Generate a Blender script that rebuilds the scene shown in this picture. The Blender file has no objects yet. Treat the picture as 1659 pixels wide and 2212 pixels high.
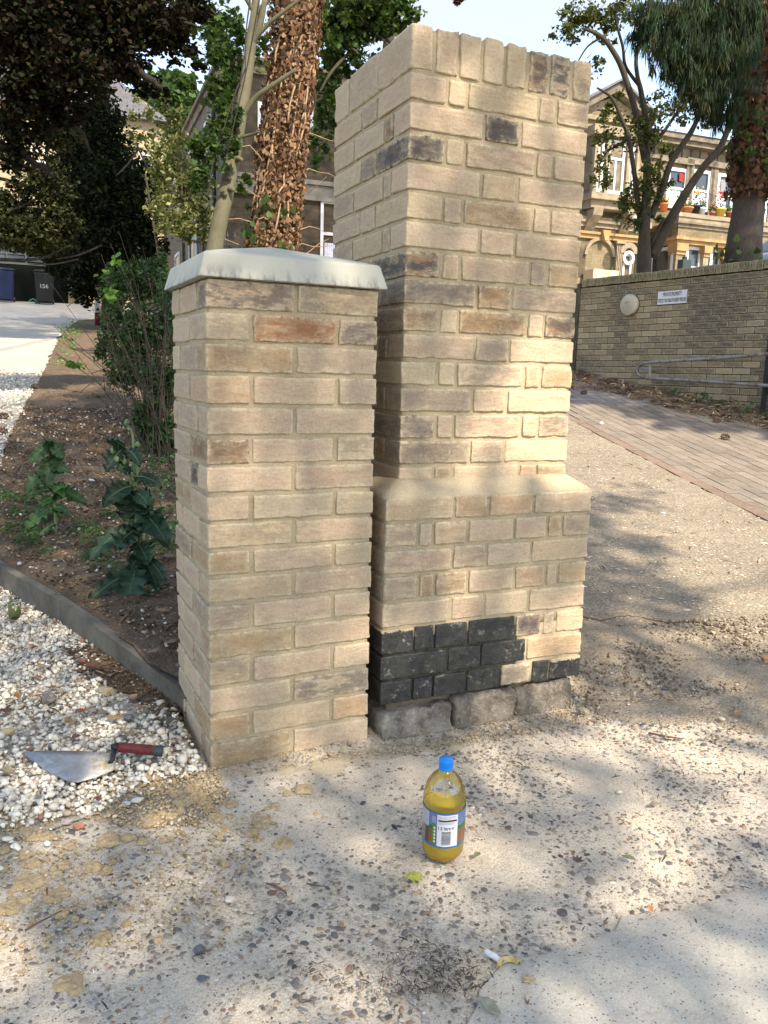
import bpy, bmesh, math, random
import numpy as np
from mathutils import Vector, Matrix, noise as mnoise
from mathutils.geometry import delaunay_2d_cdt

random.seed(7); RNG = np.random.default_rng(7)
SC = bpy.context.scene
COL = SC.collection
R = math.radians

# ------------------------------------------------------------------ camera
CAM = np.array([-0.46520, -1.99219, 1.03893]); YAW, PIT, ROL = 0.445682, -0.169584, 0.026800
FPX, CX, CY = 1756.678, 829.5, 1106.0            # focal length in units of a 1659 x 2212 picture
def cam_axes():
    cy, sy, cp, sp = math.cos(YAW), math.sin(YAW), math.cos(PIT), math.sin(PIT)
    f = np.array([sy*cp, cy*cp, sp]); r = np.array([cy, -sy, 0.]); u = np.cross(r, f)
    c, s = math.cos(ROL), math.sin(ROL)
    return np.array([c*r+s*u, -s*r+c*u, f])
MC = cam_axes()
cd = bpy.data.cameras.new('camera'); cam = bpy.data.objects.new('camera', cd); COL.objects.link(cam)
cam.matrix_world = Matrix([[MC[0][i], MC[1][i], -MC[2][i], CAM[i]] for i in range(3)] + [[0, 0, 0, 1]])
cd.sensor_fit = 'VERTICAL'; cd.sensor_height = 36; cd.lens = 36*FPX/2212
cd.clip_start = 0.05; cd.clip_end = 900
SC.camera = cam

# ------------------------------------------------------------------ world, sun, exposure
SUN_AZ, SUN_EL = R(174), R(45)
SDIR = np.array([math.sin(SUN_AZ)*math.cos(SUN_EL), math.cos(SUN_AZ)*math.cos(SUN_EL), math.sin(SUN_EL)])
w = bpy.data.worlds.new('World'); SC.world = w; w.use_nodes = True
nt = w.node_tree; nt.nodes.clear()
sky = nt.nodes.new('ShaderNodeTexSky'); sky.sky_type = 'NISHITA'; sky.sun_disc = False
sky.sun_elevation = SUN_EL; sky.sun_rotation = SUN_AZ; sky.air_density = 1.0; sky.dust_density = 0.9; sky.ozone_density = 1.0
tc = nt.nodes.new('ShaderNodeTexCoord'); mp = nt.nodes.new('ShaderNodeMapping'); mp.inputs['Scale'].default_value = (1.5, 1.5, 4.2)
mp.inputs['Location'].default_value = (0.3, 0.1, 0.2)
no = nt.nodes.new('ShaderNodeTexNoise'); no.inputs['Scale'].default_value = 1.9; no.inputs['Detail'].default_value = 7; no.inputs['Roughness'].default_value = 0.55
rp = nt.nodes.new('ShaderNodeValToRGB'); rp.color_ramp.elements[0].position = 0.46; rp.color_ramp.elements[0].color = (.30, .30, .30, 1); rp.color_ramp.elements[1].position = 0.70
mx = nt.nodes.new('ShaderNodeMix'); mx.data_type = 'RGBA'; mx.inputs[7].default_value = (1.62, 1.56, 1.52, 1)
ml = nt.nodes.new('ShaderNodeMath'); ml.operation = 'MULTIPLY'; ml.inputs[1].default_value = 0.8
bg = nt.nodes.new('ShaderNodeBackground'); bg.inputs['Strength'].default_value = 0.15
wo = nt.nodes.new('ShaderNodeOutputWorld')
L = nt.links.new
L(tc.outputs['Generated'], mp.inputs['Vector']); L(mp.outputs[0], no.inputs['Vector']); L(no.outputs['Fac'], rp.inputs['Fac'])
L(rp.outputs['Color'], ml.inputs[0]); L(ml.outputs[0], mx.inputs['Factor']); L(sky.outputs[0], mx.inputs[6])
L(mx.outputs[2], bg.inputs['Color']); L(bg.outputs[0], wo.inputs['Surface'])
sl = bpy.data.lights.new('sun', 'SUN'); so = bpy.data.objects.new('sun', sl); COL.objects.link(so)
sl.energy = 2.5; sl.angle = R(0.55); sl.color = (1.0, 0.89, 0.74)
so.rotation_euler = Vector(SDIR.tolist()).to_track_quat('Z', 'Y').to_euler(); so.location = (0, -20, 20)
SC.view_settings.view_transform = 'Standard'; SC.view_settings.look = 'None'
SC.view_settings.exposure = 1.93; SC.view_settings.gamma = 1; SC.view_settings.use_curve_mapping = False
SC.render.engine = 'CYCLES'
SC.cycles.max_bounces = 6; SC.cycles.transparent_max_bounces = 12

# ------------------------------------------------------------------ helpers: points
def ray(px, py):
    return np.array([(px-CX)/FPX, -(py-CY)/FPX, 1.0]) @ MC
def at(px, py, D):
    return CAM + ray(px, py)*D
def tps_fit(P):
    P = np.array(P, float); n = len(P)
    d = np.linalg.norm(P[:, None, :2]-P[None, :, :2], axis=2)
    K = np.where(d > 0, d*d*np.log(d+1e-12), 0) + np.eye(n)*0.02
    A = np.zeros((n+3, n+3)); A[:n, :n] = K; A[:n, n] = 1; A[:n, n+1:] = P[:, :2]; A[n:, :n] = A[:n, n:].T
    s = np.linalg.solve(A, np.r_[P[:, 2], 0, 0, 0])
    def f(x, y):
        x = np.asarray(x, float); y = np.asarray(y, float); sh = x.shape; x = x.ravel(); y = y.ravel()
        out = np.empty(len(x))
        for i in range(0, len(x), 20000):
            q = np.stack([x[i:i+20000], y[i:i+20000]], 1)
            d = np.linalg.norm(q[:, None]-P[None, :, :2], axis=2)
            out[i:i+20000] = np.where(d > 0, d*d*np.log(d+1e-12), 0) @ s[:n] + s[n] + q @ s[n+1:]
        return out.reshape(sh)
    return f
H0 = tps_fit([(-3, -2.5, -.08), (0, -2.5, -.07), (3, -2.5, -.05), (-2, -1, -.04), (.38, -.57, -.02), (-.5, -.7, -.03), (1.5, -.9, -.01),
    (0, 0, -.005), (.452, 0, .015), (.5, -.03, -.008), (1.19, -.05, .0), (-.5, .25, 0), (-.3, 1., .02), (-.55, 2.05, .035), (-1.2, 1.6, .03), (-2, 0, 0),
    (.2, 1.44, .06), (.9, 1.2, .06), (-.46, 3.8, .37), (-1.5, 3.8, .36), (-.2, 6.4, .67), (.15, 9.5, 1.0), (1.5, 20, 2.12), (-3, 10, 1.05), (-4, 20, 2.1), (-3, 27, 2.8), (1.3, 28, 3.0),
    (1, 3, .28), (2, 8, .85), (2.7, 0.6, .08), (3.5, -.6, .05), (3, 2.2, .25), (4, 4, .48), (4.2, 1.5, .2), (5, 6.2, .8), (6.84, 7.25, 1.13), (7.16, 4.5, .73), (7.4, 2, .42), (6, 3.2, .5), (6.8, 9, 1.35), (5, 12, 1.5), (12, 0, .4), (5, 28, 3.0), (9, -2, .1)])
def H(x, y):
    x = np.asarray(x, float); y = np.asarray(y, float)
    xc = np.clip(x, -6, 14); yc = np.clip(y, -5, 30)
    return H0(xc, yc) + 0.02*(x-xc)*0 + np.maximum(y-30, 0)*0.02
def hit(px, py, off=0.0, fn=None):
    d = ray(px, py); f = fn or H
    a, b = 0.3, 60.0
    ts = np.linspace(a, b, 1200); P = CAM[None] + d[None]*ts[:, None]
    dz = P[:, 2] - (f(P[:, 0], P[:, 1]) + off)
    k = np.argmax(dz < 0)
    if not (dz < 0).any(): return P[-1]
    lo, hi = ts[max(k-1, 0)], ts[k]
    for _ in range(30):
        m = (lo+hi)/2; p = CAM+d*m
        if p[2] > float(f(p[0], p[1]))+off: lo = m
        else: hi = m
    return CAM+d*lo
KERB = [(0.0, .40), (-.26, 1.3), (-.49, 2.02), (-.78, 2.8)]
def Hbed(x, y):
    y = np.asarray(y, float)
    return H(x, y) + 0.015 + 0.075*np.clip((3.7-y)/1.4, 0, 1)

# ------------------------------------------------------------------ helpers: objects
def tag(o, label=None, cat=None, group=None, kind=None):
    if label: o['label'] = label
    if cat: o['category'] = cat
    if group: o['group'] = group
    if kind: o['kind'] = kind
    return o
def thing(name, label, cat, loc=(0, 0, 0), rz=0, group=None):
    o = bpy.data.objects.new(name, None); COL.objects.link(o)
    o.location = loc; o.rotation_euler = (0, 0, rz); o.empty_display_size = .1
    return tag(o, label, cat, group)
def fastmesh(name, V, F, cols=None, smooth=False, edgecols=None):
    """V (n,3); F (m,k) uniform polygons"""
    V = np.asarray(V, np.float32); F = np.asarray(F, np.int32); m, k = F.shape
    me = bpy.data.meshes.new(name)
    me.vertices.add(len(V)); me.vertices.foreach_set('co', V.ravel())
    me.loops.add(m*k); me.loops.foreach_set('vertex_index', F.ravel())
    me.polygons.add(m); me.polygons.foreach_set('loop_start', np.arange(0, m*k, k, dtype=np.int32))
    try: me.polygons.foreach_set('loop_total', np.full(m, k, np.int32))
    except Exception: pass
    if smooth: me.polygons.foreach_set('use_smooth', np.ones(m, bool))
    if cols is not None:
        a = me.color_attributes.new('Col', 'FLOAT_COLOR', 'POINT')
        c = np.ones((len(V), 4), np.float32); c[:, :3] = cols; a.data.foreach_set('color', c.ravel())
    me.update(calc_edges=True); me.validate()
    return me
def link(name, me, mat, parent=None, loc=None):
    o = bpy.data.objects.new(name, me); COL.objects.link(o)
    if mat is not None and len(me.materials) == 0: me.materials.append(mat)
    if parent is not None: o.parent = parent
    if loc is not None: o.location = loc
    return o
def loc_of(parent, P):
    """world points into the parent's frame (parent: Empty with location and rz only)"""
    if parent is None: return np.asarray(P, float)
    a = -parent.rotation_euler[2]; c, s = math.cos(a), math.sin(a)
    q = np.asarray(P, float) - np.array(parent.location)
    return np.stack([c*q[..., 0]-s*q[..., 1], s*q[..., 0]+c*q[..., 1], q[..., 2]], -1)
class MB:
    """collects boxes, tubes, prisms in one mesh"""
    def __init__(s): s.V = []; s.F = []
    def add(s, V, F):
        n = len(s.V); s.V += [tuple(v) for v in V]; s.F += [tuple(n+i for i in f) for f in F]; return s
    def box(s, x0, x1, y0, y1, z0, z1):
        V = [(x, y, z) for z in (z0, z1) for y in (y0, y1) for x in (x0, x1)]
        return s.add(V, [(0, 2, 3, 1), (4, 5, 7, 6), (0, 1, 5, 4), (2, 6, 7, 3), (0, 4, 6, 2), (1, 3, 7, 5)])
    def prism(s, poly, h0, h1, axis='y'):
        """poly in the two other axes, extruded along axis"""
        n = len(poly)
        def mk(p, h): return {'y': (p[0], h, p[1]), 'x': (h, p[0], p[1]), 'z': (p[0], p[1], h)}[axis]
        V = [mk(p, h0) for p in poly] + [mk(p, h1) for p in poly]
        F = [tuple(range(n)), tuple(range(2*n-1, n-1, -1))] + [(i, n+i, n+(i+1) % n, (i+1) % n) for i in range(n)]
        return s.add(V, F)
    def tube(s, pts, rad, sides=8, caps=True):
        pts = [np.array(p, float) for p in pts]; n = len(pts)
        if not hasattr(rad, '__len__'): rad = [rad]*n
        V = []; prev = None
        for i, p in enumerate(pts):
            t = pts[min(i+1, n-1)]-pts[max(i-1, 0)]; t = t/(np.linalg.norm(t)+1e-9)
            if prev is None:
                a = np.array([0, 0, 1.]) if abs(t[2]) < .9 else np.array([1., 0, 0]); u = np.cross(t, a)
            else: u = prev - t*np.dot(prev, t)
            u = u/(np.linalg.norm(u)+1e-9); prev = u; v = np.cross(t, u)
            for k in range(sides):
                a = 2*math.pi*k/sides; V.append(p + rad[i]*(math.cos(a)*u+math.sin(a)*v))
        F = [(i*sides+k, i*sides+(k+1) % sides, (i+1)*sides+(k+1) % sides, (i+1)*sides+k) for i in range(n-1) for k in range(sides)]
        if caps: F += [tuple(range(sides-1, -1, -1)), tuple((n-1)*sides+k for k in range(sides))]
        return s.add(V, F)
    def lathe(s, prof, seg=24, c=(0, 0, 0)):
        V = []; n = len(prof)
        for r, z in prof:
            for k in range(seg):
                a = 2*math.pi*k/seg; V.append((c[0]+r*math.cos(a), c[1]+r*math.sin(a), c[2]+z))
        F = [(i*seg+k, i*seg+(k+1) % seg, (i+1)*seg+(k+1) % seg, (i+1)*seg+k) for i in range(n-1) for k in range(seg)]
        F += [tuple(range(seg-1, -1, -1)), tuple((n-1)*seg+k for k in range(seg))]
        return s.add(V, F)
    def build(s, name, mat, parent=None, smooth=False, world=False, loc=None, angle=None, bevel=0):
        V = s.V
        if world and parent is not None: V = [tuple(v) for v in loc_of(parent, np.array(V))]
        me = bpy.data.meshes.new(name); me.from_pydata([tuple(map(float, v)) for v in V], [], s.F); me.update()
        if smooth: me.polygons.foreach_set('use_smooth', [True]*len(me.polygons))
        o = link(name, me, mat, parent, loc)
        if bevel:
            b = o.modifiers.new('bevel', 'BEVEL'); b.width = bevel; b.segments = 2; b.limit_method = 'ANGLE'; b.angle_limit = R(40)
        return o
def rand_rot(n, up=0.0, rng=RNG):
    nrm = rng.normal(size=(n, 3)); nrm[:, 2] = np.abs(nrm[:, 2])*(1+up) + up*0.5
    nrm /= np.linalg.norm(nrm, axis=1)[:, None]
    a = rng.normal(size=(n, 3)); x = np.cross(a, nrm); x /= np.linalg.norm(x, axis=1)[:, None]; y = np.cross(nrm, x)
    return np.stack([x, y, nrm], 2)      # columns
def scatter(name, T, F, pos, rot, scl, mat, parent=None, cols=None, smooth=False):
    T = np.asarray(T, float); F = np.asarray(F, int); pos = np.asarray(pos, float); n, k = len(pos), len(T)
    scl = np.asarray(scl, float)
    if scl.ndim == 1: scl = np.repeat(scl[:, None], 3, 1)
    V = np.einsum('nij,nkj->nki', rot, T[None]*scl[:, None, :]) + pos[:, None, :]
    if parent is not None: V = loc_of(parent, V)
    FF = (F[None] + (np.arange(n)*k)[:, None, None]).reshape(-1, F.shape[1])
    c = None if cols is None else np.repeat(np.asarray(cols), k, 0)
    return link(name, fastmesh(name, V.reshape(-1, 3), FF, c, smooth), mat, parent)
# templates
LEAF4 = (np.array([(0, -.5, 0), (.32, -.05, .06), (0, .5, 0), (-.32, -.05, .06)]), np.array([(0, 1, 2), (0, 2, 3)]))
LEAF6 = (np.array([(0, -.5, 0), (.28, -.25, .07), (.27, .12, .07), (0, .5, -.04), (-.27, .12, .07), (-.28, -.25, .07), (0, -.05, 0)]),
         np.array([(6, 0, 1), (6, 1, 2), (6, 2, 3), (6, 3, 4), (6, 4, 5), (6, 5, 0)]))
def maple(n=5):
    pts = [(0, -.42, 0)]; angs = [-65, -30, 0, 38, 62, 90, 118, 142, 180, 210, 245]; rad = [.30, .20, .46, .24, .46, .27, .55, .27, .46, .24, .46]
    P = [(0, -.05, 0), (0, -.34, .0)]
    seq = [(-50, .33), (-25, .22), (8, .47), (30, .26), (48, .46), (70, .27), (90, .56), (110, .27), (132, .46), (150, .26), (172, .47), (205, .22), (230, .33)]
    for a, r in seq: P.append((r*math.cos(R(a)), r*math.sin(R(a)), .05*math.sin(a)*.8))
    F = [(0, i, i+1) for i in range(1, len(P)-1)] + [(0, len(P)-1, 1)]
    return np.array(P), np.array(F)
MAPLE = maple()
def ico():
    t = (1+5**.5)/2; V = np.array([(-1, t, 0), (1, t, 0), (-1, -t, 0), (1, -t, 0), (0, -1, t), (0, 1, t), (0, -1, -t), (0, 1, -t), (t, 0, -1), (t, 0, 1), (-t, 0, -1), (-t, 0, 1)], float)
    V /= np.linalg.norm(V[0])*2
    F = np.array([(0, 11, 5), (0, 5, 1), (0, 1, 7), (0, 7, 10), (0, 10, 11), (1, 5, 9), (5, 11, 4), (11, 10, 2), (10, 7, 6), (7, 1, 8), (3, 9, 4), (3, 4, 2), (3, 2, 6), (3, 6, 8), (3, 8, 9), (4, 9, 5), (2, 4, 11), (6, 2, 10), (8, 6, 7), (9, 8, 1)])
    return V, F
ICO = ico()
def jit_ico(seed, a=.18):
    r = np.random.default_rng(seed); V = ICO[0]*(1+r.uniform(-a, a, (12, 1)))+r.uniform(-a*.3, a*.3, (12, 3)); return V, ICO[1]
def dome():
    V = []
    for r, z, o in ((.5, -.08, 0), (.36, .13, .3)):
        for k in range(7): V.append((r*math.cos(2*math.pi*k/7+o)*(1+.15*math.sin(3.1*k+o)), r*math.sin(2*math.pi*k/7+o), z))
    V.append((0, 0, .2)); F = []
    for k in range(7):
        a, b = k, (k+1) % 7; F += [(a, b, 7+a), (b, 7+b, 7+a), (7+a, 7+b, 14)]
    return np.array(V), np.array(F)
DOME = dome()

# ------------------------------------------------------------------ helpers: materials
class Mat:
    def __init__(s, name, rough=.8, spec=.3):
        s.m = bpy.data.materials.new(name); s.m.use_nodes = True; s.nt = s.m.node_tree
        s.b = s.nt.nodes['Principled BSDF']; s.b.inputs['Roughness'].default_value = rough
        s.b.inputs['Specular IOR Level'].default_value = spec; s._tc = None
    def n(s, t, **k):
        x = s.nt.nodes.new('ShaderNode'+t)
        for a, b in k.items(): setattr(x, a, b)
        return x
    def l(s, a, b): s.nt.links.new(a, b)
    def coord(s, kind='Object'):
        if s._tc is None: s._tc = s.n('TexCoord')
        return s._tc.outputs[kind]
    def mapping(s, v, scale=(1, 1, 1), loc=None):
        m = s.n('Mapping'); m.inputs['Scale'].default_value = scale; s.l(v, m.inputs['Vector'])
        if loc is not None:
            if hasattr(loc, 'links'): s.l(loc, m.inputs['Location'])
            else: m.inputs['Location'].default_value = loc
        return m.outputs[0]
    def noise(s, v, scale, detail=4, rough=.55, dist=0):
        x = s.n('TexNoise'); x.inputs['Scale'].default_value = scale; x.inputs['Detail'].default_value = detail
        x.inputs['Roughness'].default_value = rough; x.inputs['Distortion'].default_value = dist; s.l(v, x.inputs['Vector']); return x.outputs['Fac']
    def voro(s, v, scale, feature='F1', out='Distance'):
        x = s.n('TexVoronoi'); x.feature = feature; x.inputs['Scale'].default_value = scale; s.l(v, x.inputs['Vector']); return x.outputs[out]
    def ramp(s, f, stops):
        x = s.n('ValToRGB'); cr = x.color_ramp
        while len(cr.elements) < len(stops): cr.elements.new(.5)
        for e, (p, c) in zip(cr.elements, stops):
            e.position = p; e.color = (c, c, c, 1) if not hasattr(c, '__len__') else (*c, 1)
        s.l(f, x.inputs['Fac']); return x.outputs['Color']
    def mix(s, f, a, b, blend='MIX'):
        x = s.n('Mix', data_type='RGBA', blend_type=blend)
        for i, v in ((0, f), (6, a), (7, b)):
            if hasattr(v, 'links'): s.l(v, x.inputs[i])
            elif i == 0: x.inputs[0].default_value = v
            else: x.inputs[i].default_value = (*v, 1) if hasattr(v, '__len__') else (v, v, v, 1)
        return x.outputs[2]
    def math(s, op, a, b=0.0):
        x = s.n('Math', operation=op)
        for i, v in ((0, a), (1, b)):
            if hasattr(v, 'links'): s.l(v, x.inputs[i])
            else: x.inputs[i].default_value = v
        return x.outputs[0]
    def bump(s, h, strength=.3, dist=.01, prev=None):
        x = s.n('Bump'); x.inputs['Strength'].default_value = strength; x.inputs['Distance'].default_value = dist
        s.l(h, x.inputs['Height'])
        if prev is not None: s.l(prev, x.inputs['Normal'])
        return x.outputs[0]
    def done(s, color=None, normal=None, rough=None):
        if color is not None:
            if hasattr(color, 'links'): s.l(color, s.b.inputs['Base Color'])
            else: s.b.inputs['Base Color'].default_value = (*color, 1)
        if normal is not None: s.l(normal, s.b.inputs['Normal'])
        if rough is not None: s.l(rough, s.b.inputs['Roughness'])
        return s.m
def lin(r, g, b, k=1.0):
    f = lambda c: (c/255/12.92 if c/255 <= .04045 else ((c/255+.055)/1.055)**2.4)
    return (f(r)*k, f(g)*k, f(b)*k)
def plain(name, col, rough=.7, var=.12, scale=14, bumpy=.15, dist=.004, spec=.3, metal=0):
    m = Mat(name, rough, spec); v = m.coord(); n1 = m.noise(v, scale, 5); n2 = m.noise(v, scale*7, 3)
    c = m.mix(m.ramp(n1, [(.3, 0), (.7, 1)]), tuple(x*(1-var) for x in col), tuple(min(1, x*(1+var)) for x in col))
    m.b.inputs['Metallic'].default_value = metal
    return m.done(c, m.bump(n2, bumpy, dist))
def colmat(name, rough=.8, spec=.3, fine=60, var=.15, bumpy=.3, dist=.002):
    """colour from the mesh's own colour attribute (a colour per pebble, leaf ...)"""
    m = Mat(name, rough, spec); a = m.n('VertexColor', layer_name='Col'); v = m.coord(); n = m.noise(v, fine, 4)
    c = m.mix(1.0, a.outputs['Color'], m.ramp(n, [(.25, 1-var), (.75, 1+var)]), 'MULTIPLY')
    return m.done(c, m.bump(n, bumpy, dist))
def leafmat(name, trans=.35, rough=.5, spec=.35):
    m = Mat(name, rough, spec); a = m.n('VertexColor', layer_name='Col'); v = m.coord(); n = m.noise(v, 35, 3)
    c = m.mix(1.0, a.outputs['Color'], m.ramp(n, [(.25, .8), (.75, 1.2)]), 'MULTIPLY')
    m.done(c)
    t = m.n('BsdfTranslucent'); m.l(m.mix(1.0, c, (1.25, 1.35, .6), 'MULTIPLY'), t.inputs['Color'])
    x = m.n('MixShader'); x.inputs[0].default_value = trans; m.l(m.b.outputs[0], x.inputs[1]); m.l(t.outputs[0], x.inputs[2])
    m.l(x.outputs[0], m.nt.nodes['Material Output'].inputs['Surface']); return m.m

def make_brick_mat(name, bump=1.0, smear=(.49, .405, .27)):
    m = Mat(name, .92, .15); oi = m.n('ObjectInfo'); v = m.coord(); ea = m.n('VertexColor', layer_name='Col')
    off = m.n('CombineXYZ'); r20 = m.math('MULTIPLY', oi.outputs['Random'], 37.0)
    for i in range(3): m.l(r20, off.inputs[i])
    p = m.mapping(v, (1, 1, 1), off.outputs[0])
    ps = m.mapping(v, (1, 1, 5), off.outputs[0]); pl_ = m.mapping(v, (.6, .6, 1.6), off.outputs[0])
    big = m.noise(pl_, 22, 6, .68); lines = m.noise(ps, 26, 5, .65); fine = m.noise(p, 130, 5, .7); grain = m.noise(p, 500, 2); pit = m.noise(p, 75, 4, .8)
    c = m.mix(m.ramp(big, [(.46, 0), (.66, .5)]), oi.outputs['Color'], smear)
    c = m.mix(m.ramp(lines, [(.50, 0), (.70, .5)]), c, m.mix(1.0, oi.outputs['Color'], (.72, .66, .60), 'MULTIPLY'))
    c = m.mix(m.ramp(m.noise(p, 55, 6, .75), [(.58, 0), (.68, .5)]), c, (.55, .48, .35))
    sm = m.noise(pl_, 30, 7, .75)
    sf = m.math('MULTIPLY', m.ramp(sm, [(.44, 0), (.53, 1)]), oi.outputs['Alpha'])
    c = m.mix(sf, c, (.085, .076, .072))
    # lips of mortar left along the arrises
    ef = m.math('MULTIPLY', ea.outputs['Color'], m.ramp(m.noise(p, 60, 5, .75), [(.40, 0), (.56, .8)]))
    c = m.mix(ef, c, (.54, .45, .30))
    c = m.mix(1.0, c, m.ramp(fine, [(.25, .82), (.75, 1.16)]), 'MULTIPLY')
    c = m.mix(m.ramp(pit, [(.69, 0), (.73, .65)]), c, (.13, .10, .075))
    nb = m.bump(lines, .5*bump, .004); nb = m.bump(fine, .7*bump, .003, nb); nb = m.bump(grain, .35*bump, .001, nb); nb = m.bump(big, .6*bump, .007, nb); nb = m.bump(m.ramp(pit, [(.66, 1), (.73, 0)]), .5*bump, .003, nb)
    return m.done(c, nb)
def make_mortar(name, col, dark, rough=.95):
    m = Mat(name, rough, .15); v = m.coord(); a = m.noise(v, 7, 5); b = m.noise(v, 240, 4, .7); d = m.noise(v, 60, 4)
    c = m.mix(m.ramp(a, [(.3, 0), (.7, 1)]), dark, col)
    c = m.mix(1.0, c, m.ramp(b, [(.25, .72), (.75, 1.22)]), 'MULTIPLY')
    nb = m.bump(b, .7, .0022); nb = m.bump(d, .5, .005, nb)
    return m.done(c, nb)
M_BRICK = make_brick_mat('handmade_buff_brick')
M_MORT = make_mortar('sandy_mortar', (.46, .37, .24), (.36, .285, .18))
M_FLAUNCH = make_mortar('smoothed_sandy_mortar', (.47, .385, .255), (.38, .30, .195))
def make_tar():
    m = Mat('black_tar_paint', .4, .5); v = m.coord(); oi = m.n('ObjectInfo'); ea = m.n('VertexColor', layer_name='Col')
    off = m.n('CombineXYZ'); r20 = m.math('MULTIPLY', oi.outputs['Random'], 41.0)
    for i in range(3): m.l(r20, off.inputs[i])
    p = m.mapping(v, (1, 1, 1), off.outputs[0])
    sx = m.n('SeparateXYZ'); m.l(v, sx.inputs[0]); n1 = m.noise(p, 60, 6, .75); n2 = m.noise(p, 24, 7, .8); n3 = m.noise(p, 300, 4, .7); n4 = m.noise(p, 38, 7, .85)
    c = m.mix(m.ramp(n2, [(.42, 0), (.66, .8)]), (.013, .014, .016), (.055, .052, .034))
    c = m.mix(m.ramp(n4, [(.57, 0), (.62, 1)]), c, (.22, .20, .165))
    c = m.mix(m.math('MULTIPLY', ea.outputs['Color'], m.ramp(n1, [(.50, 0), (.68, .6)])), c, (.13, .11, .075))
    z = m.math('ADD', sx.outputs[2], m.math('MULTIPLY', m.math('SUBTRACT', n1, .5), .042))
    lim = m.math('SUBTRACT', .060, m.math('MULTIPLY', oi.outputs['Alpha'], .055))
    f = m.math('GREATER_THAN', z, lim); c = m.mix(f, c, (.44, .35, .22))
    c = m.mix(1., c, m.ramp(n3, [(.3, .7), (.7, 1.4)]), 'MULTIPLY')
    m.l(m.math('ADD', m.math('MULTIPLY', f, .5), .36), m.b.inputs['Roughness'])
    nb = m.bump(n1, .8, .005); nb = m.bump(n3, .5, .0015, nb); nb = m.bump(n2, .6, .008, nb)
    return m.done(c, nb)
M_TAR = make_tar()
M_TARJ = plain('dirty_black_joint', (.05, .046, .032), .9, .5, 40, .6)
M_CAST = None
def make_cast():
    m = Mat('pale_cast_stone', .75, .3); v = m.coord(); a = m.noise(v, 6, 5); b = m.noise(v, 130, 4, .6); g = m.noise(m.mapping(v, (14, 14, 3)), 3, 6, .75)
    sx = m.n('SeparateXYZ'); m.l(v, sx.inputs[0])
    c = m.mix(m.ramp(a, [(.3, 0), (.7, 1)]), (.39, .375, .305), (.45, .43, .355))
    low = m.ramp(sx.outputs[2], [(.0, 1), (.035, 0)])
    c = m.mix(m.math('MULTIPLY', m.ramp(g, [(.48, 0), (.60, .8)]), low), c, (.13, .13, .115))
    c = m.mix(m.ramp(m.noise(v, 300, 2), [(.70, 0), (.78, .4)]), c, (.2, .2, .18))
    return m.done(c, m.bump(b, .3, .0015))
M_CAST = make_cast()

def make_ground(name, c1, c2, c3, grav=260, bump=.6, speck=None, scale=3.0, rough=.95, d=.004):
    m = Mat(name, rough, .2); v = m.coord(); a = m.noise(v, scale, 6, .6); b = m.noise(v, scale*14, 6, .7); e = m.noise(v, 220, 4, .7)
    c = m.mix(m.ramp(a, [(.35, 0), (.65, 1)]), c1, c2)
    c = m.mix(m.ramp(b, [(.48, 0), (.72, .8)]), c, c3)
    c = m.mix(1.0, c, m.ramp(e, [(.25, .75), (.75, 1.25)]), 'MULTIPLY')
    vd = m.voro(v, grav); vc = m.voro(v, grav, out='Color')
    if speck:
        g = m.n('SeparateXYZ'); m.l(vc, g.inputs[0])
        for i, (lo, col) in enumerate(speck):
            f = m.math('MULTIPLY', m.math('GREATER_THAN', g.outputs[i % 3], lo), m.math('LESS_THAN', vd, .34))
            c = m.mix(f, c, col)
    nb = m.bump(vd, bump*.7, d); nb = m.bump(b, bump*.6, d*2.5, nb); nb = m.bump(e, bump*.4, .0015, nb)
    return m.done(c, nb)
M_APRON = make_ground('worn_exposed_aggregate_concrete', (.475, .41, .315), (.535, .46, .355), (.375, .32, .245), 210, .5, [(.50, (.27, .25, .225)), (.62, (.40, .31, .22)), (.74, (.60, .54, .45))], 2.2)
M_SMOOTHC = make_ground('smoother_concrete', (.44, .40, .325), (.50, .45, .365), (.37, .33, .265), 170, .25, [(.86, (.16, .165, .17)), (.93, (.30, .2, .13))], 2.4)
M_DRIVE = make_ground('tan_gravel_concrete', (.245, .195, .135), (.30, .245, .17), (.185, .145, .10), 70, 1., [(.45, (.36, .30, .215)), (.6, (.13, .11, .09)), (.72, (.42, .36, .28))], 1.3, d=.006)
M_EARTH = make_ground('sandy_dusty_earth', (.33, .26, .175), (.41, .33, .23), (.20, .155, .105), 130, .8, [(.75, (.45, .40, .32)), (.8, (.16, .14, .12))], 2.6, d=.008)
M_SOIL = make_ground('brown_garden_soil', (.125, .085, .05), (.18, .125, .075), (.08, .055, .034), 70, 1., [(.85, (.25, .19, .13)), (.93, (.42, .38, .32))], 3.5, d=.012)
M_WGRAV = make_ground('white_limestone_gravel_bed', (.42, .375, .30), (.48, .43, .355), (.32, .275, .21), 75, 1., [(.3, (.56, .515, .44)), (.75, (.42, .37, .30)), (.93, (.28, .19, .13))], 2, d=.010)
M_PAVEJ = make_ground('paver_joint_sand', (.20, .16, .12), (.23, .19, .14), (.16, .13, .10), 200, .5)
M_COL = colmat('pebble_colours'); M_STONEW = colmat('white_gravel_colours', .75, .3, 90, .12, .25)
M_LITTER = colmat('dead_plant_litter', .9, .1, 120, .2)
M_LEAF = leafmat('green_leaf', .35, .65, .2); M_DARKLEAF = leafmat('dark_leaf', .12, .85, .08); M_IVYDEAD = leafmat('dead_ivy_leaf', .25, .7, .2)

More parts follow.
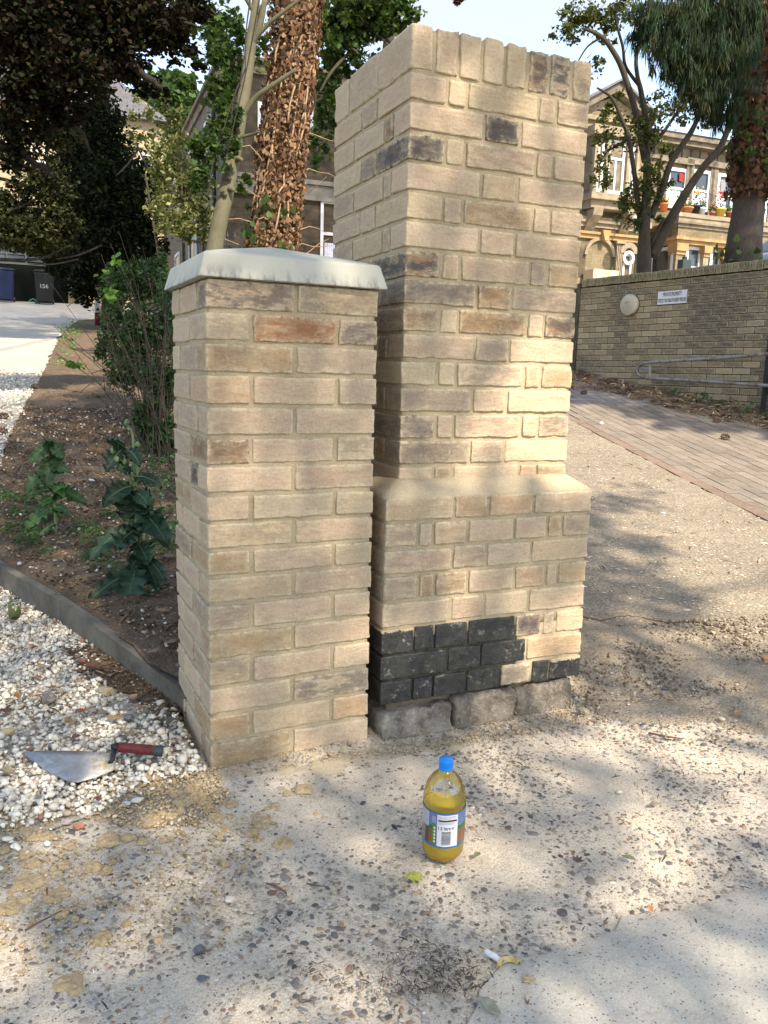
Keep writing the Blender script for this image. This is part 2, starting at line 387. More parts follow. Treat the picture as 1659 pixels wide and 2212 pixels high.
# ------------------------------------------------------------------ light patches in the tree shade: used by the big tree in the south
UV_U = np.array([math.cos(SUN_AZ), -math.sin(SUN_AZ), 0.])*-1; UV_U = UV_U/np.linalg.norm(UV_U); UV_V = np.cross(UV_U, SDIR)*-1
if UV_V[2] < 0: UV_V = -UV_V
def suv(P): P = np.asarray(P, float); return np.stack([P @ UV_U, P @ UV_V], -1)

# ================================================================== THE GROUND
def jitter_poly(poly, step=.06, amp=.012, seed=1):
    r = np.random.default_rng(seed); out = []
    for i in range(len(poly)):
        a = np.array(poly[i], float); b = np.array(poly[(i+1) % len(poly)], float); n = max(1, int(np.linalg.norm(b-a)/step))
        n = min(n, 160)
        for k in range(n): out.append(a+(b-a)*k/n + r.normal(0, amp, 2)*(0 if k == 0 else 1))
    return out
def sheet(name, poly, hf, off, mat, step=.1, amp=.012, near=None, rough=0.0, rfreq=8.0, parent=None, kind='structure', seed=1, jit=None, lip=None):
    """a draped sheet inside a polygon; near=(x0,x1,y0,y1,step) adds a finer grid"""
    P = jitter_poly(poly, jit or step*.7, amp, seed); nb = len(P)
    A = np.array(P); x0, y0 = A.min(0); x1, y1 = A.max(0)
    gx, gy = np.meshgrid(np.arange(x0, x1, step), np.arange(y0, y1, step)); G = np.stack([gx.ravel(), gy.ravel()], 1)
    if near:
        a, b, c, d, st = near; G = G[~((G[:, 0] > a) & (G[:, 0] < b) & (G[:, 1] > c) & (G[:, 1] < d))]
        gx, gy = np.meshgrid(np.arange(max(a, x0), min(b, x1), st), np.arange(max(c, y0), min(d, y1), st)); G = np.r_[G, np.stack([gx.ravel(), gy.ravel()], 1)]
    G = G + RNG.uniform(-.2, .2, G.shape)*step*.3
    # points inside
    x, y = G[:, 0], G[:, 1]; ins = np.zeros(len(G), bool); px, py = A[:, 0], A[:, 1]
    for i in range(nb):
        j = i-1; c = ((py[i] > y) != (py[j] > y)); t = np.where(c, (px[j]-px[i])*(y-py[i])/(py[j]-py[i]+1e-12)+px[i], 0); ins ^= c & (x < t)
    G = G[ins]
    V = [Vector(p) for p in A.tolist()] + [Vector(p) for p in G.tolist()]
    vo, ed, fo, *_ = delaunay_2d_cdt(V, [], [list(range(nb))], 1, 1e-5)
    Q = np.array([(v[0], v[1]) for v in vo]); z = hf(Q[:, 0], Q[:, 1]) + off
    if lip is not None:
        dm_ = np.array([float(np.sqrt(((A-q)**2).sum(1).min())) for q in Q]); z = z+(lip-off)*np.clip(1-dm_/.07, 0, 1)
    if rough:
        z = z + np.array([mnoise.fractal(Vector((q[0]*rfreq, q[1]*rfreq, 3.3)), 1., 2., 4) for q in Q])*rough*np.array([min(1.0, float(np.sqrt(((A-q)**2).sum(1).min()))/.12) for q in Q])
    F = [f for f in fo if len(f) == 3]
    F = np.array(F)
    a = Q[F[:, 1]]-Q[F[:, 0]]; b = Q[F[:, 2]]-Q[F[:, 0]]; fl = (a[:, 0]*b[:, 1]-a[:, 1]*b[:, 0]) < 0
    F[fl] = F[fl][:, ::-1]
    me = fastmesh(name, np.c_[Q, z], F, None, True)
    o = link(name, me, mat, parent)
    if parent is None: o['kind'] = kind
    return o
def inpoly(x, y, poly):
    x = np.asarray(x); y = np.asarray(y); ins = np.zeros(x.shape, bool)
    for i in range(len(poly)):
        (ax, ay), (bx, by) = poly[i], poly[i-1]
        c = ((ay > y) != (by > y)); ins ^= c & (x < (bx-ax)*(y-ay)/(by-ay+1e-12)+ax)
    return ins
# the whole ground, out to the horizon
xs = np.r_[np.array([-400, -120, -40, -15]), np.arange(-6, 14.1, .25), np.array([20, 40, 120, 400])]
ys = np.r_[np.array([-400, -120, -40, -12]), np.arange(-4, 30.1, .25), np.array([36, 50, 120, 400])]
gx, gy = np.meshgrid(xs, ys); nx, ny = len(xs), len(ys)
inner = (gx > -6) & (gx < 14) & (gy > -4) & (gy < 30)
gz = H(gx, gy) - .016
ii, jj = np.meshgrid(np.arange(nx-1), np.arange(ny-1)); q = (jj*nx+ii).ravel()
F = np.stack([q, q+1, q+nx+1, q+nx], 1)
o = link('ground', fastmesh('ground', np.stack([gx.ravel(), gy.ravel(), gz.ravel()], 1), F, None, True), M_EARTH); tag(o, kind='structure')
def g2(px, py): p = hit(px, py); return (float(p[0]), float(p[1]))
EDGE_G = [g2(0, 1800), g2(120, 1775), g2(215, 1742), g2(262, 1705), g2(330, 1672), g2(437, 1642)]      # concrete meets white gravel
# sandy dusty verge between the concrete apron and the driveway, right of the big pier
VERGE = [(1.1, .05), g2(1245, 1500), g2(1290, 1540), g2(1400, 1560), g2(1540, 1560), g2(1680, 1590), (4.2, -.9), (5.2, .6), g2(1660, 1425), g2(1590, 1385), g2(1500, 1352), g2(1400, 1345), g2(1290, 1342), (1.35, 1.05), (1.15, .8)]
def Hverge(x, y): return H(x, y)
APRON = [(-3, -3.2), (-3, .35), (-.4, .30), (0.02, .10), (.3, .12), (.47, .14), (.9, .12), (1.15, .16)] + [(p[0]+.05, p[1]+.12) for p in VERGE[1:6]] + [(4.2, -.8), (4.6, -3.2)]
sheet('concrete_apron', APRON, H, -.004, M_APRON, .1, .012, (-1, 2.2, -1.5, .4, .04), .004, 4.0, seed=3)
PATCH = [g2(1035, 2140), g2(1090, 2075), g2(1180, 2062), g2(1265, 2035), g2(1330, 2010), g2(1400, 1972), g2(1500, 1960), g2(1570, 1935), g2(1670, 1905), (2.2, -1.1), (2.2, -3), (-.4, -3), (-.1, -1.3)]
sheet('smooth_concrete_slab', PATCH, H, .012, M_SMOOTHC, .06, .008, None, .003, 5.0, seed=4, lip=.001)
sheet('sandy_verge', VERGE, H, .013, M_EARTH, .06, .02, (1.0, 3.2, -.6, 1.4, .03), .024, 3.2, seed=5, lip=-.006)
LEFTG = [(-2.6, .12)] + [(p[0]-.0, p[1]-.03) for p in EDGE_G[:-1]] + [(-.02, -.02), (-.02, .42)] + KERB[1:] + [(-2.6, 3.1)]
sheet('white_gravel_bed', LEFTG, H, .002, M_WGRAV, .08, .006, (-.9, .1, -.2, 2.2, .03), .012, 9, seed=6)
DR_L = [(-3.8, 2.9), (-.80, 2.9), (-.60, 3.45), (-.46, 3.8), (-.2, 6.4), (.15, 9.5), (.75, 15), (1.5, 20), (4, 24), (9, 26), (9, 29), (-6, 29), (-6, 8)]
sheet('white_gravel_drive', DR_L, H, .006, M_WGRAV, .3, .03, (-2, 1, 3, 8, .07), .012, 6, seed=7)
BED = KERB + [(-.60, 3.45), (-.46, 3.8), (-.2, 6.4), (.15, 9.5), (.75, 15), (1.5, 20), (5.5, 21), (6.4, 9.5), (4.2, 8.6), (1.3, 7), (1.35, 1.1), (1.18, .8), (1.18, .6), (.45, .42)]
sheet('soil_bed', BED, Hbed, .0, M_SOIL, .12, .008, (-1, 1.4, .3, 5.5, .035), .022, 7, seed=8)
DRV = [(1.36, .9), g2(1290, 1365), g2(1400, 1366), g2(1500, 1374), g2(1590, 1408), g2(1660, 1448), (5.2, .5), (7.4, .2)] 
PAVE_A, PAVE_B = g2(1245, 917), g2(1659, 1130)                       # near edge of the brick paving
pd = np.array(PAVE_A)-np.array(PAVE_B); pd /= np.linalg.norm(pd); pn = np.array([pd[1], -pd[0]])
PA = np.array(PAVE_A)+pd*2.2; PB = np.array(PAVE_B)-pd*2.2
DRV += [tuple(PB), tuple(PA), (1.4, 8.6)]
sheet('gravelly_driveway', DRV, H, .010, M_DRIVE, .12, .012, (1.2, 4.5, .4, 3.5, .05), .006, 4, seed=9)
# ---- white gravel: loose stones
def palette(n, cols, wts, var=.12):
    c = np.array(cols)[RNG.choice(len(cols), n, p=np.array(wts)/sum(wts))]
    return np.clip(c*(1+RNG.normal(0, var, (n, 1))), 0, .9)
def stones(name, n, region, poly, hf, size, cols, wts, mat, off=0, flat=.7, tmpl=None, parent=None, dens=None, kind='stuff', layers=0):
    x = RNG.uniform(region[0], region[1], n); y = RNG.uniform(region[2], region[3], n)
    k = inpoly(x, y, poly)
    if dens is not None: k &= RNG.random(n) < dens(x, y)
    x, y = x[k], y[k]; m = len(x)
    sz = RNG.lognormal(math.log(size), .33, m); z = hf(x, y)+off+sz*.22+RNG.random(m)*layers
    rot = rand_rot(m, 1.0); scl = np.stack([sz*RNG.uniform(.9, 1.4, m), sz*RNG.uniform(.7, 1., m), sz*flat*RNG.uniform(.7, 1.1, m)], 1)
    T, F = tmpl or jit_ico(5)
    o = scatter(name, T, F, np.stack([x, y, z], 1), rot, scl, mat, parent, palette(m, cols, wts))
    if kind: o['kind'] = kind
    return o
WCOL = [(.72, .67, .56), (.62, .56, .46), (.52, .45, .35), (.40, .355, .29), (.46, .36, .24), (.30, .17, .11), (.20, .19, .19)]
WW = [40, 30, 12, 8, 5, 2, 3]
spillP = [g2(262, 1690), g2(330, 1640), g2(395, 1600), g2(425, 1560), g2(375, 1440), g2(300, 1385), g2(225, 1400), g2(260, 1480), g2(330, 1560), g2(300, 1620)]
def gdens(x, y):                                                    # soil shows through beside the pier
    d = np.hypot((x+.11)/.13, (y-.70)/.30); return np.clip(d-.55, .04, 1)
for i, (n, sz, ly) in enumerate(((13000, .0105, .003), (14000, .0115, .009), (4500, .0145, .013))):
    stones('white_gravel', n, (-1.0, .0, -.1, 2.9), LEFTG, H, sz, WCOL, WW, M_STONEW, .004, .75, jit_ico(20+i, .25), None, gdens, layers=ly)
stones('drive_gravel', 9000, (-1.6, .8, 2.9, 9), DR_L, H, .018, WCOL, WW, M_STONEW, .01, .7, jit_ico(31), layers=.006)
sheet('soil_spill', [(-.01, .33), (-.02, .50), (-.20, 1.02), (-.30, 1.05), (-.24, .72), (-.13, .50), (-.06, .26)], H, .014, M_SOIL, .03, .01, None, .012, 25, seed=12)
# ---- stones set in the worn concrete
PCOL = [(.15, .135, .12), (.26, .225, .18), (.105, .095, .088), (.35, .295, .22), (.30, .20, .12), (.20, .13, .09), (.42, .385, .32), (.33, .30, .26)]
PW = [20, 20, 12, 16, 6, 6, 9, 11]
def pdens(x, y):
    n = np.array([mnoise.noise(Vector((a*2.2, b*2.2, 7))) for a, b in zip(x, y)])
    d = .85+.5*n; d = np.where(np.hypot(x-.2, (y+.08)*1.2) < .40, d*.45, d); return np.clip(d, .08, 1)
APX = [p for p in APRON]
def flatset(name, n, region, poly, size, cols, wts, off, dens=None, not_in=None, proud=.28, kind='stuff'):
    x = RNG.uniform(region[0], region[1], n); y = RNG.uniform(region[2], region[3], n); k = inpoly(x, y, poly)
    if not_in is not None: k &= ~inpoly(x, y, not_in)
    x, y = x[k], y[k]
    if dens is not None: k = RNG.random(len(x)) < dens(x, y); x, y = x[k], y[k]
    m = len(x); sz = RNG.lognormal(math.log(size), .38, m); a = RNG.uniform(0, 6.28, m); rot = np.zeros((m, 3, 3))
    rot[:, 0, 0] = np.cos(a); rot[:, 1, 0] = np.sin(a); rot[:, 0, 1] = -np.sin(a); rot[:, 1, 1] = np.cos(a); rot[:, 2, 2] = 1
    scl = np.stack([sz*RNG.uniform(1, 1.5, m), sz*RNG.uniform(.6, 1., m), np.minimum(sz, .012)*proud*2], 1)
    o = scatter(name, *DOME, np.stack([x, y, H(x, y)+off], 1), rot, scl, M_COL, None, palette(m, cols, wts, .18), True)
    o['kind'] = kind; return o
flatset('concrete_pebbles', 24000, (-1.2, 2.2, -1.45, .15), APRON, .0078, PCOL, PW, -.003, pdens, PATCH)
flatset('concrete_pebbles', 26000, (-1.2, 2.0, -1.45, .1), APRON, .0040, PCOL, PW, -.0025, pdens, PATCH)
flatset('concrete_pebbles', 4000, (1.6, 4.2, -1.4, .2), APRON, .011, PCOL, PW, -.003, pdens, PATCH)
flatset('slab_pebbles', 5200, (-.1, 2.2, -1.6, -.3), PATCH, .0042, PCOL, PW, .0095, lambda x, y: np.clip(.45+.9*np.array([mnoise.noise(Vector((a*4, b*4, 9))) for a, b in zip(x, y)]), .1, 1))
flatset('driveway_pebbles', 12000, (1.2, 6, .4, 6), DRV, .010, [(.52, .44, .33), (.40, .33, .25), (.24, .21, .18), (.60, .55, .46)], [30, 30, 14, 20], .011, None)
flatset('verge_pebbles', 2600, (1.0, 4, -.8, 1.4), VERGE, .009, [(.36, .30, .22), (.22, .19, .16), (.5, .46, .4), (.16, .15, .15)], [30, 20, 12, 10], .012, None)
# ---- brick paving beyond the driveway, up to the foot of the wall
WALL_A, WALL_B = np.array([6.84, 7.25]), np.array([7.16, 4.50])     # wall face, far and near end in view
wd = (WALL_A-WALL_B)/np.linalg.norm(WALL_A-WALL_B); wn = np.array([-wd[1], wd[0]])      # wn points to the drive
if wn[0] > 0: wn = -wn
WB2 = WALL_B-wd*3.2; WA2 = WALL_A+wd*.0
PAV = [tuple(PB), (7.5, .2), tuple(WB2), tuple(WALL_A), (6.9, 9.6), tuple(PA)]
pav = sheet('brick_paving', PAV, H, .002, M_PAVEJ, .15, .004, None, seed=10)
M_PAVER = make_brick_mat('grey_paver', .6, (.24, .20, .15))
pv = [MB().box(-.098, .098, -.048, .048, -.03, 0).build('paver_proto', M_PAVER)]
pvm = pv[0].data; bpy.data.objects.remove(pv[0])
cand = []
ang = math.atan2(pd[1], pd[0])
for r in range(-1, 34):
    for c in range(-4, 60):
        if r < 1: p = PB + pd*(c*.104) + pn*(-1)*(0) + (-pn)*0
        s = c*.205 + (r % 2)*.10; t = .06 + r*.103
        if r == -1: continue
        base = PB + pd*s
        q = base + (pn if np.dot(pn, WALL_B-PB) > 0 else -pn)*t
        if inpoly(np.array([q[0]]), np.array([q[1]]), PAV)[0] and 4 < 1e9:
            P3 = np.array([q[0], q[1], float(H(q[0], q[1]))]); v = (P3-CAM) @ MC.T
            u = (CX+FPX*v[0]/v[2], CY-FPX*v[1]/v[2])
            if 1235 < u[0] < 1720 and 780 < u[1] < 1180: cand.append((v[2], q, r))
cand.sort(key=lambda t: t[0])
rest = MB()
for i, (d, q, r) in enumerate(cand):
    z = float(H(q[0], q[1]))+.011+random.uniform(-.0015, .0015); e = .2
    zx = float(H(q[0]+pd[0]*e, q[1]+pd[1]*e)-H(q[0]-pd[0]*e, q[1]-pd[1]*e))/(2*e)
    nx_ = np.array([-pd[1], pd[0]]); zy = float(H(q[0]+nx_[0]*e, q[1]+nx_[1]*e)-H(q[0]-nx_[0]*e, q[1]-nx_[1]*e))/(2*e)
    ex = np.array([pd[0], pd[1], zx]); ex /= np.linalg.norm(ex); ey = np.array([nx_[0], nx_[1], zy]); ey /= np.linalg.norm(ey); ez = np.cross(ex, ey)
    if i < 295:
        o = bpy.data.objects.new('paver', pvm); COL.objects.link(o); o.parent = pav
        o.matrix_world = Matrix([[ex[k], ey[k], ez[k], (q[0], q[1], z)[k]] for k in range(3)]+[[0, 0, 0, 1]])
        base_c = random.choice([(.215, .175, .135), (.20, .165, .13), (.235, .19, .145), (.205, .165, .125)]) if r > 0 else (.22, .155, .11)
        kk = random.uniform(.85, 1.15); o.color = (*[c*kk for c in base_c], 0)
    else:
        V = [np.array([q[0], q[1], z])+ex*a+ey*b+ez*c for c in (-.03, 0) for b in (-.048, .048) for a in (-.098, .098)]
        rest.add(V, [(4, 5, 7, 6), (0, 1, 5, 4), (2, 6, 7, 3), (0, 4, 6, 2), (1, 3, 7, 5)])
if rest.V:
    o = rest.build('pavers_farther', plain('far_paver', (.22, .19, .17), .9, .3, 8), pav); o['kind'] = 'stuff'
# crack along the edge of the driveway slab
mb = MB(); pts = [g2(1245, 1336), g2(1300, 1347), g2(1352, 1334), g2(1400, 1343), g2(1445, 1352), g2(1500, 1347), g2(1560, 1362), g2(1620, 1392)]
for a in range(1, len(pts)):
    p, q = pts[a-1], pts[a]; n = 6
    mb.tube([(p[0]+(q[0]-p[0])*k/n+random.gauss(0, .006), p[1]+(q[1]-p[1])*k/n+random.gauss(0, .006), float(H(p[0]+(q[0]-p[0])*k/n, p[1]+(q[1]-p[1])*k/n))+.010) for k in range(n+1)], .005, 4)
tag(mb.build('driveway_crack', M_SOIL), kind='structure')

# ================================================================== BRICKS
def brick_mesh(w, d, h, seed, rr=.0034, wob=.0016, nl=None):
    """a hand-made brick centred on its origin: x length, y depth, z height; uneven arrises and faces"""
    r = rr
    def ax(L, n): return np.r_[-L/2, -L/2+r, -L/2+r*2.3, np.linspace(-L/2+r*2.3, L/2-r*2.3, n+1)[1:-1], L/2-r*2.3, L/2-r, L/2] if L > r*8 else np.r_[-L/2, -L/2+r, 0, L/2-r, L/2]
    X = ax(w, nl or max(2, int(w/.014))); Y = ax(d, 4 if nl is None else 2); Z = ax(h, 4 if nl is None else 2); idx = {}; V = []; F = []
    def vid(i, j, k):
        t = (i, j, k)
        if t not in idx: idx[t] = len(V); V.append((X[i], Y[j], Z[k]))
        return idx[t]
    a, b, c = len(X)-1, len(Y)-1, len(Z)-1
    for i in range(a):
        for j in range(b):
            F.append((vid(i, j, 0), vid(i, j+1, 0), vid(i+1, j+1, 0), vid(i+1, j, 0))); F.append((vid(i, j, c), vid(i+1, j, c), vid(i+1, j+1, c), vid(i, j+1, c)))
        for k in range(c):
            F.append((vid(i, 0, k), vid(i+1, 0, k), vid(i+1, 0, k+1), vid(i, 0, k+1))); F.append((vid(i, b, k), vid(i, b, k+1), vid(i+1, b, k+1), vid(i+1, b, k)))
    for j in range(b):
        for k in range(c):
            F.append((vid(0, j, k), vid(0, j, k+1), vid(0, j+1, k+1), vid(0, j+1, k))); F.append((vid(a, j, k), vid(a, j+1, k), vid(a, j+1, k+1), vid(a, j, k+1)))
    V = np.array(V); hv = np.array([w/2, d/2, h/2])
    out = np.empty_like(V); so = seed*13.7; E_ = np.zeros(len(V))
    rg = np.random.default_rng(seed)
    for n, p in enumerate(V):
        rad = r*(1+1.3*max(-.6, mnoise.noise(Vector((p[0]*45+so, p[1]*45, p[2]*45)))))
        dd = np.sort(hv-np.abs(p)); E_[n] = 1.0 if dd[1] < r*1.5 else .35 if dd[1] < r*2.6 else 0.0
        q = np.clip(p, -(hv-rad), hv-rad); e = p-q; L_ = np.linalg.norm(e)
        if L_ > 1e-9: p = q+e/L_*min(rad, L_)
        s1 = mnoise.noise_vector(Vector((p[0]*22+so, p[1]*22+3, p[2]*22))); s2 = mnoise.noise_vector(Vector((p[0]*75+so, p[1]*75, p[2]*75)))
        s3 = rg.normal(0, .35, 3) if E_[n] == 1.0 else rg.normal(0, .12, 3)
        out[n] = p+np.array(s1)*wob*1.6+np.array(s2)*wob*1.1+s3*wob
    return fastmesh('brick', out, np.array(F), np.repeat(E_[:, None], 3, 1), True)
C_ = dict(P=(.430, .342, .245), p=(.45, .362, .262), Y=(.435, .352, .232), T=(.345, .26, .158), O=(.43, .315, .20), G=(.285, .235, .18), g=(.375, .305, .222),
          R=(.285, .155, .085), B=(.26, .18, .11), D=(.095, .085, .075), C=(.47, .388, .272), N=(.44, .372, .25), U=(.34, .235, .125), W=(.15, .10, .095), K=(.02, .02, .02), S=(.30, .26, .20))
BN = [0]
def brick(parent, x0, x1, y0, y1, z0, z1, code, mat=None, rough=1.0, name='brick', label=None):
    """a brick filling the box (in the parent's frame); code: colour letter, then digits 1-9 for dark smudging"""
    BN[0] += 1; sd = BN[0]; rnd = random.Random(sd)
    sm = int(code[1])/9 if len(code) > 1 else (0.0 if rnd.random() < .55 else rnd.random()*.35)
    c = C_[code[0]]; k = rnd.uniform(.88, 1.10); t = rnd.uniform(-.012, .012)
    me = brick_mesh(x1-x0, y1-y0, z1-z0, sd, .0032*rough, .0014*rough)
    o = link(name, me, mat or M_BRICK, parent, ((x0+x1)/2+rnd.uniform(-1, 1)*.0012, (y0+y1)/2+rnd.uniform(-1, 1)*.0016, (z0+z1)/2+rnd.uniform(-1, 1)*.001))
    o.rotation_euler = (rnd.uniform(-.006, .006), rnd.uniform(-.007, .007), rnd.uniform(-.006, .006))
    o.color = (min(1, c[0]*k*1.03+t*.6), c[1]*k*.95, max(0, c[2]*k*.90-t*.3), sm)
    if label: o['label'] = label
    return o
def rough_box(x0, x1, y0, y1, z0, z1, step, amp, seed=0, taper=None):
    nx_, ny_, nz_ = [max(1, int(round((b-a)/step))) for a, b in ((x0, x1), (y0, y1), (z0, z1))]
    idx = {}; V = []; F = []
    def vid(i, j, k):
        t = (i, j, k)
        if t not in idx:
            p = Vector((x0+(x1-x0)*i/nx_, y0+(y1-y0)*j/ny_, z0+(z1-z0)*k/nz_)); q = Vector(mnoise.noise_vector(p*26+Vector((seed, 0, 0))))*amp+Vector(mnoise.noise_vector(p*85))*amp*.5
            idx[t] = len(V); V.append(tuple(p+q))
        return idx[t]
    for i in range(nx_):
        for j in range(ny_): F.append((vid(i, j, 0), vid(i, j+1, 0), vid(i+1, j+1, 0), vid(i+1, j, 0))); F.append((vid(i, j, nz_), vid(i+1, j, nz_), vid(i+1, j+1, nz_), vid(i, j+1, nz_)))
        for k in range(nz_): F.append((vid(i, 0, k), vid(i+1, 0, k), vid(i+1, 0, k+1), vid(i, 0, k+1))); F.append((vid(i, ny_, k), vid(i, ny_, k+1), vid(i+1, ny_, k+1), vid(i+1, ny_, k)))
    for j in range(ny_):
        for k in range(nz_): F.append((vid(0, j, k), vid(0, j, k+1), vid(0, j+1, k+1), vid(0, j+1, k))); F.append((vid(nx_, j, k), vid(nx_, j+1, k), vid(nx_, j+1, k+1), vid(nx_, j, k+1)))
    return V, F
def rbox(name, parent, x0, x1, y0, y1, z0, z1, mat, step=.025, amp=.0022, seed=0):
    V, F = rough_box(x0, x1, y0, y1, z0, z1, step, amp, seed); me = bpy.data.meshes.new(name); me.from_pydata(V, [], F); me.polygons.foreach_set('use_smooth', [True]*len(F)); me.update()
    return link(name, me, mat, parent)
J = .0115
def course(parent, W, z0, z1, fr, fcols, y0=0.0, x0=0.0, hd=.1025):
    """front bricks of one course: fr = nominal lengths; returns nothing, corners get depth from the side pieces"""
    k = (W-J*(len(fr)-1))/sum(fr); x = x0; res = []
    for a, c in zip(fr, fcols): res.append((x, x+a*k, c)); x += a*k+J
    return res
# ------------------------------------------------------------------ the small gate pier
PWD, PDP = .452, .41
pier = thing('small_brick_pier', 'small square buff brick gate pier with a pale cast stone cap', 'pier', (0, 0, 0))
pA = [.0735, .0762, .0745, .0744, .0746, .0714, .0697, .0711, .0712, .0732, .0717, .0772, .0782, .0762, .0742]
jz = [-.006, .07]+list(.07+np.cumsum(pA)); jz.append(jz[-1]+.077)
REC = .0058
rbox('mortar', pier, REC, PWD-REC, REC, PDP-REC, -.05, jz[-1]-.004, M_MORT, .024, .002)
rowsA = ['P6 Y', 'C2 R1 g5', 'T1 P', 'O P g', 'P1 P', 'B2 P1 N', 'p P', 'P C N', 'Y P', 'T P N1', 'Y P', 'g2 P1 p', 'T P', 'Y P p', 'P C5', 'T Y O', 'T2 p']
sideA = ['P C', 'p g2', 'g1 C', 'P G3', 'p P', 'g1 g', 'D9 P', 'T P', 'p P', 'G2 Y', 'P p', 'C g1', 'P p', 'g1 P', 'C P', 'P G3', 'P T']
for i in range(17):
    k = 16-i; z0 = jz[k]+J/2; z1 = jz[k+1]-J/2
    if k == 0: z0 = -.045
    odd = i % 2 == 0
    fr = course(pier, PWD, z0, z1, [.215, .215] if odd else [.105, .215, .105], rowsA[i].split())
    dc = .1025 if odd else .19; dm = .1025
    for n, (a, b, c) in enumerate(fr):
        corner = n in (0, len(fr)-1)
        brick(pier, a, b, 0, dc if corner else dm, z0, z1, c)
    sc = sideA[i].split(); rem = PDP-dc-J
    if i == 6: segs = [(.078, sc[0]), (rem-.078-J, sc[1])]
    elif odd: segs = [(rem-.09-J, sc[0]), (.09, sc[1])]
    else: segs = [(rem, sc[0])]
    y = dc+J
    for L_, c in segs:
        brick(pier, 0, .1025, y, y+L_, z0, z1, c); y += L_+J
# the cast stone cap: sloping skirt, shallow pyramid, soft arrises
zc = jz[-1]-.002
def frustum(levels, sub=10):
    V = []; F = []; n = 4*sub
    for (xa, xb, ya, yb, z) in levels:
        for s in range(4):
            for t in range(sub):
                f = t/sub; V.append([(xa+(xb-xa)*f, ya, z), (xb, ya+(yb-ya)*f, z), (xb-(xb-xa)*f, yb, z), (xa, yb-(yb-ya)*f, z)][s])
    m = len(levels)
    for l in range(m-1):
        for k in range(n): F.append((l*n+k, l*n+(k+1) % n, (l+1)*n+(k+1) % n, (l+1)*n+k))
    F.append(tuple(range(n-1, -1, -1))); F.append(tuple((m-1)*n+k for k in range(n)))
    return V, F
ov, ins = .018, .016
lv = [(-ov+.012, PWD+ov-.012, -ov+.012, PDP+ov-.012, zc), (-ov, PWD+ov, -ov, PDP+ov, zc+.001), (-ov, PWD+ov, -ov, PDP+ov, zc+.004)]
for t in (.3, .6, .9): lv.append((-ov+ins*t, PWD+ov-ins*t, -ov+ins*t, PDP+ov-ins*t, zc+.004+.057*t))
lv.append((-ov+ins+.003, PWD+ov-ins-.003, -ov+ins+.003, PDP+ov-ins-.003, zc+.0605))
for t in (.25, .5, .75, .97): lv.append((-ov+ins+(PWD/2+ov-ins)*t, PWD+ov-ins-(PWD/2+ov-ins)*t, -ov+ins+(PDP/2+ov-ins)*t, PDP+ov-ins-(PDP/2+ov-ins)*t, zc+.062+.050*t))
V, F = frustum(lv, 14)
V2 = []
for v in V:
    p = Vector(v); q = Vector(mnoise.noise_vector(p*14))*.0003; chip = 0
    if p.z < zc+.003: q += Vector(mnoise.noise_vector(p*60))*.0009
    V2.append(tuple(p+q))
me = bpy.data.meshes.new('cap_stone'); me.from_pydata([(a, b, c-zc) for a, b, c in V2], [], F); me.update()
o = link('cap_stone', me, M_CAST, pier, (0, 0, zc))

# ------------------------------------------------------------------ the big gate pier
big = thing('big_brick_pier', 'tall square buff brick gate pier on a wider plinth with black tarred foot', 'pier', (.5553, .0506, 0), R(-1.336))
BW = .5714; LX, LY, LW = -.0638, -.0575, .6955
pB = [.0733, .0758, .0739, .0754, .0746, .0747, .0755, .0727, .0732, .0742, .0732, .0745, .0739, .074]
zB = [1.8197]+list(1.8197-np.cumsum(pB))
rbox('mortar', big, REC, BW-REC, REC, BW-REC, .60, 1.925, M_MORT, .026, .002, 4)
# top course: bricks on edge
cc = ['p', 'P1', 'C1', 'C', 'Y', 'B7', 'g8', 'Y']; n = 8; bw = (BW-J*(n-1))/n; zt0, zt1 = zB[0]+.005, zB[0]+.005+.107
for i, c in enumerate(cc):
    x = i*(bw+J)
    if i == 0:
        y = 0
        for L_, c2 in ((.215, 'p'), (.215, 'P'), (BW-.43-2*J, 'C')): brick(big, 0, bw, y, y+L_, zt0, zt1+random.uniform(-.003, .003), c2, rough=1.4); y += L_+J
    else:
        brick(big, x, x+bw, 0, .215, zt0, zt1+random.uniform(-.004, .004), c, rough=1.4)
        brick(big, x, x+bw, .225, .44, zt0, zt1+random.uniform(-.004, .004), 'P', rough=1.4)
rowsB = ['P C N p g2', 'P1 D8 P', 'D6 C P P p', 'p Y P', 'Y p T p g', 'p P P', 'B8 P P1 P T2', 'G3 U P', 'T C U3 C B6', 'P g2 P', 'N N1 C O T', 'G1 g C', 'G4 P P C g4', 'G1 g1 C', 'P T C O T']
sideB = ['g Y g', 'B4 C P g', 'G3 C P', 'P p g P', 'P P C', 'g Y1 g P', 'T p P', 'G g P P', 'T3 P g', 'G g P T', 'Y P g', 'G2 P G T', 'B T g', 'T G P g', 'T P P']
for i in range(15):
    z1 = zB[i]-J/2; z0 = (zB[i+1]+J/2) if i < 14 else .715
    odd = i % 2 == 0
    fr = course(big, BW, z0, z1, [.1025, .048, .215, .048, .1025] if odd else [.215, .1025, .215], rowsB[i].split())
    dc = .215 if odd else .1025
    for n, (a, b, c) in enumerate(fr): brick(big, a, b, 0, dc if n in (0, len(fr)-1) else .1025, z0, z1, c)
    segs = [.1025, BW-dc-.1025-2*J] if odd else [.048, .215, BW-dc-.048-.215-3*J]
    sc = sideB[i].split()
    for side in (0, 1):
        y = dc+J; r_ = random.Random(i*3+side)
        for m, L_ in enumerate(segs):
            c = sc[min(m, len(sc)-1)] if side == 0 else r_.choice(['P', 'p', 'Y', 'T', 'g', 'C'])
            x0 = 0 if side == 0 else BW-.1025
            brick(big, x0, x0+.1025, y, y+L_, z0, z1, c); y += L_+J
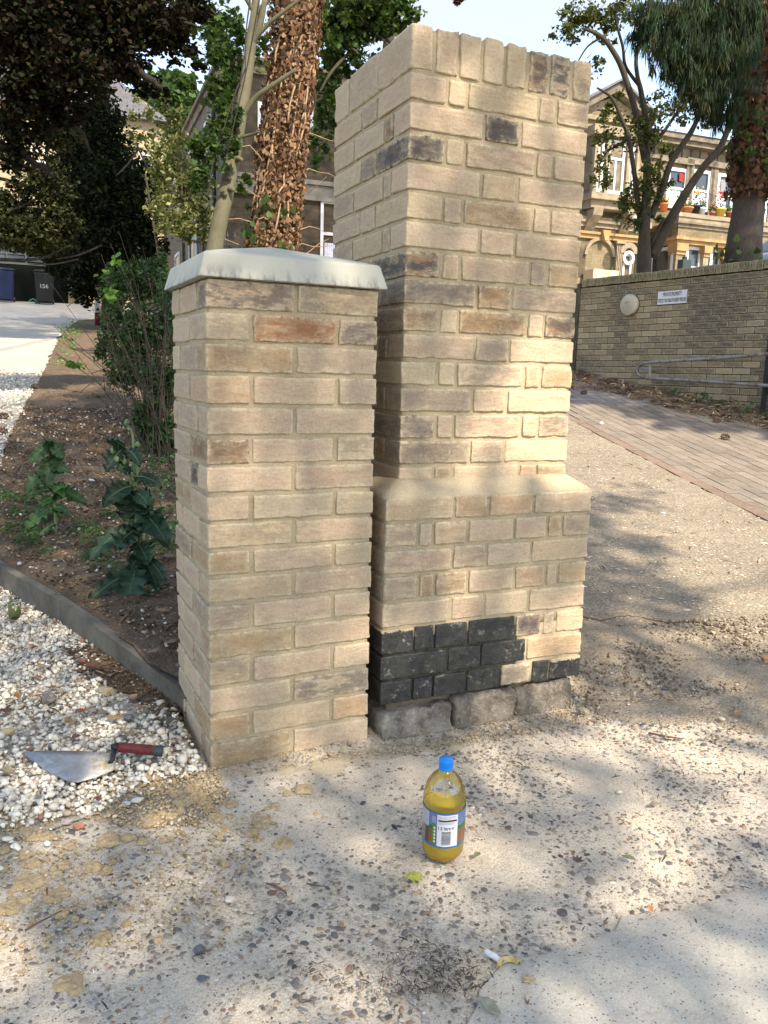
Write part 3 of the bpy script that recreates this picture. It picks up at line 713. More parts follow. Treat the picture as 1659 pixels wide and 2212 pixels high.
# flaunching: smoothed mortar slope onto the plinth
ft = .743
lv = []
for t in np.linspace(0, 1, 6):
    a = LX*(1-t)+(-.002)*t; lv.append((a, LX+LW-(a-LX), LY*(1-t)-.002*t, LY+LW-(LY*(1-t)-.002*t-LY), .698+(ft-.698)*t**.9))
lv = [(LX+.004, LX+LW-.004, LY+.004, LY+LW-.004, .688)]+lv
V, F = frustum(lv, 20); V = [tuple(Vector(v)+Vector(mnoise.noise_vector(Vector(v)*18))*.003+Vector(mnoise.noise_vector(Vector(v)*60))*.0016) for v in V]
me = bpy.data.meshes.new('mortar_flaunching'); me.from_pydata(V, [], F); me.polygons.foreach_set('use_smooth', [True]*len(F)); me.update(); link('mortar_flaunching', me, M_FLAUNCH, big)
# plinth
zl = [.6991]+list(.6991-np.cumsum([.0702, .0743, .0758, .0756, .0782, .0781, .0769, .0745]))
rbox('mortar', big, LX+REC, LX+LW-REC, LY+REC, LY+LW-REC, .29, .693, M_MORT, .026, .002, 8)
rbox('mortar', big, LX+.455, LX+LW-REC, LY+REC, LY+LW-REC, .10, .289, M_MORT, .026, .003, 9)
rbox('tarred_mortar', big, LX+REC, LX+.454, LY+REC, LY+.5, .10, .2885, M_TARJ, .026, .002, 8)
SM, HD = .206, .1
rowsL = [([.205, .10, .143, .20], 'Y T O g'), ([.095, .036, .10, .148, .105, .043, .095], 'p p Y P P T g'), ([.205, .10, .143, .20], 'P g2 C C'), ([.10, .042, .095, .148, .1, .035, .1], 'g2 T1 T2 p O2 P T'),
         ([.205, .10, .143, .20], 'p P C C'), ([.095, .055, .1, .155, .088, .037, .1], 'K5 K1 K2 K3 W5 C Y'), ([.205, .1, .148, .20], 'K K K O'), ([.088, .052, .095, .1, .098, .05, .105], 'K K K K S C K6')]
for i, (fr_, cs) in enumerate(rowsL):
    z1 = zl[i]-J/2 if i else zl[i]-.001; z0 = zl[i+1]+J/2; cs = cs.split()
    jj_ = .004 if i >= 5 else J
    if i == 7: cs[5] = 'K3'
    res = course(big, LW, z0, z1, fr_, cs, x0=LX)
    dc = .215 if i % 2 else .1025
    for n, (a, b, c) in enumerate(res):
        d = dc if n in (0, len(res)-1) else .1025
        if c[0] == 'K':
            e = .0022
            brick(big, a-e, b+e, LY, LY+d, z0-e*.8, z1+e*.5, c, M_TAR, .7, label='black tar painted brick')
        else: brick(big, a, b, LY, LY+d, z0, z1, c, rough=1.5 if i == 7 else 1)
    for side in (0, 1):
        y = LY+dc+J
        for L_ in ([.1025, .215, LW-dc-.1025-.215-3*J] if i % 2 else [.215, .1025, LW-dc-.3175-3*J]):
            x0 = LX if side == 0 else LX+LW-.1025
            tar = i >= 5 and side == 0
            brick(big, x0, x0+.1025, y, y+L_, z0, z1, 'K3' if tar else random.choice(['P', 'Y', 'p', 'g', 'T']), M_TAR if tar else None); y += L_+J
# eroded bed and the three rough footing stones
rbox('crumbling_mortar_bed', big, LX+.03, LX+LW-.03, LY+.030, LY+LW-.03, -.06, .115, make_mortar('crumbling_dirty_mortar', (.24, .19, .13), (.12, .095, .07)), .022, .009, 11)
def make_rubble():
    m = Mat('weathered_grey_footing_brick', .92, .2); v = m.coord(); oi = m.n('ObjectInfo'); a = m.noise(v, 12, 6, .7); b = m.noise(v, 70, 5, .7)
    c = m.mix(m.ramp(a, [(.35, 0), (.62, 1)]), oi.outputs['Color'], (.14, .115, .09)); c = m.mix(m.ramp(b, [(.50, 0), (.66, .9)]), c, (.38, .33, .26)); d = m.noise(v, 160, 5, .75); c = m.mix(m.ramp(d, [(.58, 0), (.66, .7)]), c, (.09, .075, .06))
    return m.done(c, m.bump(d, .8, .004, m.bump(b, 1., .012)))
M_RUB = make_rubble()
for (a, b, y0, zlo, zhi, yaw, col, seed) in ((LX+.002, LX+.235, LY-.012, -.035, .076, .01, (.42, .38, .32), 1), (LX+.243, LX+.452, LY-.016, -.02, .092, -.03, (.33, .28, .22), 2), (LX+.462, LX+.672, LY-.004, -.03, .088, -.02, (.31, .26, .20), 3)):
    V, F = rough_box(-(b-a)/2, (b-a)/2, -.075, .075, -(zhi-zlo)/2, (zhi-zlo)/2, .016, .008, seed*9)
    hv = Vector(((b-a)/2, .075, (zhi-zlo)/2)); VV = []
    for v in V:
        p = Vector(v); r_ = .012; q = Vector([max(-(hv[k]-r_), min(hv[k]-r_, p[k])) for k in range(3)]); e = p-q
        if e.length > r_: p = q+e.normalized()*r_
        VV.append(tuple(p+Vector(mnoise.noise_vector(p*45+Vector((seed, 0, 0))))*.007+Vector(mnoise.noise_vector(p*18+Vector((seed, 3, 0))))*.008))
    me = bpy.data.meshes.new('footing_stone'); me.from_pydata(VV, [], F); me.polygons.foreach_set('use_smooth', [True]*len(F)); me.update()
    o = link('footing_stone', me, M_RUB, big, ((a+b)/2, y0+.075, (zlo+zhi)/2)); o.rotation_euler = (0, R(-1.2), yaw); o.color = (*col, 1)
# the wall stub behind the big pier, a little wider to the right
stub = thing('brick_wall_stub', 'lower buff brick wall stub just behind the tall pier, showing along its right edge', 'wall', (.5553, .0506, 0), R(-1.336))
SX0, SX1, SY0, SY1 = .33, .655, BW+.006, BW+.30
rbox('mortar', stub, SX0+REC, SX1-REC, SY0+REC, SY1-REC, .0, 1.86, M_MORT, .04, .002, 12)
zz = .70; i = 0
rs = random.Random(5)
while zz < 1.80:
    for L_, x1 in ((.215, SX1),) if i % 2 else ((.1025, SX1),):
        e = rs.uniform(-.004, .006)
        brick(stub, x1-L_, x1+e, SY0, SY0+.1025, zz, zz+.0645, rs.choice(['P', 'Y', 'C', 'g', 'T', 'p']))
        brick(stub, x1-.1025, x1+e, SY0+.113, SY1, zz, zz+.0645, rs.choice(['P', 'Y', 'C', 'g', 'T']))
    zz += .075; i += 1
brick(stub, SX1-.20, SX1+.004, SY0, SY1, zz, zz+.0645, 'Y')
V, F = frustum([(SX0-.05, SX1+.075, SY0, SY1+.03, .60), (SX0-.05, SX1+.075, SY0, SY1+.03, .655), (SX0, SX1, SY0, SY1, .735)], 12)
V = [tuple(Vector(v)+Vector(mnoise.noise_vector(Vector(v)*20))*.004) for v in V]
me = bpy.data.meshes.new('mortar_flaunching'); me.from_pydata(V, [], F); me.update(); link('mortar_flaunching', me, M_FLAUNCH, stub)
rbox('plinth', stub, SX0-.046, SX1+.07, SY0, SY1+.03, -.02, .60, M_MORT, .05, .003, 13)

# ================================================================== KERB
kerb = thing('edging_kerb', 'weathered grey edging boards between the white gravel and the soil bed', 'kerb', (0, 0, 0))
M_KERB = plain('weathered_grey_board', (.125, .11, .082), .95, .45, 7, .9, .004)
kp = [(0.02, .33), (-.115, .80), (-.26, 1.3), (-.49, 2.02), (-.66, 2.52), (-.80, 2.95)]
for i in (0, 2, 3, 4) if False else range(len(kp)-1):
    if i == 0: continue
    (xa, ya), (xb, yb) = kp[i], kp[i+1]
    if i == 1: xa, ya = kp[0]
    d = np.array([xb-xa, yb-ya]); L_ = np.linalg.norm(d); d /= L_; nrm = np.array([d[1], -d[0]]); V = []; F = []; n = 14
    for k in range(n+1):
        p = np.array([xa, ya])+d*(L_-.004)*k/n; zt = float(H(*p))+.106+.004*mnoise.noise(Vector((p[0]*6, p[1]*6, 0)))-(.012 if i == 1 else 0)*(1-k/n)*3
        for q, z in ((p-nrm*.018, -.08), (p-nrm*.018, None), (p+nrm*.018, None), (p+nrm*.018, -.08)):
            V.append((q[0], q[1], zt if z is None else float(H(*p))+z))
    for k in range(n):
        for j in range(4): F.append((k*4+j, k*4+(j+1) % 4, k*4+4+(j+1) % 4, k*4+4+j))
    F += [(0, 3, 2, 1), (n*4, n*4+1, n*4+2, n*4+3)]
    MB().add(V, F).build('board', M_KERB, kerb)

# ================================================================== THE RETAINING WALL ON THE RIGHT
M_WB = make_brick_mat('stained_yellow_brick', .8, (.28, .225, .14))
M_WJ = plain('grey_wall_joint', (.075, .065, .048), .95, .3, 10, .4)
wall = thing('retaining_wall', 'long yellow brick retaining wall with a mossy brick on edge coping', 'wall', (float(WB2[0]), float(WB2[1]), 0), math.atan2(wd[1], wd[0]))
WL = float(np.linalg.norm(WALL_A-WB2)); ztop = 2.36                  # local x runs along the wall away from us, local +y into the drive
def wl(p): return loc_of(wall, np.array(p))
sgn = 1.0 if float(loc_of(wall, np.array([WB2[0]+wn[0], WB2[1]+wn[1], 0]))[1]) > 0 else -1.0
MB().box(-.2, WL, -.33*sgn if sgn > 0 else 0.006, -.006 if sgn > 0 else .33, -.1, ztop-.115).build('mortar', M_WJ, wall)
cols_w = [(.33, .26, .155), (.28, .22, .13), (.37, .295, .18), (.23, .18, .105), (.20, .16, .10)]
pr = {}
def wbrick(L_, h=.065, dpt=.10):
    key = (round(L_, 3), round(h, 3), random.randrange(3))
    if key not in pr:
        x = brick_mesh(L_, dpt, h, 500+len(pr), .003, .001, 3); pr[key] = x
    return pr[key]
rw = random.Random(3); nrow = 24; nb = 0; far = MB()
for r_ in range(nrow):
    z = ztop-.112-.0375-.075*r_
    x = -.2 + (0 if r_ % 2 else .1125)
    while x < WL-.01:
        L_ = min(.215, WL-x)
        if L_ > .04:
            P = np.array([WB2[0]+wd[0]*(x+L_/2), WB2[1]+wd[1]*(x+L_/2)]); zg = float(H(P[0]+wn[0]*.05, P[1]+wn[1]*.05))
            if z > zg-.04:
                q = (np.array([*P, z])-CAM) @ MC.T; vis = q[2] > 0 and CX+FPX*q[0]/q[2] < 1700
                if vis:
                    o = bpy.data.objects.new('brick', wbrick(L_)); COL.objects.link(o); o.parent = wall; o.location = (x+L_/2, (-.05-.0)*sgn+rw.uniform(-.001, .001), z)
                    if not o.data.materials: o.data.materials.append(M_WB)
                    mo = max(0, 1-(ztop-z)/.42)*.9; st = max(0, mnoise.noise(Vector((x*1.6, z*.8, 4)))*2.2+.05+.25*max(0, .45-(z-zg))); c = rw.choice(cols_w); k = rw.uniform(.88, 1.12)*(1-.62*min(1, st))
                    g = (.12, .115, .055); o.color = tuple(c[i]*k*(1-mo)+g[i]*mo for i in range(3))+(min(.9, st*.8+(rw.random() < .22)*.45),); nb += 1
                else: far.box(x, x+L_, -.1*sgn if sgn > 0 else 0, 0 if sgn > 0 else .1, z-.0325, z+.0325)
        x += .225
if far.V: o = far.build('bricks_farther_along', plain('far_wall_brick', (.36, .295, .19), .9, .3, 6), wall); o['kind'] = 'stuff'
x = -.2
while x < WL-.03:
    P = np.array([WB2[0]+wd[0]*x, WB2[1]+wd[1]*x, ztop]); q = (P-CAM) @ MC.T
    if CX+FPX*q[0]/q[2] < 1700:
        o = bpy.data.objects.new('coping_brick', wbrick(.065, .10, .22)); COL.objects.link(o); o.parent = wall
        if not o.data.materials: o.data.materials.append(M_WB)
        o.location = (x+.03, -.095*sgn, ztop-.05+rw.uniform(-.004, .004)); c = rw.choice([(.115, .115, .05), (.14, .13, .07), (.09, .10, .04), (.19, .165, .095)]); o.color = (*c, .3)
    x += .075
# mossy weeds on the wall head
# wall return at its far end, and the ground held behind it
MB().box(WL+.001, WL+.11, -5*sgn if sgn > 0 else -.02, .02 if sgn > 0 else 5, -.1, ztop-.05).build('end_return', M_WJ, wall)
terr = [(WALL_A[0]-wn[0]*.25, WALL_A[1]-wn[1]*.25), (WB2[0]-wn[0]*.25-wd[0]*4, WB2[1]-wn[1]*.25-wd[1]*4), (40, -4), (60, 60), (8, 60), (7.3, 9)]
o = sheet('terrace', terr, lambda x, y: np.full(np.shape(x), 2.20)+np.clip((np.asarray(y)-8)*.02, 0, .4), 0, M_WGRAV, 2.0, .0, seed=20)
bk = [(WALL_A[0]-wn[0]*.2, WALL_A[1]-wn[1]*.2), (7.3, 9.0), (7.6, 30), (8, 60)]; V = []; F = []
for i, p in enumerate(bk): V += [(p[0], p[1], -1.0), (p[0], p[1], 2.195+min(.4, max(0, (p[1]-8)*.02)))]
MB().add(V, [(2*i, 2*i+2, 2*i+3, 2*i+1) for i in range(3)]).build('terrace_bank', M_SOIL)['kind'] = 'structure'
def onwall(px, py, off=0.0):
    """point where a view ray meets the wall face (moved off metres out)"""
    P0 = np.array([WALL_B[0]+wn[0]*off, WALL_B[1]+wn[1]*off, 0]); n3 = np.array([wn[0], wn[1], 0]); d = ray(px, py)
    return CAM+d*np.dot(P0-CAM, n3)/np.dot(d, n3)
def wloc(px, py, off=0.0): return loc_of(wall, onwall(px, py, off))
# sign
def text_mesh(txt, size, ext=.0006, bold=0):
    c = bpy.data.curves.new('t', 'FONT'); c.body = txt; c.size = size; c.extrude = ext; c.align_x = 'CENTER'; c.align_y = 'CENTER'; c.resolution_u = 3; c.offset = bold
    o = bpy.data.objects.new('t', c); COL.objects.link(o); dg = bpy.context.evaluated_depsgraph_get(); me = bpy.data.meshes.new_from_object(o.evaluated_get(dg)); bpy.data.objects.remove(o); return me
M_WHITE = plain('white_enamel', (.62, .62, .62), .5, .08, 8, .05)
M_BLACK = plain('black_print', (.02, .02, .022), .5, .0)
a, b = wloc(1420.5, 632.5), wloc(1485, 628); mid = (a+b)/2; sw = abs(b[0]-a[0]); sh = .165
rzw = wall.rotation_euler[2]
cw = onwall(1452.5, 642, .004)
sign = thing('wall_sign', 'white private property notice screwed to the yellow brick wall', 'sign', cw.tolist(), rzw)
MB().box(-sw/2, sw/2, 0 if sgn > 0 else -.006, .006 if sgn > 0 else 0, -sh/2, sh/2).build('plate', M_WHITE, sign)
def put_text(txt, size, w_, z, mat, parent, facing, yoff, h_=None, bold=0, x=0.0, name='lettering'):
    me = text_mesh(txt, size, .0004, bold); V = np.array([v.co[:] for v in me.vertices]); sx = w_/(V[:, 0].max()-V[:, 0].min()); sy = (h_/(V[:, 1].max()-V[:, 1].min())) if h_ else sx
    V = (V-(V.max(0)+V.min(0))/2)*[sx, sy, 1]
    V = np.stack([V[:, 0]*facing+x, np.full(len(V), yoff)+V[:, 2]*-facing, V[:, 1]+z], 1)
    me.vertices.foreach_set('co', V.astype(np.float32).ravel()); me.update(); return link(name, me, mat, parent)
put_text('PRIVATE PROPERTY', .05, sw*.62, .038, M_BLACK, sign, -sgn, .0068*sgn, .048, .0006)
put_text('STRICTLY NO UNAUTHORISED PERSONS', .05, sw*.93, -.034, M_BLACK, sign, -sgn, .0068*sgn, .048, .0006)
mb = MB(); t_ = .004
for x0, x1, z0, z1 in ((-sw/2, sw/2, sh/2-t_, sh/2), (-sw/2, sw/2, -sh/2, -sh/2+t_), (-sw/2, -sw/2+t_, -sh/2+t_, sh/2-t_), (sw/2-t_, sw/2, -sh/2+t_, sh/2-t_)): mb.box(x0, x1, .006*sgn-.001, .006*sgn+.001, z0, z1)
mb.build('border', M_BLACK, sign)
# round cover
c = onwall(1363, 659, .0); disc = thing('round_wall_cover', 'round rusty cream metal cover mounted on the brick wall', 'cover', c.tolist(), rzw)
pf = [(.128, 0), (.135, .012), (.132, .05), (.122, .062), (.0, .066)]
mb = MB(); mb.lathe(pf, 32); mb.V = [(x, z*sgn, y) for x, y, z in mb.V]
mc = Mat('rusty_cream_paint', .6, .3); v = mc.coord(); n1 = mc.noise(v, 14, 6, .7)
o = mb.build('cover', mc.done(mc.mix(mc.ramp(n1, [(.58, 0), (.66, .9)]), (.46, .43, .34), (.20, .10, .05)), mc.bump(n1, .3, .003)), disc, True)
mb = MB(); mb.lathe([(.142, 0), (.142, .006)], 32); mb.V = [(x, z*sgn, y) for x, y, z in mb.V]; mb.build('flange', plain('rust', (.15, .08, .045), .9, .3), disc)
# handrail pipes
rail = thing('pipe_handrail', 'bent galvanised pipe handrail bracketed along the brick wall', 'handrail')
M_GALV = Mat('rusty_galvanised_pipe', .5, .5); v = M_GALV.coord(); n1 = M_GALV.noise(v, 9, 6, .75); M_GALV.b.inputs['Metallic'].default_value = .35
M_GALV = M_GALV.done(M_GALV.mix(M_GALV.ramp(n1, [(.48, 0), (.6, .85)]), (.27, .26, .24), (.12, .07, .04)), M_GALV.bump(n1, .3, .002))
O_ = .22
tp = [onwall(x, y, O_) for x, y in ((1750, 755), (1659, 764.5), (1560, 773), (1480, 778), (1430, 781), (1402, 783), (1388, 786), (1378, 793), (1375, 801), (1379, 809), (1389, 815), (1402, 817.5), (1480, 821), (1560, 826), (1659, 833), (1750, 840))]
MB().tube(tp, .020, 10).build('pipe', M_GALV, rail, True)
mb = MB()
for px in (1404, 1700):
    pa, pb = onwall(px, 780, O_), onwall(px, 822, O_); mb.tube([pa, pb], .018, 6); mb.tube([(pa+pb)/2, onwall(px+6, 800, 0.0)], .016, 6); mb.tube([pa*.6+pb*.4, onwall(px-30, 796, O_)], .012, 6)
mb.build('bracket', M_GALV, rail)
post = onwall(1657, 800, .06)
fp = thing('dark_post', 'thin dark upright post standing against the brick wall at the right edge', 'post', (float(post[0]), float(post[1]), float(H(post[0], post[1]))))
MB().box(-.02, .02, -.02, .02, -.1, .78).box(-.026, .026, -.026, .026, .78, .80).build('shaft', M_BLACK, fp)

# ================================================================== HOUSES
GR = R(-4.5); EX = np.array([math.cos(GR), math.sin(GR), 0]); EY = np.array([-math.sin(GR), math.cos(GR), 0])
def brickwall_mat(name, c1, c2, mortar, rough=.9, dirty=.35, scale=1.0):
    m = Mat(name, rough, .2); v = m.coord(); sx = m.n('SeparateXYZ'); m.l(v, sx.inputs[0]); cb = m.n('CombineXYZ')
    m.l(m.math('ADD', sx.outputs[0], sx.outputs[1]), cb.inputs[0]); m.l(sx.outputs[2], cb.inputs[1])
    b = m.n('TexBrick'); b.inputs['Scale'].default_value = 1; b.inputs['Brick Width'].default_value = .225*scale; b.inputs['Row Height'].default_value = .075*scale; b.inputs['Mortar Size'].default_value = .006
    b.inputs['Color1'].default_value = (*c1, 1); b.inputs['Color2'].default_value = (*c2, 1); b.inputs['Mortar'].default_value = (*mortar, 1); b.inputs['Bias'].default_value = -.1
    m.l(cb.outputs[0], b.inputs['Vector']); n1 = m.noise(v, .9, 6, .7); n2 = m.noise(v, 9, 5, .7)
    c = m.mix(m.ramp(n1, [(.42, 0), (.68, dirty)]), b.outputs['Color'], tuple(x*.35 for x in c1)); c = m.mix(1., c, m.ramp(n2, [(.3, .75), (.7, 1.2)]), 'MULTIPLY')
    return m.done(c, m.bump(b.outputs['Fac'], -.4, .006))
M_STONE = plain('weathered_cream_stone', (.25, .20, .13), .85, .3, 5, .4, .01)
M_STONED = plain('sooty_stone', (.17, .14, .10), .9, .4, 4, .5, .01)
M_OCHRE = plain('ochre_painted_stone', (.34, .21, .09), .8, .25, 4, .2, .005)
M_PAINT = plain('white_painted_wood', (.55, .55, .54), .5, .06, 9, .08)
M_SLATE = plain('grey_slate', (.12, .115, .125), .7, .3, 6, .4, .01)
M_DARK = plain('dark_interior', (.015, .015, .018), .8, .2)
mg = Mat('window_glass', .08, .6); M_GLASS = mg.done((.035, .045, .055))
M_NET = plain('net_curtain', (.50, .50, .58), .9, .2, 40, .3)
M_RED = plain('red_cloth', (.30, .02, .02), .8, .15); M_GREENP = plain('pale_green_curtain', (.42, .50, .40), .9, .12, 12)
class Plane:
    """a facade plane: origin, EX along, EY away; local (u, y, z) in the house's frame"""
    def __init__(s, root, y): s.root = root; s.y = y; s.O = np.array(root.location)
    def uz(s, px, py):
        d = ray(px, py); P0 = s.O+EY*s.y; P = CAM+d*np.dot(P0-CAM, EY)/np.dot(d, EY); q = P-s.O; return float(np.dot(q, EX)), float(q[2])
    def box(s, mb, p0, p1, out, back=0.0, upx=None):
        (u0, _), (u1, _) = s.uz(p0[0], p0[1]), s.uz(p1[0], p1[1]); z0 = s.uz((p0[0]+p1[0])/2, p1[1])[1]; z1 = s.uz((p0[0]+p1[0])/2, p0[1])[1]
        return mb.box(u0, u1, s.y-out, s.y+back, z0, z1), (u0, u1, z0, z1)
def window(root, pl, u0, u1, z0, z1, inset=.12, fw=.07, bars='sash', curtain=None, glassm=None, arched=False):
    """a window set back in its opening: frame (> pane, curtain)"""
    y = pl.y+inset*.3; mb = MB()
    for a, b, c, d in ((u0, u0+fw, z0, z1), (u1-fw, u1, z0, z1), (u0+fw, u1-fw, z0, z0+fw), (u0+fw, u1-fw, z1-fw, z1)): mb.box(a, b, y-.05, y+.04, c, d)
    zm = (z0+z1)/2
    if bars == 'sash': mb.box(u0+fw, u1-fw, y-.03, y+.02, zm-.035, zm+.035)
    if bars == 'cross': mb.box(u0+fw, u1-fw, y-.03, y+.02, zm+.2, zm+.27); mb.box((u0+u1)/2-.03, (u0+u1)/2+.03, y-.031, y+.021, z0+fw, zm+.2)
    f = mb.build('window_frame', M_PAINT, root)
    MB().box(u0+fw, u1-fw, y+.005, y+.012, z0+fw, z1-fw).build('pane', glassm or M_GLASS, f)
    if curtain:
        m, a, b, c, d = curtain; V = []; n = 24; U0 = u0+fw+(u1-u0-2*fw)*a; U1 = u0+fw+(u1-u0-2*fw)*b; Z0 = z0+fw+(z1-z0-2*fw)*c; Z1 = z0+fw+(z1-z0-2*fw)*d
        for k in range(n+1):
            u = U0+(U1-U0)*k/n
            for z in (Z0, Z1): V.append((u, y-.004+.006*math.sin(k*2.1), z))
        MB().add(V, [(2*k, 2*k+2, 2*k+3, 2*k+1) for k in range(n)]).build('curtain', m, f)
    return f
# ---- the Italianate house on the right
RHO = at(1440, 400, 26); RHO = np.array([RHO[0], RHO[1], 0])
rh = thing('italianate_house', 'two storey yellow brick house with bay windows, gable and ochre stone bands behind the wall', 'house', RHO.tolist(), GR)
M_RHB = brickwall_mat('london_stock_brick', (.20, .155, .085), (.26, .205, .12), (.15, .13, .09), dirty=.6)
F0 = Plane(rh, 0.0); F1 = Plane(rh, -.9); F2 = Plane(rh, -1.3)
uL = F0.uz(1180, 400)[0]; uR = F0.uz(1760, 400)[0]; ze = F0.uz(1480, 300)[1]
uG = F0.uz(1403, 300)[0]                                            # right end of the gabled wing
MB().box(uL, uR, 0, 9, 1.9, ze-.30).build('wall', M_RHB, rh)
zc_ = ze
mb = MB(); mb.box(uG, uR+.3, -.35, 9.2, zc_-.30, zc_-.16).box(uG, uR+.3, -.45, 9.3, zc_-.157, zc_); mb.build('eaves_cornice', M_STONED, rh)
# frieze panels under the eaves: carved sooty band
zf1 = F0.uz(1480, 322)[1]; zf0 = F0.uz(1480, 345)[1]; mb = MB(); k = uG+.2
while k < uR:
    mb.box(k, k+.30, -.05, .01, zf0, zf1); k += .36
mb.box(uG, uR, -.08, .01, zf1+.004, zf1+.08).box(uG, uR, -.08, .01, zf0-.10, zf0-.004); mb.build('carved_frieze', M_STONED, rh)
# hipped slate roof
zr = F0.uz(1470, 262)[1]+1.0; rV = [(uG-.2, -.5, zc_+.002), (uR+.4, -.5, zc_+.002), (uR+.4, 9.4, zc_+.002), (uG-.2, 9.4, zc_+.002), (uG+1.5, 4.4, zr), (uR-5.2, 4.4, zr)]
MB().add(rV, [(0, 1, 5, 4), (1, 2, 5), (2, 3, 4, 5), (3, 0, 4), (3, 2, 1, 0)]).build('roof', M_SLATE, rh)
# gabled wing
wingL = F1.uz(1235, 300)[0]; wingR = F1.uz(1403, 300)[0]; zg0 = F1.uz(1360, 268)[1]; mu = F1.uz(1327, 200)[0]; zap = F1.uz(1327, 182)[1]
wingL = 2*mu-wingR; zside = F1.uz(1400, 256)[1]
MB().box(wingL+.25, wingR-.25, -.9, -.004, 4.0, zside).build('gable_wall', M_RHB, rh)
MB().prism([(wingL+.25, zside+.003), (wingR-.25, zside+.003), (mu, zap-.35)], -.88, 3.0).build('gable_wall', M_STONE, rh)
for s_ in (-1, 1):
    e = wingL if s_ < 0 else wingR; mb = MB(); dz = (zap-zside)/(mu-e)
    mb.prism([(e, zside-.02), (mu-.002*s_*-1, zap-.02), (mu-.002*s_*-1, zap-.24), (e, zside-.24)], -1.15, 4.0); mb.build('gable_coping', M_STONED, rh)
    MB().prism([(e-.06*(-s_)*-1, zside+.01), (mu, zap+.01), (mu, zap+.07), (e, zside+.07)], -1.25, 4.2).build('gable_roof', M_SLATE, rh)
mb = MB()
for z, h, o_ in ((zside-.30, .12, .12), (zside-.52, .10, .06), (F1.uz(1330, 290)[1], .10, .08)): mb.box(wingL+.1, wingR-.1, -.9-o_, -.86, z, z+h)
mb.build('gable_cornice', M_STONE, rh)
# first floor bay: three lights with white frames and stone mullions
zb1 = F1.uz(1330, 312)[1]; zb0 = F1.uz(1330, 430)[1]; B1 = Plane(rh, -1.25)
for p0, p1 in ((1287, 1303), (1310, 1348), (1356, 1369)):
    u0 = B1.uz(p0, 370)[0]; u1 = B1.uz(p1, 370)[0]; window(rh, B1, u0, u1, zb0+.05, zb1, fw=.09, bars='cross' if p0 == 1310 else 'sash')
mb = MB(); ub0, ub1 = B1.uz(1278, 370)[0], B1.uz(1375, 370)[0]
mb.box(ub0, ub1, -1.22, -.9, zb0-.02, zb1+.30)
mb.build('bay_wall', M_STONED, rh)
mb = MB()
for p0, p1 in ((1278, 1286), (1303.5, 1309.5), (1348.5, 1355.5), (1369.5, 1376)): mb.box(B1.uz(p0, 370)[0], B1.uz(p1, 370)[0], -1.36, -1.2, zb0, zb1+.05)
mb.box(ub0-.1, ub1+.1, -1.42, -.9, zb1+.06, zb1+.32); mb.build('bay_mullion', M_STONE, rh)
mb = MB(); mb.box(ub0-.15, ub1+.15, -1.55, -.86, zb0-.20, zb0-.03).box(ub0-.05, ub1+.05, -1.40, -.86, zb0-.42, zb0-.203); mb.build('bay_sill', M_STONE, rh)
for px in (1287, 1362):
    u = B1.uz(px, 430)[0]; pts = [(-.9, zb0-.45), (-1.45, zb0-.43), (-1.40, zb0-.62), (-1.15, zb0-.80), (-.95, zb0-1.05), (-.9, zb0-1.1)]
    MB().prism([(a, b) for a, b in pts], u-.16, u+.16, 'x').build('bay_bracket', M_STONE, rh)
# string courses and ochre entablature on the ground floor, left part
uE0, uE1 = F1.uz(1240, 500)[0], F1.uz(1398, 500)[0]
mb = MB(); z = F1.uz(1320, 480)[1]; mb.box(uE0, uE1, -1.12, -.85, z-.10, z+.06).box(uE0, uE1, -1.04, -.85, z-.22, z-.103); mb.build('string_course', M_STONE, rh)
zo1 = F1.uz(1320, 506)[1]; zo0 = F1.uz(1320, 520)[1]; mb = MB(); mb.box(uE0, uE1, -1.06, -.85, zo1-.07, zo1).box(uE0, uE1, -.99, -.85, zo0, zo1-.073); mb.build('ochre_band', M_OCHRE, rh)
MB().box(uE0, uE1, -.93, -.0, zo1+.004, z-.224).build('stone_frieze', M_STONE, rh)
# ground floor of the wing with its arched porch: a wall with a real opening
zt = zo0-.004; pc = F1.uz(1292, 560)[0]; pr_ = (F1.uz(1319, 560)[0]-F1.uz(1266, 560)[0])/2; zs = F1.uz(1292, 553)[1]
def arch_wall(uA, uB, zA, zB, c, r, zs_, y0, y1, name, mat):
    n = 16; arc = [(c-r*math.cos(math.pi*k/n), zs_+r*math.sin(math.pi*k/n)) for k in range(n+1)]; V = []; F = []
    outer = []
    for x, zz_ in arc: outer.append((uA if x < c-r*.72 else uB if x > c+r*.72 else x, zB))
    for y in (y0, y1):
        for p in arc: V.append((p[0], y, p[1]))
        for p in outer: V.append((p[0], y, p[1]))
        V += [(uA, y, zA), (c-r, y, zA), (c+r, y, zA), (uB, y, zA), (uA, y, zs_), (uB, y, zs_)]
    N = len(arc); st = 2*N+6
    def face(a): F.append(tuple(a)); F.append(tuple(x+st for x in reversed(a)))
    for k in range(N-1): face([k, k+1, N+k+1, N+k])
    face([2*N, 2*N+1, 0, N, 2*N+4]); face([2*N+2, 2*N+3, 2*N+5, 2*N-1, N-1])
    for k in range(N-1): F.append((k, k+1, k+1+st, k+st))
    F.append((2*N+1, 0, st, 2*N+1+st)); F.append((N-1, 2*N+2, 2*N+2+st, N-1+st))
    return MB().add(V, F).build(name, mat, rh)
uw1 = F1.uz(1398, 560)[0]; um = F1.uz(1329, 560)[0]
arch_wall(uE0, um, 1.9, zt, pc, pr_, zs, -.9, -.6, 'porch_wall', M_STONE)
MB().box(um, uw1, -.9, -.004, 1.9, zt).build('porch_wall', M_STONE, rh)
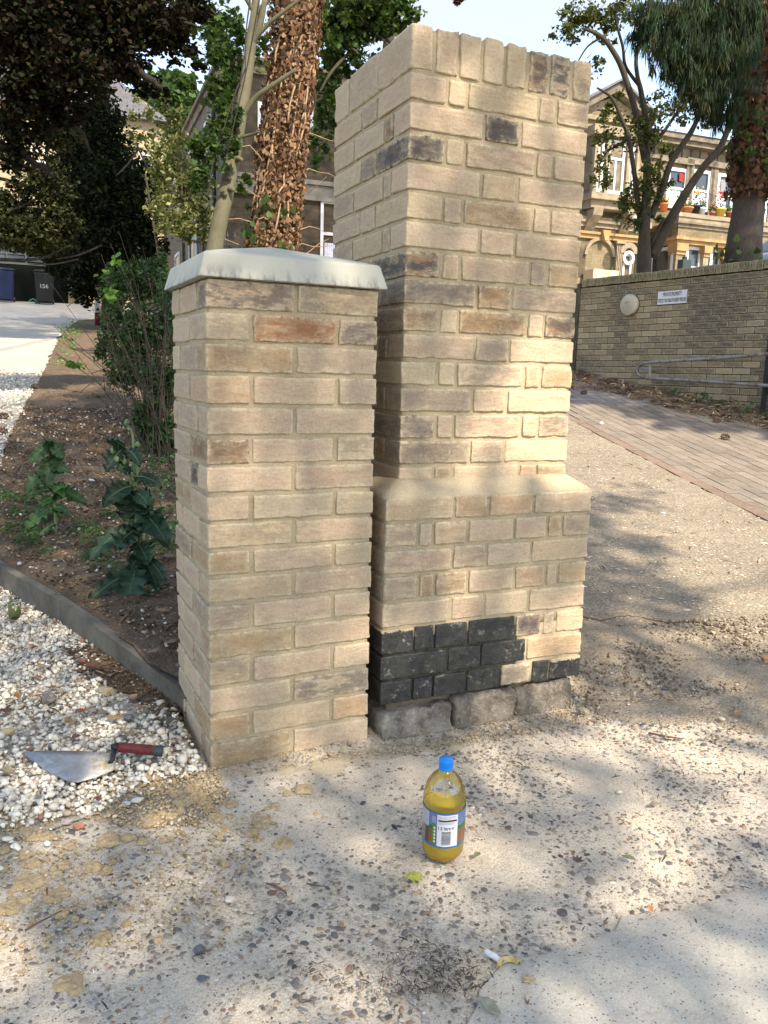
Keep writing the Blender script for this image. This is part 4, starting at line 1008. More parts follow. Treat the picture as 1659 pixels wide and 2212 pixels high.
def ring(c, z0, r0, r1, y0, y1, name, mat, a0=0., a1=math.pi, n=18):
    V = []; F = []
    for k in range(n+1):
        a = a0+(a1-a0)*k/n
        for r_, y in ((r0, y0), (r1, y0), (r1, y1), (r0, y1)): V.append((c-r_*math.cos(a), y, z0+r_*math.sin(a)))
    for k in range(n):
        for j in range(4): F.append((4*k+j, 4*k+4+j, 4*k+4+(j+1) % 4, 4*k+(j+1) % 4))
    return MB().add(V, F).build(name, mat, rh)
ring(pc, zs, pr_*1.01, pr_*1.24, -1.0, -.9, 'archivolt', M_STONE)
ring(pc, zs, pr_*.0, pr_*.99, -.70, -.64, 'fanlight', M_PAINT)
MB().box(pc-pr_, pc+pr_, -.5, -.02, 1.9, zs+pr_).build('porch_recess', M_PAINT, rh)
MB().box(pc-pr_*.72, pc+pr_*.25, -.53, -.504, 1.95, zs-.02).build('porch_doorway', plain('dark_red_wood', (.10, .02, .015), .5), rh)
MB().box(pc-pr_*.98, pc-pr_*.84, -.75, -.58, 1.95, zs-.003).box(pc+pr_*.80, pc+pr_*.98, -.75, -.58, 1.95, zs-.003).box(pc-pr_*.83, pc+pr_*.79, -.74, -.60, zs-.16, zs-.06).build('porch_frame', M_PAINT, rh)
(uk0, _), (uk1, _) = F1.uz(1293, 510), F1.uz(1307, 510); MB().prism([(uk0-.03, F1.uz(1300, 500)[1]), (uk1+.03, F1.uz(1300, 500)[1]), (uk1-.06, zs+pr_*.98), (uk0+.06, zs+pr_*.98)], -1.16, -.9).build('keystone', M_OCHRE, rh)
for p0, p1 in ((1329, 1343), (1373, 1384)):
    (u0, z1_), (u1, _) = F1.uz(p0, 527), F1.uz(p1, 527); mb = MB(); nfl = 4; w_ = (u1-u0)/nfl
    mb.box(u0-.05, u1+.05, -1.06, -.9, z1_-.0, zt).box(u0, u1, -.96, -.9, 1.9, z1_-.003)
    for k in range(nfl): mb.box(u0+w_*(k+.15), u0+w_*(k+.75), -1.0, -.957, 2.0, z1_-.03)
    mb.build('pilaster', M_STONE, rh)
cw_, zz_ = F1.uz(1353.5, 558); P1_ = Plane(rh, -.93)
(u0, _), (u1, _) = P1_.uz(1345, 570), P1_.uz(1364, 570)
window(rh, P1_, u0, u1, 1.95, P1_.uz(1354, 548)[1], fw=.07, bars='none', curtain=(M_NET, 0, 1, 0, .75))
ring(cw_, zz_, .12, .21, -1.02, -.95, 'round_window_ring', M_PAINT, 0, 2*math.pi, 24)
ring(cw_, P1_.uz(1354, 548)[1], (u1-u0)/2, (u1-u0)/2+.16, -1.02, -.9, 'archivolt', M_STONE)
# first floor windows of the main front, with surrounds and curtains
for p0, p1, y0, y1, cur in ((1441, 1484, 361, 452, (M_GREENP, 0, .8, 0, .55)), (1497, 1534, 366, 458, (M_NET, .05, .95, 0, .45)), (1549, 1585, 374, 468, (M_NET, .05, .7, .0, .45)), (1620, 1660, 384, 480, (M_NET, 0, 1, 0, .5))):
    u0, z1_ = F0.uz(p0, y0); u1, _ = F0.uz(p1, y0); z0_ = F0.uz((p0+p1)/2, y1)[1]
    P_ = Plane(rh, -.06); f = window(rh, P_, u0, u1, z0_, z1_, fw=.10, curtain=cur)
    if p0 == 1441: MB().box(u0+(u1-u0)*.58, u0+(u1-u0)*.80, -.075, -.055, z0_+(z1_-z0_)*.68, z0_+(z1_-z0_)*.88).build('red_hanging', M_RED, f)
    if p0 == 1549: MB().box(u0+.13, u1-.35, -.075, -.055, z0_+(z1_-z0_)*.56, z1_-.2).build('curtain', plain('grey_drape', (.22, .21, .22), .9), f)
    mb = MB(); mb.box(u0-.32, u0-.02, -.10, .0, z0_-.05, z1_+.12).box(u1+.02, u1+.12, -.10, .0, z0_-.05, z1_+.12).box(u0-.36, u1+.16, -.16, .0, z1_+.123, z1_+.30); mb.build('window_surround', M_STONED, rh)
# projecting ground floor bay on the right, with parapet
ubl, ubr = F2.uz(1463, 520)[0], F2.uz(1680, 520)[0]; zp = F2.uz(1468, 459)[1]
zb = [F2.uz(1468, y)[1] for y in (459, 478, 492, 512, 526, 600)]
MB().box(ubl, ubr, -1.3, -.003, zb[3]+.002, zb[1]).build('bay_parapet', M_RHB, rh)
mb = MB(); mb.box(ubl-.08, ubr, -1.38, -.9, zb[0]-.12, zb[0]).box(ubl-.04, ubr, -1.34, -.9, zb[1]+.002, zb[0]-.123); mb.build('parapet_coping', M_STONE, rh)
mb = MB(); mb.box(ubl-.12, ubr, -1.42, -.003, zb[1]-.06, zb[1]).box(ubl-.05, ubr, -1.35, -.003, zb[1]-.16, zb[1]-.063); mb.build('bay_cornice', M_STONED, rh)
mb = MB(); mb.box(ubl-.14, ubr, -1.44, -.003, zb[3]-.08, zb[3]).box(ubl-.05, ubr, -1.35, -.003, zb[4], zb[3]-.083); mb.build('ochre_band', M_OCHRE, rh)
zst = F2.uz(1495, 581)[1]
for p0, p1, nm in ((1458, 1481, 'pilaster'), (1518, 1534, 'pilaster'), (1560, 1576, 'pilaster')):
    (u0, _), (u1, _) = F2.uz(p0+3, 540), F2.uz(p1-2, 540); u0 = max(u0, ubl)
    MB().box(u0, u1, -1.3, -.95, 1.9, zb[4]-.22).build('pilaster', M_RHB if p0 == 1458 else M_STONE, rh)
    mb = MB(); mb.box(u0-.06, u1+.06, -1.40, -.95, zb[4]-.22+.002, zb[4]-.003).box(u0-.02, u1+.02, -1.34, -.95, zb[4]-.32, zb[4]-.223); mb.build('capital', M_OCHRE, rh)
MB().box(ubl+.02, ubr, -1.28, -.95, 1.9, zst).build('bay_base_wall', M_RHB, rh)
P2_ = Plane(rh, -1.15)
for p0, p1 in ((1482, 1516), (1535, 1560)):
    (u0, _), (u1, _) = P2_.uz(p0, 540), P2_.uz(p1, 540); window(rh, P2_, u0, u1, zst, zb[4]-.02, fw=.10, bars='none')
MB().box(ubl+.05, ubr, -1.0, -.02, 1.9, zb[4]-.003).build('bay_room', M_DARK, rh)
# side face of the bay with a tall window
fr_ = MB(); xs_ = ubl+.03
for a, b, c, d in ((-1.18, -1.08, zst-.4, zb[4]-.05), (-.20, -.10, zst-.4, zb[4]-.05), (-1.08, -.20, zst-.4, zst-.3), (-1.08, -.20, zb[4]-.15, zb[4]-.05)): fr_.box(xs_-.05, xs_+.02, a, b, c, d)
f = fr_.build('window_frame', M_PAINT, rh); MB().box(xs_-.02, xs_-.012, -1.08, -.2, zst-.3, zb[4]-.15).build('pane', M_GLASS, f)
# chimneys
for px, w_ in ((1293, .9), (1475, .8)):
    u = F0.uz(px, 170)[0]; zt_ = F0.uz(px, 158)[1]+.3 if px < 1400 else F0.uz(px, 250)[1]+.5
    c0 = MB().box(u-w_/2, u+w_/2, 3.0, 4.2, ze, zt_).build('chimney', M_RHB, rh)
    MB().box(u-w_/2-.1, u+w_/2+.1, 2.9, 4.3, zt_+.002, zt_+.2).build('chimney_cap', M_STONED, c0)
    for k in (-.25, .25): MB().lathe([(.12, 0), (.10, .45), (.13, .5)], 10, (u+k, 3.6, zt_+.203)).build('chimney_pot', plain('clay_pot', (.42, .24, .13), .9), c0)
# hanging lamp
lp = thing('hanging_lamp', 'white shaded lamp on a bracket above the arched porch', 'lamp', (RHO+EX*F1.uz(1331, 490)[0]+EY*-1.9+np.array([0, 0, F1.uz(1331, 492)[1]])).tolist(), GR)
MB().lathe([(.03, .30), (.05, .26), (.20, .10), (.22, .0), (.16, -.06), (.13, -.22), (.0, -.30)], 14).build('lamp_shade', plain('milky_glass', (.55, .58, .50), .4), lp, True)
MB().tube([(0, 0, .28), (0, 0, .75), (0, .25, 1.0), (0, .75, 1.0)], .028, 6).build('bracket', M_PAINT, lp)
# security light in front of the bay
sp = at(1477, 585, 20); sl_ = thing('garden_floodlight', 'small dark floodlight on a short pole in front of the bay window', 'light', (sp[0], sp[1], 2.2))
zz_ = float(at(1477, 575, 20)[2]); MB().tube([(0, 0, 0), (0, 0, zz_-2.2-.1)], .03, 6).build('pole', M_BLACK, sl_); MB().box(-.14, .14, -.10, .10, zz_-2.3, zz_-2.05).box(-.05, .05, -.05, .05, zz_-2.05, zz_-1.97).build('lamp_housing', plain('dark_green_metal', (.03, .04, .035), .5), sl_, bevel=.02)
# cardboard box in the porch
bx = RHO+EX*pc+EY*-1.3; cb_ = thing('cardboard_box', 'taped cardboard box standing in the arched porch', 'box', (bx[0], bx[1], 2.2), GR)
zt_ = F1.uz(1290, 588)[1]; MB().box(-.55, .35, -.2, .3, 0.1, zt_-2.2).build('carton', plain('cardboard', (.46, .36, .22), .9), cb_)
for a in (-.40, .10): MB().box(a, a+.12, -.206, .306, .1, zt_-2.2+.004).build('tape', plain('printed_tape', (.36, .38, .42), .6), cb_)
# pots on the bay parapet
def potplant(px, zoff, pw, ph, pc_, leafc, flowc, name, label, spread=.16, hh=.3):
    u = F2.uz(px, 459)[0]; P = RHO+EX*u+EY*-1.15; t = thing(name, label, 'flower pot', (P[0], P[1], zb[0]+.002), GR, 'flower pots on the bay parapet')
    MB().lathe([(pw*.36, 0), (pw*.5, ph), (pw*.54, ph+.002), (pw*.54, ph+.04), (pw*.42, ph+.03)], 12).build('pot', plain('pot_glaze', pc_, .6), t, True)
    n = 70; p = RNG.normal(0, spread*.5, (n, 3)); p[:, 2] = ph+.03+np.abs(RNG.normal(0, hh*.5, n)); W_ = np.array(t.location)
    o = scatter('foliage', *LEAF6, p+W_, rand_rot(n), RNG.uniform(.05, .09, n), M_LEAF, t, palette(n, [leafc], [1]))
    if flowc:
        n = 14; p = RNG.normal(0, spread*.45, (n, 3)); p[:, 2] = ph+hh*.8+RNG.normal(0, hh*.15, n)
        scatter('flowers', *jit_ico(2), p+W_, rand_rot(n), RNG.uniform(.05, .08, n), M_COL, t, palette(n, [flowc], [1]))['kind'] = 'stuff'
G_ = (.07, .13, .03)
for a in ((1475, 0, .2, .22, (.55, .13, .03), G_, None, 'orange_pot', 'small orange pot, leftmost on the bay parapet', .12, .2),
          (1489, 0, .42, .16, (.42, .18, .08), G_, (.6, .55, .45), 'terracotta_trough', 'wide terracotta trough with pale flowers on the parapet', .22, .25),
          (1507, 0, .34, .24, (.02, .02, .022), G_, (.65, .30, .03), 'black_pot', 'black pot with orange flowers on the parapet', .2, .55),
          (1523, 0, .24, .20, (.62, .62, .60), G_, (.6, .6, .55), 'white_pot', 'white pot with pale flowers on the parapet', .12, .28),
          (1546, 0, .18, .12, (.35, .10, .10), G_, (.45, .06, .08), 'small_red_pot', 'low reddish pot between the white and the yellow pot', .12, .25),
          (1562, 0, .36, .24, (.50, .38, .06), G_, (.62, .05, .03), 'yellow_pot', 'yellow pot with red geranium flowers on the parapet', .24, .55),
          (1583, 0, .24, .18, (.30, .10, .07), G_, None, 'brown_pot', 'dark red brown pot nearest the ivy covered trunk', .12, .2),
          (1440, 0, .26, .2, (.55, .16, .05), G_, (.55, .15, .03), 'round_orange_pot', 'orange pot half hidden behind the forked tree', .14, .2)): potplant(*a)

# ---- dark brick house on the left
LC = at(486, 117, 18); LO = np.array([LC[0], LC[1], 0])
lh = thing('dark_brick_house', 'two storey dark brown brick house with flat parapet roof behind the ivy trunk', 'house', LO.tolist(), GR)
M_LHB = brickwall_mat('sooty_brown_brick', (.055, .042, .028), (.09, .068, .043), (.07, .058, .044), dirty=.5)
M_LHS = plain('grey_brown_rendered_side', (.14, .115, .09), .9, .25, 3, .3)
L0 = Plane(lh, 0.0); zT = float(LC[2]); Wf = L0.uz(868, 300)[0]; Df = 13.0
MB().box(0, Wf, 0, Df, 1.2, zT-.32).build('wall', M_LHB, lh)
MB().box(-.02, -.001, .0, Df, 1.2, zT-.32).build('side_wall', M_LHS, lh)
mb = MB(); mb.box(-.16, Wf, -.16, Df, zT-.10, zT).box(-.08, Wf, -.08, Df, zT-.317, zT-.103); mb.build('parapet_cornice', M_STONED, lh)
z1_ = L0.uz(680, 408)[1]; mb = MB(); mb.box(-.06, Wf, -.10, 0-.002, z1_-.28, z1_+.06).box(-.10, Wf, -.16, -.002, z1_+.063, z1_+.16); mb.build('string_course', plain('pale_stone_band', (.17, .155, .13), .85, .25, 3, .3), lh)
for p0, p1, y0, y1, cu in ((692, 742, 432, 575, (M_NET, .1, 1, 0, .35)), (556, 590, 220, 298, None), (640, 676, 215, 300, None)):
    u0, za = L0.uz(p0, y0); u1, _ = L0.uz(p1, y0); zb_ = L0.uz(p0, y1)[1]; P_ = Plane(lh, -.04); window(lh, P_, u0, u1, zb_, za, fw=.07, curtain=cu)
    MB().box(u0-.1, u1+.1, -.16, -.002, zb_-.12, zb_-.003).build('window_sill', M_STONE, lh)
# side windows, drain pipe
for yy in (1.6, 4.8, 8.2):
    for z0, z1x in ((3.0, 4.7), (5.6, 7.1)):
        mb = MB(); fw = .09; xo = -.05
        for a, b, c, d in ((yy, yy+fw, z0, z1x), (yy+1.1-fw, yy+1.1, z0, z1x), (yy+fw, yy+1.1-fw, z0, z0+fw), (yy+fw, yy+1.1-fw, z1x-fw, z1x), (yy+fw, yy+1.1-fw, (z0+z1x)/2-.03, (z0+z1x)/2+.03)): mb.box(xo-.03, xo+.02, a, b, c, d)
        f = mb.build('window_frame', M_PAINT, lh); MB().box(xo-.005, xo+.001, yy+fw, yy+1.1-fw, z0+fw, z1x-fw).build('pane', M_GLASS, f)
MB().tube([(-.12, .9, 1.5), (-.12, .9, zT-.4)], .05, 8).build('drain_pipe', M_BLACK, lh)
MB().tube([(-.12, 3.9, 1.5), (-.12, 3.9, zT-1.9)], .05, 8).build('drain_pipe', M_PAINT, lh)
# iron railings
rl = at(395, 545, 12); ra = thing('iron_railings', 'black iron railings beside the leaning grey trunk', 'railings', (rl[0], rl[1], float(rl[2])-.9), GR)
for k in range(9): MB().tube([(k*.11, 0, 0), (k*.11, 0, 1.18)], .011, 5).tube([(k*.11, 0, 1.18), (k*.11, 0, 1.26)], [.018, .002], 5).build('bar', M_BLACK, ra)
for z in (.2, 1.05): MB().box(-.1, 1.0, -.015, .015, z, z+.03).build('rail', M_BLACK, ra)

# ---- pale house at the end of the left drive, garage in front of it
PO = at(60, 212, 31); PO = np.array([PO[0], PO[1], 0])
ph = thing('pale_brick_house', 'sunlit pale yellow brick house at the end of the white gravel drive', 'house', PO.tolist(), GR)
M_PHB = brickwall_mat('pale_gault_brick', (.36, .285, .18), (.42, .34, .22), (.28, .24, .17), dirty=.15)
Q0 = Plane(ph, 0.0); zT = Q0.uz(20, 212)[1]; ua, ub = Q0.uz(-80, 300)[0], Q0.uz(352, 300)[0]
MB().box(ua, ub, 0, 8, 2.2, zT-.2).build('wall', M_PHB, ph)
MB().prism([(ua-.3, zT-.197), (ub+.3, zT-.197), (ub-2.5, zT+1.6), (ua+2.5, zT+1.6)], -.35, 8.3).build('roof', M_SLATE, ph)
for p0, p1, y0, y1 in ((66, 99, 300, 350), (180, 215, 300, 350), (300, 330, 330, 372)):
    u0, za = Q0.uz(p0, y0); u1, _ = Q0.uz(p1, y0); zb_ = Q0.uz(p0, y1)[1]; window(ph, Plane(ph, -.04), u0, u1, zb_, za, fw=.09); MB().box(u0-.12, u1+.12, -.14, -.002, zb_-.14, zb_-.003).build('window_sill', M_PAINT, ph)
GO = at(60, 500, 28.4); GO = np.array([GO[0], GO[1], 0])
gh = thing('brick_garage', 'flat roofed brick garage with wide dark doors behind the wheelie bins', 'garage', GO.tolist(), GR)
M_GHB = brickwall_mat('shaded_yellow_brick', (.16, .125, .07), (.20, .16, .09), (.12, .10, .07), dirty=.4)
G0 = Plane(gh, 0.0); g0, g1, g2_ = G0.uz(-120, 500)[0], G0.uz(142, 500)[0], G0.uz(178, 500)[0]; zt_ = G0.uz(60, 448)[1]; zo = G0.uz(60, 512)[1]
MB().box(g0, g2_, -.02, 1.0, zo, zt_).build('lintel_wall', M_GHB, gh); MB().box(g1, g2_, -.019, 1.0, 2.0, zo-.002).build('pier', M_GHB, gh)
MB().box(g0, g2_+.02, -.12, 1.1, zt_+.002, zt_+.10).build('roof_edge', M_STONED, gh); MB().box(g0, g2_, .6, 1.0, 2.0, zo-.002).build('back_wall', M_DARK, gh)
mb = MB(); mb.box(g0, g1, .15, .22, 2.4, G0.uz(60, 566)[1]); dr_ = mb.build('garage_door', plain('dark_green_timber', (.005, .006, .005), .95, spec=.05), gh)
zA, zB_ = G0.uz(60, 564)[1], G0.uz(60, 534)[1]
for k in range(12):
    u0 = g1-.1-(k+1)*.62; MB().box(u0, u0+.56, .17, .20, zA, (zA+zB_)/2-.02).build('pane', M_GLASS, gh); MB().box(u0, u0+.56, .17, .20, (zA+zB_)/2+.02, zB_).build('pane', M_GLASS, gh)
M_GB = plain('grey_green_timber', (.05, .06, .055), .7)
for k in range(13): MB().box(g1-.1-k*.62-.03, g1-.1-k*.62+.03, .12, .21, zA-.05, zB_+.05).build('glazing_bar', M_GB, gh)
mb = MB(); mb.box(g0, g1-.04, .13, .205, (zA+zB_)/2-.018, (zA+zB_)/2+.018).box(g0, g1-.04, .13, .205, zA-.12, zA-.052).build('glazing_rail', M_GB, gh)
# bins
def wheelie(px, D, col, label, lab, wide=.58):
    b = hit(px, 656); b = at(px, 655, 26.6); g = float(H(b[0], b[1])); t = thing('wheelie_bin', label, 'wheelie bin', (b[0], b[1], g), GR+R(2), 'wheelie bins')
    m = plain(lab+'_bin_plastic', col, .45, .1); V = [(-wide*.42, -.30, .06), (wide*.42, -.30, .06), (wide*.42, .26, .06), (-wide*.42, .26, .06), (-wide/2, -.37, .98), (wide/2, -.37, .98), (wide/2, .33, .98), (-wide/2, .33, .98)]
    MB().add(V, [(3, 2, 1, 0), (4, 5, 6, 7), (0, 1, 5, 4), (1, 2, 6, 5), (2, 3, 7, 6), (3, 0, 4, 7)]).build('bin_body', m, t, bevel=.03)
    MB().box(-wide/2-.02, wide/2+.02, -.40, .36, .985, 1.03).box(-wide/2+.05, wide/2-.05, -.33, .30, 1.031, 1.06).build('lid', m, t, bevel=.012)
    for s_ in (-1, 1): mb = MB(); mb.lathe([(.10, -.03), (.10, .03)], 14); mb.V = [(z+s_*(wide/2-.03), y+.30, x+.10) for x, y, z in mb.V]; mb.build('wheel', M_BLACK, t)
    MB().tube([(-wide/2+.06, .38, .98), (wide/2-.06, .38, .98)], .016, 6).build('handle', m, t); return t
wheelie(12, 27.4, (.006, .014, .05), 'dark blue wheelie bin at the left edge by the garage', 'blue')
t = wheelie(97, 27.4, (.006, .007, .007), 'black wheelie bin painted with the number 156', 'black')
put_text('156', .2, .24, .55, plain('grey_bin_paint', (.25, .25, .24), .8), t, 1, -.352, .13, .004, name='painted_number')
hs = hit(75, 657); tube_p = [at(62+k*3, 652-6*math.sin(k*.5), 26.6) for k in range(9)]
for p in tube_p: p[2] = max(p[2], float(H(p[0], p[1]))+.02)
tag(MB().tube(tube_p, .02, 5).build('garden_hose', plain('green_hose', (.05, .22, .12), .5)), 'thin green hose looping between the two bins', 'hose')
# a white and red thing by the yew: marker post
mp_ = at(209, 636, 18); t = thing('marker_post', 'white post with a red foot under the dark yew', 'post', (mp_[0], mp_[1], float(H(mp_[0], mp_[1]))))
hz = float(at(206, 600, 18)[2])-float(H(mp_[0], mp_[1])); MB().lathe([(.055, .30), (.055, hz), (.04, hz+.03)], 12).build('shaft', M_PAINT, t, True); MB().lathe([(.06, 0), (.06, .297)], 12).build('foot', plain('dull_red_paint', (.09, .012, .01), .8), t, True)

# ---- car on the terrace
cp = at(1822, 560, 14.0); car = thing('parked_car', 'silver grey parked car with red tail lamp behind the retaining wall', 'car', (cp[0], cp[1], 2.2), GR+R(10))
M_CAR = Mat('grey_car_paint', .25, .6); M_CAR.b.inputs['Metallic'].default_value = .4; M_CAR = M_CAR.done((.16, .18, .21))
def car_body():
    prof = [(-2.1, .35), (-2.15, .62), (-2.02, .88), (-1.55, .98), (-1.0, 1.38), (-.5, 1.46), (.35, 1.44), (1.0, 1.05), (1.9, .90), (2.15, .70), (2.15, .35)]
    V = []; F = []; n = len(prof); ys = [-.88, -.84, -.5, .5, .84, .88]
    for y in ys:
        for x, z in prof:
            k = 1.0
            if abs(y) > .83 and z > 1.0: y2 = math.copysign(.66, y)
            elif abs(y) > .87: y2 = y
            else: y2 = y if z < 1.0 or abs(y) < .6 else math.copysign(.60, y)
            V.append((x*(1 if abs(y) < .6 else .985), y2, z-(.02 if abs(y) > .6 and z > 1.3 else 0)))
    for j in range(len(ys)-1):
        for i in range(n): F.append((j*n+i, j*n+(i+1) % n, (j+1)*n+(i+1) % n, (j+1)*n+i))
    F += [tuple(range(n-1, -1, -1)), tuple((len(ys)-1)*n+i for i in range(n))]
    return MB().add(V, F)
car_body().build('body', M_CAR, car, True, bevel=.03)
for s_ in (-1, 1):
    V = [(-1.40, s_*.80, 1.0), (-.95, s_*.70, 1.32), (-.45, s_*.69, 1.38), (.30, s_*.69, 1.36), (.85, s_*.80, 1.06)]; MB().add([(x, y*1.01, z) for x, y, z in V]+[(x, y*.97, z) for x, y, z in V], [(0, 1, 2, 3, 4), (9, 8, 7, 6, 5)]+[(i, 5+i, 5+(i+1) % 5, (i+1) % 5) for i in range(5)]).build('side_window', M_GLASS, car)
    MB().box(-2.17, -2.0, s_*.62-.16, s_*.62+.16, .70, .86).build('tail_lamp', M_RED, car, bevel=.02); MB().box(2.0, 2.17, s_*.6-.18, s_*.6+.18, .62, .76).build('headlight', M_PAINT, car, bevel=.02)
    for x in (-1.35, 1.35):
        mb = MB(); mb.lathe([(.31, -.1), (.32, -.07), (.32, .07), (.31, .1)], 20); mb.V = [(a+x, c+s_*.80, b+.32) for a, b, c in mb.V]; wh = mb.build('wheel', M_BLACK, car)
        mb = MB(); mb.lathe([(.19, -.104), (.19, .104)], 14); mb.V = [(a+x, c+s_*.80, b+.32) for a, b, c in mb.V]; mb.build('rim', M_GALV, wh)
MB().add([(-1.56, -.62, 1.0), (-1.56, .62, 1.0), (-1.03, .52, 1.385), (-1.03, -.52, 1.385)], [(0, 1, 2, 3)]).build('rear_window', M_GLASS, car, loc=(-.015, 0, .015))

# ================================================================== TREES
def bark(name, c1, c2, vscale=(8, 8, 1.5), strength=.6):
    m = Mat(name, .9, .2); v = m.coord(); n1 = m.noise(m.mapping(v, vscale), 4, 6, .7); n2 = m.noise(v, 2.2, 5)
    c = m.mix(m.ramp(n1, [(.35, 0), (.65, 1)]), c1, c2); c = m.mix(m.ramp(n2, [(.45, 0), (.7, .5)]), c, tuple(x*.6 for x in c1))
    return m.done(c, m.bump(n1, strength, .01))
M_GREYB = bark('smooth_grey_green_bark', (.095, .088, .052), (.135, .125, .078), (3, 3, 2), .25); M_DARKB = bark('dark_furrowed_bark', (.025, .02, .015), (.045, .037, .028), (14, 14, 1.5), .9)
M_BROWNB = bark('brown_mossy_bark', (.045, .037, .026), (.075, .062, .042), (9, 9, 2), .6)
def foliage(name, clusters, tmpl, size, cols, mat, parent, wts=None, up=.4, svar=.25, mult=1.0):
    """clusters: (px, py, D, rx, ry, n) in picture units at distance D -> ellipsoids of leaves"""
    Ps = []; 
    for px, py, D, rx, ry, n in clusters:
        n = int(n*mult); c = at(px, py, D); k = D/FPX
        d = RNG.normal(0, 1, (n, 3)); d /= np.linalg.norm(d, axis=1)[:, None]; r = RNG.uniform(0, 1, n)**.45
        q = d*r[:, None]
        # sub-clumps give gaps and sprays
        nc = max(3, n//45); ctr = RNG.normal(0, 1, (nc, 3)); ctr /= np.linalg.norm(ctr, axis=1)[:, None]; ctr *= (RNG.uniform(0, 1, nc)**.5)[:, None]
        w_ = ctr[RNG.integers(0, nc, n)]+RNG.normal(0, .13, (n, 3)); q = np.where(RNG.random(n)[:, None] < .8, w_, q)
        Ps.append(c + q[:, :1]*rx*k*MC[0] + q[:, 1:2]*ry*k*MC[1] + q[:, 2:]*max(rx, ry)*k*.8*MC[2])
    P = np.concatenate(Ps); n = len(P); rot = rand_rot(n, up)
    return scatter(name, *tmpl, P, rot, RNG.lognormal(math.log(size), svar, n), mat, parent, palette(n, cols, wts or [1]*len(cols), .2))
def stuff(o): o['kind'] = 'stuff'; return o
def limb(name, pts, rad, mat, parent, sides=8, wob=.0):
    """smooth limb through points"""
    P = [np.array(p, float) for p in pts]; out = []; rr = []
    n = 5
    for i in range(len(P)-1):
        p0 = P[max(i-1, 0)]; p1 = P[i]; p2 = P[i+1]; p3 = P[min(i+2, len(P)-1)]
        for k in range(n):
            t = k/n; out.append(.5*((2*p1)+(-p0+p2)*t+(2*p0-5*p1+4*p2-p3)*t*t+(-p0+3*p1-3*p2+p3)*t**3)+(RNG.normal(0, wob, 3) if wob else 0)); rr.append(rad[i]+(rad[i+1]-rad[i])*t)
    out.append(P[-1]); rr.append(rad[-1])
    return MB().tube(out, rr, sides).build(name, mat, parent, True, True)
def tree_root(name, label, x, y, cat='tree', z=None, group=None): return thing(name, label, cat, (float(x), float(y), float(H(x, y)) if z is None else z), 0, group)
def pr_w(U, D): return U*D/FPX/2
GREEN = [(.040, .072, .018), (.055, .095, .024), (.03, .055, .015), (.085, .125, .032)]
# -- ivy covered trunk behind the small pier
D = 8.6; base = at(588, 700, D); r0 = pr_w(92, D)
tp = [at(x, y, D) for x, y in ((575, 790), (588, 560), (600, 420), (618, 260), (634, 120), (646, -20), (655, -200), (662, -400))]
iv = tree_root('ivy_clad_tree', 'thick leaning trunk clad in dead orange brown ivy behind the small pier', tp[0][0], tp[0][1])
tp = [np.array([tp[0][0], tp[0][1], float(H(tp[0][0], tp[0][1]))-.1])]+tp
rad = [r0*1.0, r0*.98, r0*.86, r0*.80, r0*.78, r0*.78, r0*.76, r0*.7, r0*.6]
limb('trunk', tp, rad, bark('brown_ivy_bark', (.13, .08, .045), (.20, .13, .08)), iv, 14)
def on_trunk(n, pts, rad, off=(.0, .10), y0=0., y1=1.):
    P = np.array(pts); seg = np.linalg.norm(P[1:]-P[:-1], axis=1); cs = np.r_[0, np.cumsum(seg)]; s = RNG.uniform(y0, y1, n)*cs[-1]
    out = np.stack([np.interp(s, cs, P[:, k]) for k in range(3)], 1); r = np.interp(s, cs, rad); a = RNG.uniform(0, 2*np.pi, n)
    nrm = np.stack([np.cos(a), np.sin(a), np.zeros(n)], 1); bump_ = np.array([mnoise.noise(Vector((math.cos(t)*2, math.sin(t)*2, z*1.6))) for t, z in zip(a, s)])
    return out+nrm*(r+RNG.uniform(*off, n)+np.maximum(bump_, -.2)*.10)[:, None], nrm, s
def facing(nrm, tilt=.5):
    n = len(nrm); z = nrm+RNG.normal(0, tilt, nrm.shape); z /= np.linalg.norm(z, axis=1)[:, None]; x = np.cross(z, np.array([0, 0, 1.])+RNG.normal(0, .35, z.shape)); x /= np.linalg.norm(x, axis=1)[:, None]
    return np.stack([x, -np.cross(z, x), z], 2)
HEART = (np.array([(0, -.38, .02), (-.22, -.5, -.03), (-.44, -.22, .0), (-.30, .12, .04), (0, .52, -.05), (.30, .12, .04), (.44, -.22, 0), (.22, -.5, -.03), (0, 0, .06)]), np.array([(8, i, (i+1) % 8) for i in range(8)]))
P, nrm, s_ = on_trunk(23000, tp, rad)
o = stuff(scatter('dead_ivy', *HEART, P, facing(nrm, .7), RNG.lognormal(math.log(.040), .35, len(P)), M_IVYDEAD, iv, palette(len(P), [(.215, .115, .058), (.165, .088, .046), (.28, .185, .11), (.115, .068, .040), (.07, .043, .028)], [26, 26, 18, 18, 16])))
P, nrm, s_ = on_trunk(420, tp, rad, (.02, .16), .12, .35); k = nrm[:, 0] < .3
stuff(scatter('green_ivy', *HEART, P[k], facing(nrm[k], .5), RNG.uniform(.06, .10, k.sum()), M_LEAF, iv, palette(k.sum(), GREEN, [1]*4)))
mb = MB()
